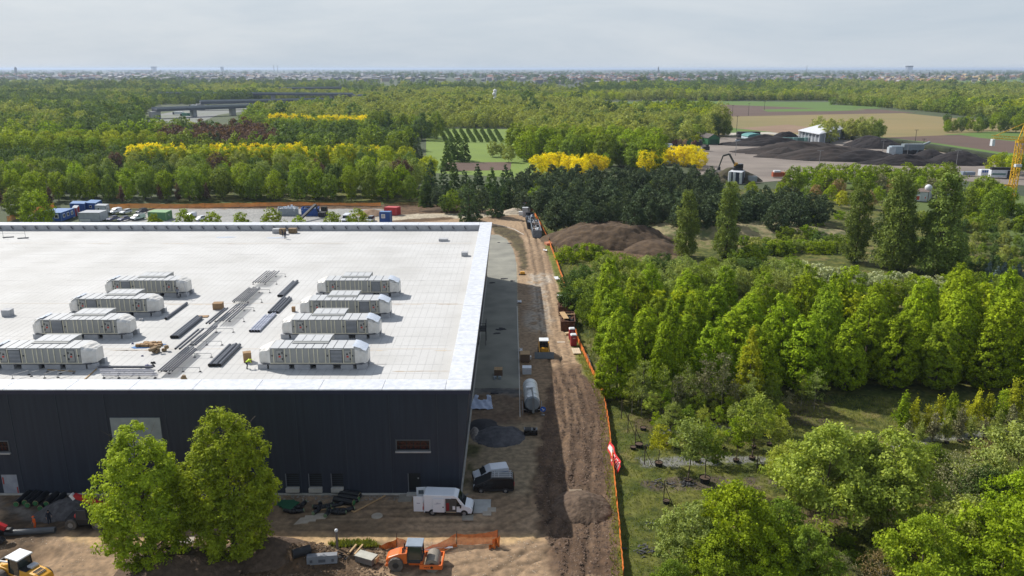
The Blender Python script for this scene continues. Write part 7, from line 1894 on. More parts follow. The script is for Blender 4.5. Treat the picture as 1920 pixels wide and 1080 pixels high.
# crates on pallets
def pallet(px, py, w, d, h, label, topm):
    t = thing('pallet_crate', label, 'crate', G(px, py), 0, 'timber crates beside the apron')
    for k in range(3): q = MB(); q.box(-w / 2 + .1 + k * (w - .2) / 2, d / 2, 0, .12, d, .14); obj('bearer', q, TIMB, t)
    q = MB(); q.box(0, d / 2, .14, w, d, h); obj('body', q, mat('crate_brown', (.15, .10, .07), .8), t)
    for k in range(5): q = MB(); q.box(-w / 2 + (k + .5) * w / 5, d / 2, h + .141, w / 5 - .03, d, .05); obj('plank', q, topm, t)
    return t
pallet(985.5, 681, 1.7, 1.9, 1.4, 'timber crate with a plank top left of the skid steer', TIMB); pallet(935.5, 706, 1.4, 1.4, 1.0, 'timber crate standing on the shaded apron', TIMB)
crate(994, 674, 0, .6, .6, .5, WHT, 'bucket', 'small white tub beside the timber crate', 'tub', lid=True)
crate(929, 712, 0, .5, .5, .45, mat('tub_grey', (.25, .3, .34), .5), 'tub', 'grey tub left below the crate on the apron', 'tub'); crate(938, 712, 0, .5, .5, .45, MATS['tub_grey'], 'tub', 'grey tub right below the crate on the apron', 'tub')
def sheet(px, py, w, d, m_, label, seed, n=9, name='sheet', amp=.25, torn=False):
    """crumpled sheet lying on the ground"""
    rn = random.Random(seed); vs = []
    for i in range(n + 1):
        for j in range(n + 1):
            u, v = i / n - .5, j / n - .5
            z = amp * (math.sin(u * 17 + v * 9 + seed) * .4 + math.sin(v * 23 - u * 7) * .3 + rn.uniform(-.3, .3)) * .5 + amp * .6 + .04
            vs.append((u * w * (1 + .25 * (v if torn else 0) * -1.2) + rn.uniform(-.05, .05), v * d + rn.uniform(-.05, .05), max(.03, z)))
    fs = [(i * (n + 1) + j, (i + 1) * (n + 1) + j, (i + 1) * (n + 1) + j + 1, i * (n + 1) + j + 1) for i in range(n) for j in range(n)]
    if torn: fs = [f for k, f in enumerate(fs) if not (k % n > n * .66 and .2 < (k // n) / n < .72)]
    q = MB(); q.add(vs, fs); return tag(obj(name, q, m_, None, G(px, py), smooth=True), label, 'sheet')
BLS = mat('sheet_bluewhite', (.46, .52, .66), .55, (.34, .40, .54), scale=1.4)
sheet(905, 756, 3.0, 5.2, BLS, 'crumpled pale blue sheet lying against the corner of the hall', 4, 12, 'tarpaulin', .3, True)
sheet(975, 568, .9, 1.4, WHT, 'small white rag on the kerb of the apron', 5, 5, 'rag', .5); sheet(978, 660, .5, 1.8, WHT, 'white strip hanging by the timber crate', 6, 5, 'rag', .6)
sheet(1051, 556, 1.2, 1.0, WHT, 'white crumpled bag by the verge above the rusty skips', 7, 6, 'bag', .5); sheet(1023, 471, 1.0, 1.3, WHT, 'white bag on the verge above the orange fence', 8, 6, 'bag', .6)
for k in range(3): 
    q = MB(); q.box(0, 0, .1 + k * .12, 1.1, 2.6, .09, .12); tag(obj('board', q, WHT, None, G(1046 - k * .6, 524)), '%s white board of the small stack on the verge' % ['lowest', 'middle', 'top'][k], 'board')
for k, (px, py, w, l) in enumerate([(937, 619, 1.5, 'first'), (944, 617, 1.3, 'second'), (931, 626, 1.4, 'third'), (946, 523, 1.6, 'fourth'), (963, 527, 1.0, 'fifth'), (922, 531, 1.4, 'sixth'), (957, 457, 1.0, 'seventh'), (937, 455, .9, 'eighth'), (930, 738, 1.2, 'ninth')]):
    q = MB(); rn = random.Random(k); 
    for j in range(4): q.box(rn.uniform(-.4, .4) * w, rn.uniform(-.4, .4), .02, w * .6, .3, rn.uniform(.06, .2), rn.uniform(-.4, .4))
    tag(obj('debris', q, mat('debris_dark', (.05, .05, .06), .8), None, G(px, py)), '%s low dark litter pile met going %s the apron' % (l, 'along'), 'litter', 'litter on the apron')
# plate compactor
t = thing('plate_compactor', 'small yellow plate compactor beside the rough strip', 'compactor', G(980, 515), 0)
q = MB(); q.box(0, 0, 0, 1.7, 1.0, .2); obj('base_plate', q, M_TRIM, t)
q = MB(); q.box(.1, .1, .2, 1.3, .9, .6, top=(.8, .8)); obj('engine_cover', q, YL, t, bevel=.06)
q = MB(); q.bar((-.6, 0, .3), (-1.1, .3, 1.2), .07); q.bar((.6, 0, .3), (.2, .9, 1.2), .07); obj('handle', q, mat('handle_cream', (.6, .5, .35), .6), t)
# mixer, red toilets, timber stack
t = thing('cement_mixer', 'small pale cement mixer above the rusty skips', 'cement mixer', G(1057, 571), 0)
q = MB(); q.tube((0, 0, .8), (0, -.2, 1.5), .55, .35, 14); obj('drum', q, WHT, t)
q = MB(); q.bar((-.6, 0, 0), (0, 0, .9), .08); q.bar((.6, 0, 0), (0, 0, .9), .08); q.box(.1, .3, .2, .8, .5, .6); obj('stand', q, mat('mixer_brown', (.22, .12, .07), .7), t)
def loo(px, py, label):
    t = thing('portable_toilet', label, 'portable toilet', G(px, py), R(4), 'red portable toilets'); q = MB(); q.box(0, .6, .08, 1.12, 1.15, 2.0); obj('cabin', q, mat('loo_red', (.34, .012, .03), .45), t, bevel=.03)
    q = MB(); q.box(0, .6, 2.1, 1.2, 1.22, .22, top=(.75, .75)); obj('roof', q, WHT, t, bevel=.03)
    q = MB(); q.box(0, .0, .15, .84, .05, 1.8); d = obj('door', q, mat('loo_red2', (.28, .01, .025), .45), t)
    q = MB(); q.box(0, -.035, 1.55, .5, .012, .22); obj('label_plate', q, mat('plate_pink', (.6, .35, .35), .5), d)
    q = MB(); q.box(.34, -.04, 1.0, .06, .03, .16); obj('handle', q, M_BLK, d)
loo(1077, 650, 'nearer red portable toilet with a white roof beside the track'); loo(1074, 638, 'farther red portable toilet half behind the other')
t = thing('timber_stack', 'stack of pale sawn planks in front of the red toilets', 'timber stack', G(1082, 660), R(3))
for k in range(8):
    q = MB(); q.box(-.6 + (k % 4) * .36, 0, .05 + (k // 4) * .12, .33, 2.9, .1); obj('plank', q, mat('plank_pale', (.60, .50, .36), .8), t)
crate(1066, 629, 0, .8, .7, .4, mat('box_tan', (.60, .46, .28), .8), 'carton', 'tan box lying left of the red toilets', 'carton', .4)
slab(1053, 641, 1.5, .7, 'thin pale board lying on the track left of the toilets', .1, .05, mat('board_pale2', (.5, .42, .33), .8), name='board')
a, b = G(1102, 667), G(1110, 691); q = MB(); q.bar((0, 0, .15), b - a + Vector((0, 0, .15)), .3, .1); tag(obj('plank', q, mat('plank_cream', (.62, .55, .42), .8), None, a), 'long cream plank on the verge beside the orange fence', 'plank')
slab(1030, 459, 2.0, 2.4, 'orange-brown board leaning by the fence near the mound', .3, .7, mat('board_orange', (.48, .20, .11), .8), name='board')
for k, (px, py, h) in enumerate([(979, 404, 1.2), (986, 407, 3.2), (981, 397, 3.0), (990, 400, 2.2)]):
    crate(px, py, 0, 2.0, 1.6, h, mat('white_stack', (.56, .58, .60), .6, (.40, .42, .45), scale=1.2) if k % 2 else WHT, 'pallet_stack', ['low white wrapped pallet at the lane bend', 'tall white wrapped stack beside the fence at the bend', 'grey tall stack behind the white one', 'white stack touching the filled dark skip'][k], 'stack')
# ================================================================ HEAPS
def heap(name, label, px, py, rx, ry, h, m_, rot=0.0, seed=1, cat='soil heap', res=46, rough=.35, flat=1.0, z=None, ridges=0.0, kd=None):
    """mound with an uneven crest; rx, ry in metres"""
    a = P(px, py); a.z = (gz(a.x, a.y) if z is None else z) - .05
    u = np.linspace(-1.15, 1.15, res); U, V_ = np.meshgrid(u, u)
    f = fbm(U * 2.2 + seed * 3.1, V_ * 2.2 + seed, 5, seed); f2 = fbm(U * 9 + seed, V_ * 9, 3, seed + 5)
    r = np.sqrt(U * U + V_ * V_) + (f - .5) * rough
    k = np.clip(1 - r, 0, 1) ** .85
    z_ = h * np.minimum(k * 1.25, flat) * (.8 + .4 * f) + (f2 - .5) * .16 * h * (k > .02)
    if ridges: z_ = z_ * (1 + .22 * np.sin(U * ridges + f * 4)) + (f2 - .5) * .3 * (k > .05)
    z_ = np.where(k <= 0.001, -.35, z_)
    c, s_ = math.cos(rot), math.sin(rot)
    Xw, Yw = U * rx * c - V_ * ry * s_, U * rx * s_ + V_ * ry * c
    vs = np.stack([Xw, Yw, z_], -1).reshape(-1, 3); i = (np.arange(res - 1)[:, None] * res + np.arange(res - 1)[None, :]).ravel()
    o = link(name, fastmesh(name, vs, np.stack([i, i + 1, i + res + 1, i + res], 1), smooth=True), m_, None, a)
    return tag(o, label, cat, None, kd)
SOIL = mat('heap_soil', (.105, .067, .036), .95, (.060, .038, .022), scale=.7, detail=8, bump=.12, bscale=1.6)
COMP = mat('compost', (.020, .015, .015), .95, (.010, .008, .009), scale=.25, detail=8, bump=.2, bscale=.6)
COMPB = mat('compost_brown', (.040, .029, .024), .95, (.022, .017, .015), scale=.2, detail=8, bump=.2, bscale=.6)
DRYG = mat('dry_grass_mound', (.27, .225, .12), .95, (.10, .12, .04), scale=.35, detail=9, bump=.15, bscale=1.2, lo=.36, hi=.56)
GRAV = mat('heap_gravel', (.11, .11, .12), .95, (.06, .06, .068), scale=1.2, detail=8, bump=.06, bscale=4)
heap('soil_mound', 'large brown soil mound beyond the bushes and the orange fence', 1145, 451, 20, 15, 6.8, SOIL, 0, 3, res=90, flat=.78)
heap('soil_mound', 'lower right shoulder of the large brown mound', 1225, 468, 10, 8, 2.6, SOIL, -.3, 8)
heap('grass_mound', 'long dry grassy mound in front of the dark pine block', 1375, 436, 34, 13, 5.2, DRYG, -.03, 5, 'grassy mound', 80, flat=.62)
heap('soil_heap', 'small brown earth heap with a board in it on the dark track strip', 1092, 952, 3.6, 3.7, 1.5, mat('heap_soil_dark', (.135, .092, .062), .95, (.075, .050, .034), scale=1.8, detail=10, bump=.1, bscale=5), .2, 4, 'earth heap', 70)
heap('gravel_heap', 'low dark gravel heap at the shaded corner of the hall', 938, 818, 3.9, 3.4, 1.0, GRAV, .1, 6, 'gravel heap', 56)
heap('gravel_heap', 'black gravel patch left of the larger gravel heap', 907, 800, 2.4, 3.0, .6, mat('heap_black', (.04, .04, .045), .95), .1, 9, 'gravel heap', 40)
heap('rubble_heap', 'pale rubble at the foot of the end wall', 893, 812, .9, 3.2, .5, mat('rubble_pale', (.30, .27, .24), .9, (.15, .13, .12), scale=2), .1, 12, 'rubble heap', 30)
heap('rubble_heap', 'grey rubble heap behind the telescopic handler', 128, 953, 4.0, 3.0, 1.7, mat('rubble_grey', (.12, .115, .115), .9, (.065, .06, .06), scale=1.8, bump=.08), .1, 7, 'rubble heap')
heap('sand_heap', 'pale sand heap beside the white stacks at the lane bend', 968, 398, 5, 4, 1.5, mat('pale_sand', (.42, .36, .28), .9), 0, 13, 'sand heap')
heap('sand_heap', 'brown sand heap left of the red container', 697, 402, 6, 5, 1.8, mat('brown_sand', (.24, .16, .10), .9), 0, 14, 'sand heap')
heap('earth_bank', 'rough brown earth bank behind the back lane', 845, 396, 11, 4, 1.6, SOIL, 0, 15, 'earth bank')
heap('soil_heap', 'dark earth heap between the two lime trees', 500, 1040, 5.5, 3.2, 1.6, mat('heap_soil_dark', (.1, .1, .1)), 0, 16, 'earth heap', 60)
heap('soil_heap', 'dark earth heap under the smaller lime tree', 345, 1072, 5.5, 3.0, 1.3, MATS['heap_soil_dark'], 0, 17, 'earth heap', 60)
# compost works
for i, (px, py, rx, ry, h, m_, rot, l) in enumerate([
        (1445, 271, 34, 13, 5.5, COMP, 0, 'long black compost windrow farthest back beside the green shed'), (1500, 287, 42, 16, 6.0, COMPB, -.25, 'broad brown-black compost heap in the middle of the yard'), (1560, 297, 40, 15, 6.0, COMPB, -.25, 'broad compost heap right of the middle'),
        (1620, 300, 36, 12, 5.0, COMP, -.12, 'black compost windrow reaching towards the right'), (1470, 292, 15, 10, 5.0, COMPB, .1, 'rounded compost heap at the left end of the middle heaps'), (1632, 273, 18, 13, 6.5, COMP, 0, 'tall black compost heap right of the white hall'),
        (1648, 276, 18, 12, 6.5, COMP, 0, 'black compost heap behind the screening machine'), (1744, 296, 11, 9, 5.0, COMP, 0, 'small pointed black heap near the field edge'), (1797, 306, 19, 12, 6.5, COMP, 0, 'tall black heap nearest the right of the yard'), (1700, 307, 26, 9, 4.5, COMP, -.1, 'low black windrow behind the green tree row'),
        (1474, 262, 14, 7, 6.0, COMP, 0, 'black heap left of the white hall'), (1375, 338, 13, 9, 6.0, mat('compost_green', (.07, .065, .03), .95, (.045, .035, .022), scale=.5), 0, 'dark green-brown heap with an excavator on top'), (1540, 280, 30, 10, 4.0, COMPB, -.2, 'low compost ridge before the white hall')]):
    heap('compost_heap', l, px, py, rx, ry, h * 1.0, m_, rot, 20 + i, 'compost heap', 54, z=-.2, ridges=5 if rx > 25 else 0)
# dark hedge bank along the yard
mb = MB(); w = [P(x, y) for x, y in ((1600, 262), (1700, 272), (1790, 287), (1870, 300), (1960, 312))]
for a, b in zip(w[:-1], w[1:]): mb.bar((a.x, a.y, 1.4), (b.x, b.y, 1.4), 6, 3.4)
tag(obj('earth_bank', mb, mat('bank_green', (.035, .045, .018), .95, (.02, .026, .012), scale=.1), bevel=1.0), 'dark bank between the compost yard and the green strip', 'bank')

# ================================================================ BUILDINGS AND GEAR OF THE YARD
a, b, c = P(1498, 263), P(1536, 271), P(1592, 257); d = a + (c - b); o = (a + b + c + d) / 4
t = thing('white_hall', 'open white hall with a shallow hipped roof beyond the compost', 'hall', o); cs = [p - o for p in (a, b, c, d)]
q = MB(); vs = [tuple(p * .97 + Vector((0, 0, .5))) for p in cs] + [tuple(p * .97 + Vector((0, 0, 7.2))) for p in cs]; q.add(vs, [(0, 1, 5, 4), (1, 2, 6, 5), (2, 3, 7, 6), (3, 0, 4, 7)]); obj('wall', q, mat('hall_wall', (.30, .33, .36), .6, (.22, .24, .27), scale=.5, stretch=(4, 4, .3)), t)
e = [p * 1.05 + Vector((0, 0, 7.3)) for p in cs]; r0, r1 = (e[0] + e[3]) / 2 * .45 + Vector((0, 0, 6.6)), (e[1] + e[2]) / 2 * .45 + Vector((0, 0, 6.6))
RW = mat('hall_roof_white', (.66, .68, .72), .5)
for fc in ((e[0], e[1], r1, r0), (e[2], e[3], r0, r1), (e[1], e[2], r1), (e[3], e[0], r0)):
    q = MB(); q.add([tuple(v) for v in fc] + [tuple(v - Vector((0, 0, .5))) for v in fc], [tuple(range(len(fc))), tuple(range(2 * len(fc) - 1, len(fc) - 1, -1))] + [(i, (i + 1) % len(fc), len(fc) + (i + 1) % len(fc), len(fc) + i) for i in range(len(fc))]); obj('roof_slope', q, RW, t)
for i in range(4):
    for k in range(6): p = cs[i].lerp(cs[(i + 1) % 4], k / 6); q = MB(); q.box(p.x, p.y, 0, .5, .5, 7.3); obj('column', q, RW, t)
def gable(name, label, A, B, Cc, h, rh, wm, rm, ends=False, cat='shed'):
    a, b, c = P(*A), P(*B), P(*Cc); a.z = b.z = c.z = 0; d = a + (c - b); o = (a + b + c + d) / 4; t = thing(name, label, cat, o); cs = [p - o for p in (a, b, c, d)]
    q = MB(); up = Vector((0, 0, h)); m0, m1 = (cs[1] + cs[2]) / 2 + Vector((0, 0, h + rh)), (cs[0] + cs[3]) / 2 + Vector((0, 0, h + rh))
    vs = [tuple(p) for p in cs] + [tuple(p + up) for p in cs] + [tuple(m0), tuple(m1)]
    q.add(vs, [(0, 1, 5, 4), (1, 2, 6, 8, 5), (2, 3, 7, 6), (3, 0, 4, 9, 7)]); obj('wall', q, wm, t)
    k = 1.05
    for s_, (i, j) in enumerate(((0, 1), (2, 3))):
        e0, e1 = cs[i] * k + up, cs[j] * k + up; n0, n1 = (m1, m0) if s_ == 0 else (m0, m1)
        q = MB(); z = Vector((0, 0, .25)); fc = [e0, e1, n1 * 1.0 + Vector((0, 0, .05)), n0 + Vector((0, 0, .05))]
        q.add([tuple(v) for v in fc] + [tuple(v + z) for v in fc], [(3, 2, 1, 0), (4, 5, 6, 7), (0, 1, 5, 4), (1, 2, 6, 5), (2, 3, 7, 6), (3, 0, 4, 7)]); obj('roof_slope', q, rm, t)
    return t, cs
GRN = mat('shed_green', (.035, .16, .055), .6, (.025, .12, .045), scale=.6)
t, cs = gable('green_shed', 'green shed with a brown pitched roof at the left of the compost yard', (1297, 266), (1328, 271), (1350, 270), 4.2, 2.4, GRN, mat('shed_roof', (.10, .085, .075), .8))
p = cs[0].lerp(cs[1], .5); q = MB(); q.bar(cs[0].lerp(cs[1], .42) + Vector((0, -.15, 1.5)), cs[0].lerp(cs[1], .66) + Vector((0, -.15, 1.5)), .2, 2.6); obj('pale_door', q, RW, t)
p0, p1 = cs[1].lerp(cs[2], .2), cs[1].lerp(cs[2], .85); q = MB(); q.bar(p0 + Vector((.1, -.15, 1.7)), p1 + Vector((.1, -.15, 1.7)), .2, 3.2); obj('gate', q, mat('gate_green', (.015, .07, .03), .6), t)
gable('green_shed', 'long low dark green roof left of the green shed', (1252, 262), (1298, 267), (1306, 262), 2.0, 1.4, GRN, mat('roof_darkgreen', (.03, .06, .028), .8))
a = P(1418, 269); t = thing('domed_tent', 'round-roofed tent with a blue-green cover beside the compost', 'tent', a, .1)
q = MB(); n = 10; pr = [(-6, 0)] + [(-6 * math.cos(PI * i / n), 3.6 + 2.4 * math.sin(PI * i / n)) for i in range(n + 1)] + [(6, 0)]; q.side(pr, 0, 12); obj('cover', q, mat('tent_white', (.42, .50, .55), .5), t)
q = MB(); pr = [(-6.1 * math.cos(PI * i / n), 4.6 + 2.0 * math.sin(PI * i / n)) for i in range(n + 1)]; q.side(pr, -.2, 12.2); obj('top_cover', q, mat('tent_teal', (.09, .26, .25), .5), t)
def block(name, label, cat, px, py, w, d, h, m_, rz=0.0, parts=()):
    a = P(px, py); t = thing(name, label, cat, a, rz); q = MB(); q.box(0, d / 2, .3, w, d, h); obj('body', q, m_, t, bevel=.12)
    for (nm, x, y, z, sx, sy, sz, mm) in parts: q = MB(); q.box(x, y, z, sx, sy, sz); obj(nm, q, mm, t)
    return t
TEAL = mat('teal_wall', (.10, .20, .18), .6)
block('low_wall', 'long teal bay wall left of the white hall', 'wall', 1480, 266, 34, 3, 2.6, TEAL, -.12, [('tank', k * 8 - 12, -1, .3, 3, 1.5, 3.0, mat('tank_teal', (.2, .36, .34), .5)) for k in range(4)])
block('truck', 'white lorry parked left of the round-roofed tent', 'truck', 1392, 269, 9, 2.5, 2.2, WHT, -.3, (('cab', 5.2, 1.2, .5, 2, 2.3, 2.6, M_VW), ('load', -1, 1.2, 2.5, 6, 2.2, .8, M_TRIM)))
block('container', 'dark container behind the round-roofed tent', 'container', 1405, 258, 17, 4, 4.0, M_TRIM, 0)
van('van', 'pale blue-white van behind the yellow blossom, left one', M_VW, 6, 2.1, 2.5, loc=P(1238, 279), rz=R(200)); van('van', 'white van behind the yellow blossom, right one', M_VW, 6.5, 2.1, 2.6, loc=P(1252, 277), rz=R(190))
for i, (px, py, c_) in enumerate([(1276, 272, M_CARDB), (1286, 272, TIMB), (1294, 272, GRN), (1304, 274, RUST), (1268, 272, RUST), (1313, 274, M_TRIM), (1326, 283, M_TRIM)]):
    block('machine', '%s small machine in the line before the green shed' % O(i), 'machine', px, py, 4, 2.5, 2.4, c_, .2, (('cab', .6, 1, 2.6, 1.5, 1.4, 1.2, c_),))
block('screening_machine', 'blue-grey screening machine with a raised belt among the black heaps', 'machine', 1682, 291, 7, 4, 5, mat('machine_bluegrey', (.30, .37, .42), .6), 0, (('hopper', 10, 2, 3, 12, 4, 3.5, mat('hopper_grey', (.20, .24, .26), .6)), ('frame', 11, 2, .2, 16, 2.5, 2.5, M_TRIM), ('side_box', -3, 1, .3, 4, 3, 4.4, mat('box_lightgrey', (.45, .5, .54), .5))))
a = P(1705, 291); q = MB(); q.bar((0, 0, 3), (13, 3, 7.5), 1.4, .8); q.bar((4, 0, 0), (6, 0, 5), .5); tag(obj('conveyor', q, MATS['hopper_grey'], None, a), 'slanting conveyor belt right of the screening machine', 'conveyor')
block('site_cabin', 'small white cabin with blue windows below the black heaps', 'site cabin', 1852, 331, 6.5, 2.6, 3.0, RW, .05, [('window', k * 1.1 - 2.4, -.05, 1.9, .8, .1, 1.0, BLU) for k in range(5)])
block('screening_machine', 'white and dark machine under the bright flat tree', 'machine', 1877, 334, 9, 3, 3.6, RW, -.1, (('belt', 1, 1, 3.8, 11, 2, 1.2, M_TRIM), ('engine', 4.5, -.3, .2, 3.5, 1, 3.4, M_TRIM), ('stripe', -1, -.08, 1.5, 6, .1, .8, TEAL)))
block('lane_cabin', 'blue-grey crate in the pale yard below the tall black heap', 'crate', 1818, 330, 6, 3, 1.6, mat('crate_bluegrey', (.2, .24, .3), .6))
t, cs = pbox('white_cabin', 'white cabin with a dark roof right of the broad poplars', 'site cabin', (1793, 396), (1815, 403), (1821, 396), 3.2, RW, M_TRIM, None, 0, ((0, .25, 2.0, .9, 1.3), (0, .68, 1.6, .15, 2.8)), M_TRIM)
t, cs = pbox('white_cabin', 'white shed between the broad poplars with a red door', 'shed', (1714, 377), (1740, 378), (1748, 371), 3.6, mat('shed_white', (.55, .57, .62), .6), mat('shed_roof_brown', (.16, .12, .10), .8), None, 0, ((0, .28, 1.3, 1.6, 2.2), (0, .8, 1.5, .5, 1.2)), M_RED)
t, cs = pbox('white_cabin', 'white tank shed partly hidden by the broad right poplar', 'shed', (1756, 372), (1795, 374), (1800, 368), 2.6, RW, MATS['shed_roof_brown'])
q = MB(); q.sphere((0, 0, 4.6), 1.4, 10, 6); tag(obj('white_tank', q, RW, None, P(1739, 374), smooth=True), 'round white tank on the shed between the poplars', 'tank')
# structures under the excavator
t, cs = pbox('weigh_house', 'white and dark blue gate house below the excavator heap', 'gate house', (1366, 343), (1390, 345), (1396, 341), 5.0, mat('gate_navy', (.03, .04, .07), .5), RW)
for x in (0.1, .45, .95): p = cs[0].lerp(cs[1], x); q = MB(); q.box(p.x, p.y - .2, 0, 1.1, .3, 5.2); obj('white_pier', q, RW, t)
block('low_wall', 'white low wall right of the gate house', 'wall', 1412, 342, 4, 1, 2.6, CRF)
block('machine', 'red and white machine at the edge of the small trees', 'machine', 1462, 333, 6, 2.5, 2.2, mat('machine_rust', (.35, .08, .03), .6), 0, (('top', -1, 1, 2.5, 3, 2, .8, RW),))
# excavator on its heap
a = P(1376, 341); a.z = 5.2; t = thing('excavator', 'dark excavator with a bent boom on top of the green-brown heap', 'excavator', a, 0)
q = MB(); q.box(2.0, 2, 0, 4.2, 2.8, 1.0); obj('tracks', q, M_TRIM, t); q = MB(); q.box(2.4, 2, 1.0, 3.8, 2.6, 1.8); obj('body', q, M_VB, t, bevel=.2)
q = MB(); q.box(1.0, 1.3, 2.0, 1.3, 1.2, 1.4); obj('cab', q, mat('cab_amber', (.55, .28, .03), .5), t)
q = MB(); q.bar((.8, 2, 2.2), (-2.2, 2, 7.2), .6, .8); q.bar((-2.2, 2, 7.2), (-5.0, 2, 6.4), .5, .7); q.bar((-5.0, 2, 6.4), (-6.6, 2, 1.2), .4, .5); obj('boom', q, mat('boom_dark', (.04, .045, .04), .5), t)
q = MB(); q.side([(-7.4, 0), (-6, 0), (-6, 1.4), (-6.8, 1.5)], 1.2, 2.8); obj('bucket', q, M_TRIM, t)
# lamp posts and power poles
def pole(px, py, top, label, r=.16, arms=True, m_=None, cat='lamp post', name='lamp_post'):
    a = P(px, py); ang = math.atan((top - 540) / FPX) + PITCH; h = H - a.y * math.tan(ang); t = thing(name, label, cat, a, 0, 'thin posts about the compost yard' if cat == 'lamp post' else 'power poles in the fields')
    q = MB(); q.tube((0, 0, 0), (0, 0, h), r, r * .6, 6); obj('post', q, m_ or mat('post_grey', (.25, .25, .26), .6), t)
    q = MB(); q.box(0, 0, h - .4, 3.0 if cat == 'lamp post' else 2.6, .3, .25); obj('head' if cat == 'lamp post' else 'crossarm', q, m_ or MATS['post_grey'], t)
for i, (px, py, tp, l) in enumerate([(1380, 292, 252, 'beside the left end of the black windrow'), (1536, 318, 281, 'in front of the broad brown heap'), (1656, 284, 262, 'left of the screening machine'), (1792, 322, 281, 'before the tall black heap at the right'), (1700, 305, 268, 'behind the low black windrow')]):
    pole(px, py, tp, 'grey lamp post ' + l)
for i, (px, py, tp, l) in enumerate([(1382, 245, 217, 'at the corner of the green strip'), (1716, 273, 243, 'leaning by the dark ploughed field'), (1374, 218, 197, 'first in the brown field'), (1404, 217, 194, 'second in the brown field'), (1434, 206, 190, 'third in the brown field'), (1523, 238, 224, 'left of the olive thicket'), (1593, 190, 176, 'at the tip of the long hedge'), (1732, 276, 260, 'short one beside the leaning pole')]):
    pole(px, py, tp, 'dark wooden power pole ' + l, .22, cat='power pole', name='power_pole', m_=mat('pole_wood', (.06, .05, .045), .8))
# ---------------------------------------------------------------- yellow tower crane
CY = mat('crane_yellow', (.72, .42, .015), .45); a = P(1893, 391)
t = thing('tower_crane', 'yellow lattice tower crane with its counter-jib at the right edge', 'tower crane', a, 0); hh = 24.0; w = 1.9
q = MB()
for sx in (-1, 1):
    for sy in (-1, 1): q.bar((sx * w / 2, sy * w / 2, 0), (sx * w / 2, sy * w / 2, hh), .26)
obj('mast_leg', q, CY, t); q = MB(); z = 0.6; k = 0
while z < hh - 2:
    for sy in (-1, 1):
        s0 = 1 if k % 2 else -1; q.bar((-s0 * w / 2, sy * w / 2, z), (s0 * w / 2, sy * w / 2, z + 1.9), .15); q.bar((sy * w / 2, -s0 * w / 2, z), (sy * w / 2, s0 * w / 2, z + 1.9), .15)
        q.bar((-w / 2, sy * w / 2, z), (w / 2, sy * w / 2, z), .13); q.bar((sy * w / 2, -w / 2, z), (sy * w / 2, w / 2, z), .13)
    z += 1.9; k += 1
obj('mast_lattice', q, CY, t)
q = MB(); q.box(0, 0, hh, 2.3, 2.3, .8); obj('slewing_ring', q, CY, t)
q = MB(); q.box(-.2, -1.3, 15.5, 2.2, 1.2, 1.0); obj('sign_board', q, RW, t)
q = MB(); q.bar((-.9, 0, hh + .8), (.6, 0, hh + 7), .3); q.bar((.9, 0, hh + .8), (.6, 0, hh + 7), .3); obj('tower_head', q, CY, t)
jd = Vector((-.985, .17, .06)); q = MB()
for s_ in (-.7, .7):
    q.bar(Vector((0, s_, hh + 1)), Vector((0, s_, hh + 1)) + jd * 9.5, .22); q.bar(Vector((0, s_, hh + 2.0)), Vector((0, s_, hh + 2.0)) + jd * 9.5, .16)
    for k in range(7): q.bar(Vector((0, s_, hh + 1)) + jd * (k * 1.35), Vector((0, s_, hh + 2.0)) + jd * (k * 1.35 + .7), .12)
q.bar(Vector((.6, 0, hh + 7)), Vector((0, 0, hh + 2)) + jd * 8.5, .2); obj('counter_jib', q, CY, t)
q = MB(); p = jd * 9.2; q.box(p.x, p.y, hh - 1.2, 1.0, 1.4, 2.4); obj('counterweight', q, RW, t)
jd = Vector((.985, -.17, 0)); q = MB()
for s_ in (-.6, .6):
    q.bar(Vector((0, s_, hh + 1)), Vector((0, s_, hh + 1)) + jd * 30, .2)
    for k in range(20): q.bar(Vector((0, s_, hh + 1)) + jd * (k * 1.5), Vector((0, 0, hh + 2.2)) + jd * (k * 1.5 + .75), .1)
q.bar(Vector((0, 0, hh + 2.2)), Vector((0, 0, hh + 2.2)) + jd * 30, .2); q.bar(Vector((.6, 0, hh + 7)), Vector((0, 0, hh + 2)) + jd * 20, .18); obj('jib', q, CY, t)
q = MB(); q.bar((-1, 0, 0), (-4.5, -1, .5), .5); q.box(-2.2, -1, 0, .5, .5, 9); q.box(-2.4, -1, 8.6, 2.2, .6, .4); obj('stay_frame', q, CY, t)

# ---------------------------------------------------------------- motorway bridges
BRC = mat('bridge_steel', (.10, .115, .14), .7); BRT = mat('bridge_rail', (.26, .29, .33), .6); PIER = mat('bridge_pier', (.36, .37, .38), .8)
def bridge(label, A, B, YA, YB, z, piers, thick=2.4, wd=12):
    a = Vector((PX(A, YA, z), YA, 0)); b = Vector((PX(B, YB, z), YB, 0)); t = thing('motorway_bridge', label, 'bridge', a, 0, 'motorway bridges'); d = b - a; L_ = d.length; u = d.normalized(); nr = Vector((-u.y, u.x, 0))
    q = MB(); q.bar((0, 0, z - thick / 2), d + Vector((0, 0, z - thick / 2)), wd, thick); obj('deck', q, BRC, t)
    for s_ in (-1, 1): q = MB(); q.bar(nr * s_ * wd * .49 + Vector((0, 0, z + .8)), d + nr * s_ * wd * .49 + Vector((0, 0, z + .8)), .4, 1.6); obj('railing', q, BRT, t)
    for f in piers: p = d * f; q = MB(); q.bar(p - nr * 4 + Vector((0, 0, (z - thick) / 2)), p + nr * 4 + Vector((0, 0, (z - thick) / 2)), 4.0 if f else 9.0, z - thick); obj('pier', q, PIER, t)
    return t
bridge('nearest dark motorway bridge with a pale abutment at its left end', 290, 480, 840, 925, 9.5, (0, .36, .75))
bridge('second motorway bridge, its end block between trees', 376, 610, 1010, 1080, 10.5, (0, .4, .7), 3.0)
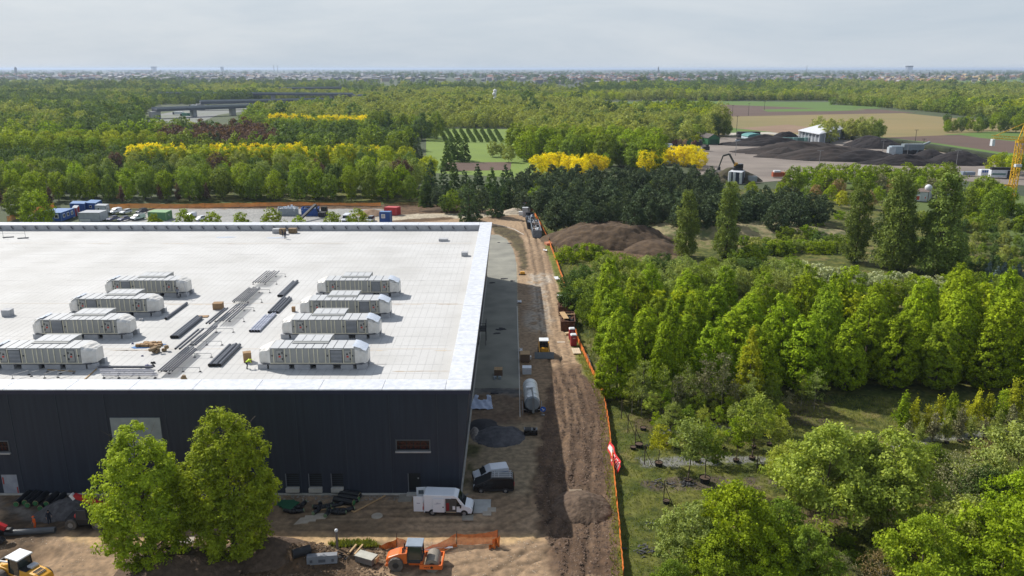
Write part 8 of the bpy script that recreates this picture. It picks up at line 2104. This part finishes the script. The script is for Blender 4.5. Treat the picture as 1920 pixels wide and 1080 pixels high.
bridge('long straight motorway viaduct behind the nearer bridges', 300, 660, 1330, 1280, 11.5, (0, .3, .45, .6, .75, .9), 2.6, 14)
bridge('farthest flyover rising to the right', 520, 640, 1500, 1560, 15, (0, .5, 1), 2.4)
bridge('flat viaduct stretch left of the orchard', 640, 800, 1290, 1260, 9.0, (.2, .5, .8), 2.0)
for i, (px, py, L_, m_) in enumerate([(337, 216, 13, RW), (350, 219, 10, mat('truck_green', (.12, .36, .25), .5)), (364, 202, 8, RW), (487, 183, 10, RW), (538, 182, 14, RW), (550, 182, 12, RW), (610, 168, 9, RW), (632, 165, 14, RW)]):
    a = P(px, py); t = thing('lorry', '%s distant lorry on the motorway from the left' % O(i), 'truck', a, -.5, 'distant lorries'); q = MB(); q.box(0, 0, 1, L_, 2.6, 3.0); obj('trailer', q, m_, t); q = MB(); q.box(-L_ / 2 - 1.5, 0, .6, 2.2, 2.4, 2.6); obj('cab', q, CDK, t)
# ---------------------------------------------------------------- white plume
q = MB(); rn = random.Random(4)
for k in range(13): q.sphere((rn.uniform(-1.2, 1.2) - .12 * k, rn.uniform(-1, 1), 2 + k * 1.7), rn.uniform(1.1, 2.2) * (1 if k < 10 else 1.2), 8, 6)
a = P(930, 205); tag(obj('steam_plume', q, mat('white_steam', (.8, .8, .8), .9), None, a, smooth=True), 'white plume rising out of the pale woods', 'plume', None, 'stuff')
# ---------------------------------------------------------------- distant towns
TW = [mat('town_white', (.33, .325, .32), .8), mat('town_cream', (.33, .27, .2), .8), mat('town_rooftile', (.27, .12, .08), .85), mat('town_grey', (.16, .17, .19), .8), mat('town_yellow', (.60, .42, .16), .8)]
def town(label, cx, cy, rx, ry, n, sc, seed, mix=(3, 2, 5, 2, 0)):
    rn = random.Random(seed); q = MB()
    a = P(cx, cy); bag = [i for i, k in enumerate(mix) for _ in range(k)]
    for _ in range(n):
        px = cx + rn.gauss(0, 1) * rx; py = cy + rn.gauss(0, .5) * ry
        if py < 130.2: py = 130.2 + rn.random() * 6
        p = P(px, py)
        if p.y > 30000: continue
        w_, d_, h_ = rn.uniform(8, 18) * sc, rn.uniform(8, 14) * sc, rn.uniform(5, 10) * min(sc, 1.3); rz = rn.uniform(0, 3.1); wm = rn.choice((0, 0, 1, 3) if mix[4] == 0 else (0, 1, 4)); 
        q.m = wm; q.box(p.x - a.x, p.y - a.y, -.3, w_, d_, h_, rz); q.m = rn.choice(bag) if rn.random() < .85 else 3
        q.box(p.x - a.x, p.y - a.y, h_ - .3, w_ * 1.06, d_ * 1.06, h_ * .4, rz, top=(.9, .1))
    o = obj('distant_town', q, TW, None, a); return tag(o, label, None, None, 'stuff')
town('distant town of red roofs right of the middle', 1130, 147, 90, 9, 420, 1.3, 1); town('distant town spread along the left horizon', 280, 141, 200, 8, 500, 1.9, 2, (4, 2, 1, 4, 0)); town('distant industrial belt in the middle distance', 560, 147, 180, 6, 260, 2.0, 3, (5, 1, 0, 3, 0))
town('distant town with yellow and orange houses on the right', 1690, 151, 60, 7, 190, 1.1, 4, (3, 2, 5, 1, 3)); town('distant town at the right edge', 1830, 146, 70, 5, 150, 1.4, 5, (2, 3, 5, 1, 2)); town('far village roofs beyond the right wood', 1560, 147, 80, 6, 170, 1.3, 6, (4, 1, 2, 3, 0))
town('scattered roofs all along the horizon', 960, 141, 500, 8, 420, 2.0, 7, (2, 2, 3, 8, 0)); town('far village at the left edge', 60, 145, 60, 5, 120, 1.4, 8, (2, 2, 5, 1, 0)); town('far village in front of the woods right of centre', 1330, 152, 80, 5, 130, 1.2, 9, (4, 2, 3, 2, 0))
for i, (px, py, w_, h_, m_, l) in enumerate([(272, 135, 260, 34, 0, 'large white factory block on the left horizon'), (560, 152, 260, 9, 0, 'long white warehouse beyond the left woods'), (535, 151, 90, 9, 0, 'short white warehouse beside the long one'), (410, 146, 160, 9, 1, 'cream warehouse roof on the plain'), (1540, 148, 150, 10, 0, 'long white shed right of centre on the plain'), (1650, 139, 230, 12, 0, 'pale warehouse high on the right plain'),
                                           (1720, 144, 90, 11, 0, 'white block above the orange village'), (1740, 144, 60, 11, 0, 'second white block above the orange village'), (1642, 166, 22, 8, 4, 'left one of the two yellow farmhouses'), (1652, 164, 16, 12, 4, 'yellow farmhouse, right one of two'), (1680, 165, 46, 6, 2, 'long orange-roofed barn by the yellow farmhouses'), (1705, 162, 30, 7, 2, 'second orange-roofed barn nearer the wood'),
                                           (1536, 170, 14, 12, 0, 'small white tower house among the fields'), (1545, 160, 26, 8, 3, 'grey house beyond the fields'), (655, 148, 130, 9, 0, 'white shed roofs above the far woods'), (100, 146, 80, 9, 3, 'grey shed on the left plain'), (1440, 150, 60, 8, 0, 'white shed behind the far trees')]):
    a = P(px, py); t = thing('distant_building', l, 'building', a, 0); q = MB(); q.box(0, 0, -.3, w_, w_ * .35, h_ * .8); obj('wall', q, TW[m_ if m_ != 2 else 1], t); q = MB(); q.box(0, 0, h_ * .8 - .3, w_ * 1.03, w_ * .37, h_ * .25, top=(.95, .4)); obj('roof', q, TW[m_ if m_ != 4 else 2], t)
for i, (px, Y_, h_, w_, l) in enumerate([(32, 6500, 62, 14, 'dark church tower on the left horizon'), (1705, 15000, 95, 90, 'dark block tower breaking the right horizon'), (418, 14000, 75, 40, 'low hazy tower left of the middle'), (290, 15000, 80, 70, 'hazy horizon block above the factory'), (515, 9000, 90, 4, 'thin mast on the horizon, left one'), (522, 9000, 84, 4, 'thin mast on the horizon, right one'), (1513, 9000, 85, 4, 'thin lattice pylon on the right horizon'), (1235, 7000, 66, 9, 'pale slim tower right of the middle'), (1742, 4200, 34, 8, 'white water tower above the orange village')]):
    t = thing('distant_tower', l, 'tower', (PX(px, Y_), Y_, -.3), 0); q = MB(); q.box(0, 0, 0, w_, w_, h_ * .8); obj('shaft', q, TW[3], t); q = MB(); q.box(0, 0, h_ * .8, w_ * 1.1, w_ * 1.1, h_ * .2, top=(.2, .2) if w_ < 20 else (1, 1)); obj('top', q, mat('tower_dark', (.10, .12, .15), .8), t)

# ================================================================ STONES AND WEEDS
def scatter_stuff(name, label, poly, n, size, m_, seed, tri=False):
    g = np.random.default_rng(seed); x0, x1 = min(p[0] for p in poly), max(p[0] for p in poly); y0, y1 = min(p[1] for p in poly), max(p[1] for p in poly)
    x, y = g.uniform(x0, x1, n), g.uniform(y0, y1, n); k = inpoly(x, y, poly) > .1; x, y = x[k], y[k]; m = len(x)
    ix = np.clip(((x - xs[0]) / .42).astype(int), 0, nx - 2); iy = np.clip(np.searchsorted(ys, y) - 1, 0, ny - 2); z = hgt[iy, ix]
    s = size * g.uniform(.5, 1.6, m) 
    if tri:       # grass blades: thin upright triangles in tufts
        a = g.uniform(0, 6.28, m); l = g.normal(0, .35, (m, 2)); V = np.stack([np.stack([x - np.cos(a) * s * .22, y - np.sin(a) * s * .22, z - .02], 1), np.stack([x + np.cos(a) * s * .22, y + np.sin(a) * s * .22, z - .02], 1), np.stack([x + l[:, 0] * s, y + l[:, 1] * s, z + s], 1)], 1).reshape(-1, 3)
        F = np.arange(m * 3).reshape(-1, 3); me = fastmesh(name, V, F, k=3)
    else:
        a = g.uniform(0, 6.28, m); c, sn = np.cos(a), np.sin(a); e = g.uniform(.6, 1.2, (m, 2)); P4 = []
        for (u, v) in ((-1, -1), (1, -1), (1, 1), (-1, 1)): P4.append(np.stack([x + (u * c * e[:, 0] - v * sn * e[:, 1]) * s * .5, y + (u * sn * e[:, 0] + v * c * e[:, 1]) * s * .5, z - .01], 1))
        P4.append(np.stack([x + .1 * s, y, z + s * .5], 1)); V = np.stack(P4, 1).reshape(-1, 3); b_ = np.arange(m)[:, None] * 5
        F = np.concatenate([b_ + np.array([i, (i + 1) % 4, 4]) for i in range(4)]); me = fastmesh(name, V, F, k=3)
    o = link(name, me, m_); return tag(o, label, None, None, 'stuff')
scatter_stuff('clods', 'dark brown clods turned up on the track strip', W([(1045, 700), (1085, 690), (1118, 725), (1138, 760), (1150, 920), (1166, 1085), (1045, 1085), (1003, 945), (1022, 750)]), 9000, .16, mat('clod_brown', (.15, .10, .07), .95, (.07, .046, .032), scale=.5, isl=.35), 13)
STN = mat('pale_stones', (.50, .42, .33), .9, (.30, .24, .18), scale=.3, isl=.3)
scatter_stuff('stones', 'pale stones strewn over the dark track strip', strip and W([(1045, 700), (1085, 690), (1118, 725), (1138, 760), (1150, 920), (1166, 1085), (1045, 1085), (1003, 945), (1022, 750)]), 1500, .055, STN, 3)
scatter_stuff('stones', 'pale stones and clods over the bare foreground', W([(0, 1005), (560, 1020), (1000, 1005), (1040, 1085), (0, 1085)]), 2200, .07, STN, 4)
scatter_stuff('stones', 'crumbs of rubble along the foot of the hall', W([(200, 922), (880, 922), (880, 940), (200, 945)]), 900, .16, mat('grey_stones', (.30, .28, .26), .9, (.16, .15, .14), scale=.5), 5)
scatter_stuff('clods', 'brown clods on the pushed earth', W([(250, 1022), (720, 1022), (740, 1085), (240, 1085)]), 2600, .2, SOIL, 6)
GRS = mat('grass_blades', (.26, .28, .05), .8, (.12, .15, .03), scale=.5, detail=6, trans=.3, isl=.25, world_co=True)
scatter_stuff('grass', 'rough green grass of the nursery ground', [(p[0] + .5, p[1]) for p in fence_w if p[1] < 128] + [tuple(P(1176, 1100))[:2]] + W([(2000, 1100), (1980, 760), (1400, 735)]), 60000, .20, GRS, 7, True)
scatter_stuff('weeds', 'green weeds beside the grey post', W([(612, 1022), (640, 1014), (700, 1016), (718, 1026), (690, 1034), (640, 1032)]), 2200, .38, GRS, 8, True)
scatter_stuff('grass', 'grass on the narrow verge before the fence', [(p[0] - 1.3, p[1]) for p in fence_w if p[1] < 190] + [(p[0] + .3, p[1]) for p in fence_w[::-1] if p[1] < 190], 9000, .26, GRS, 9, True)
scatter_stuff('grass', 'tall grass beyond the fence towards the willows', [(p[0] + .6, p[1]) for p in fence_w if 125 < p[1] < 250] + W([(1300, 600), (1200, 480)]), 14000, .35, GRS, 10, True)
# ================================================================ HAZE
mb = MB(); mb.box(0, 29000, -1.4, 78000, 58600, 66)
hz = obj('haze', mb, None)
hm = bpy.data.materials.new('haze_air'); hm.use_nodes = True
hn, hl = hm.node_tree.nodes, hm.node_tree.links
hn.clear(); ho_ = hn.new('ShaderNodeOutputMaterial'); hv = hn.new('ShaderNodeVolumePrincipled')
hv.inputs['Color'].default_value = (.66, .79, 1.0, 1); hv.inputs['Density'].default_value = 0.00006; hv.inputs['Anisotropy'].default_value = 0.2
hl.new(hv.outputs[0], ho_.inputs['Volume'])
hz.data.materials.append(hm); tag(hz, 'thin blue haze over the plain', None, None, 'stuff')
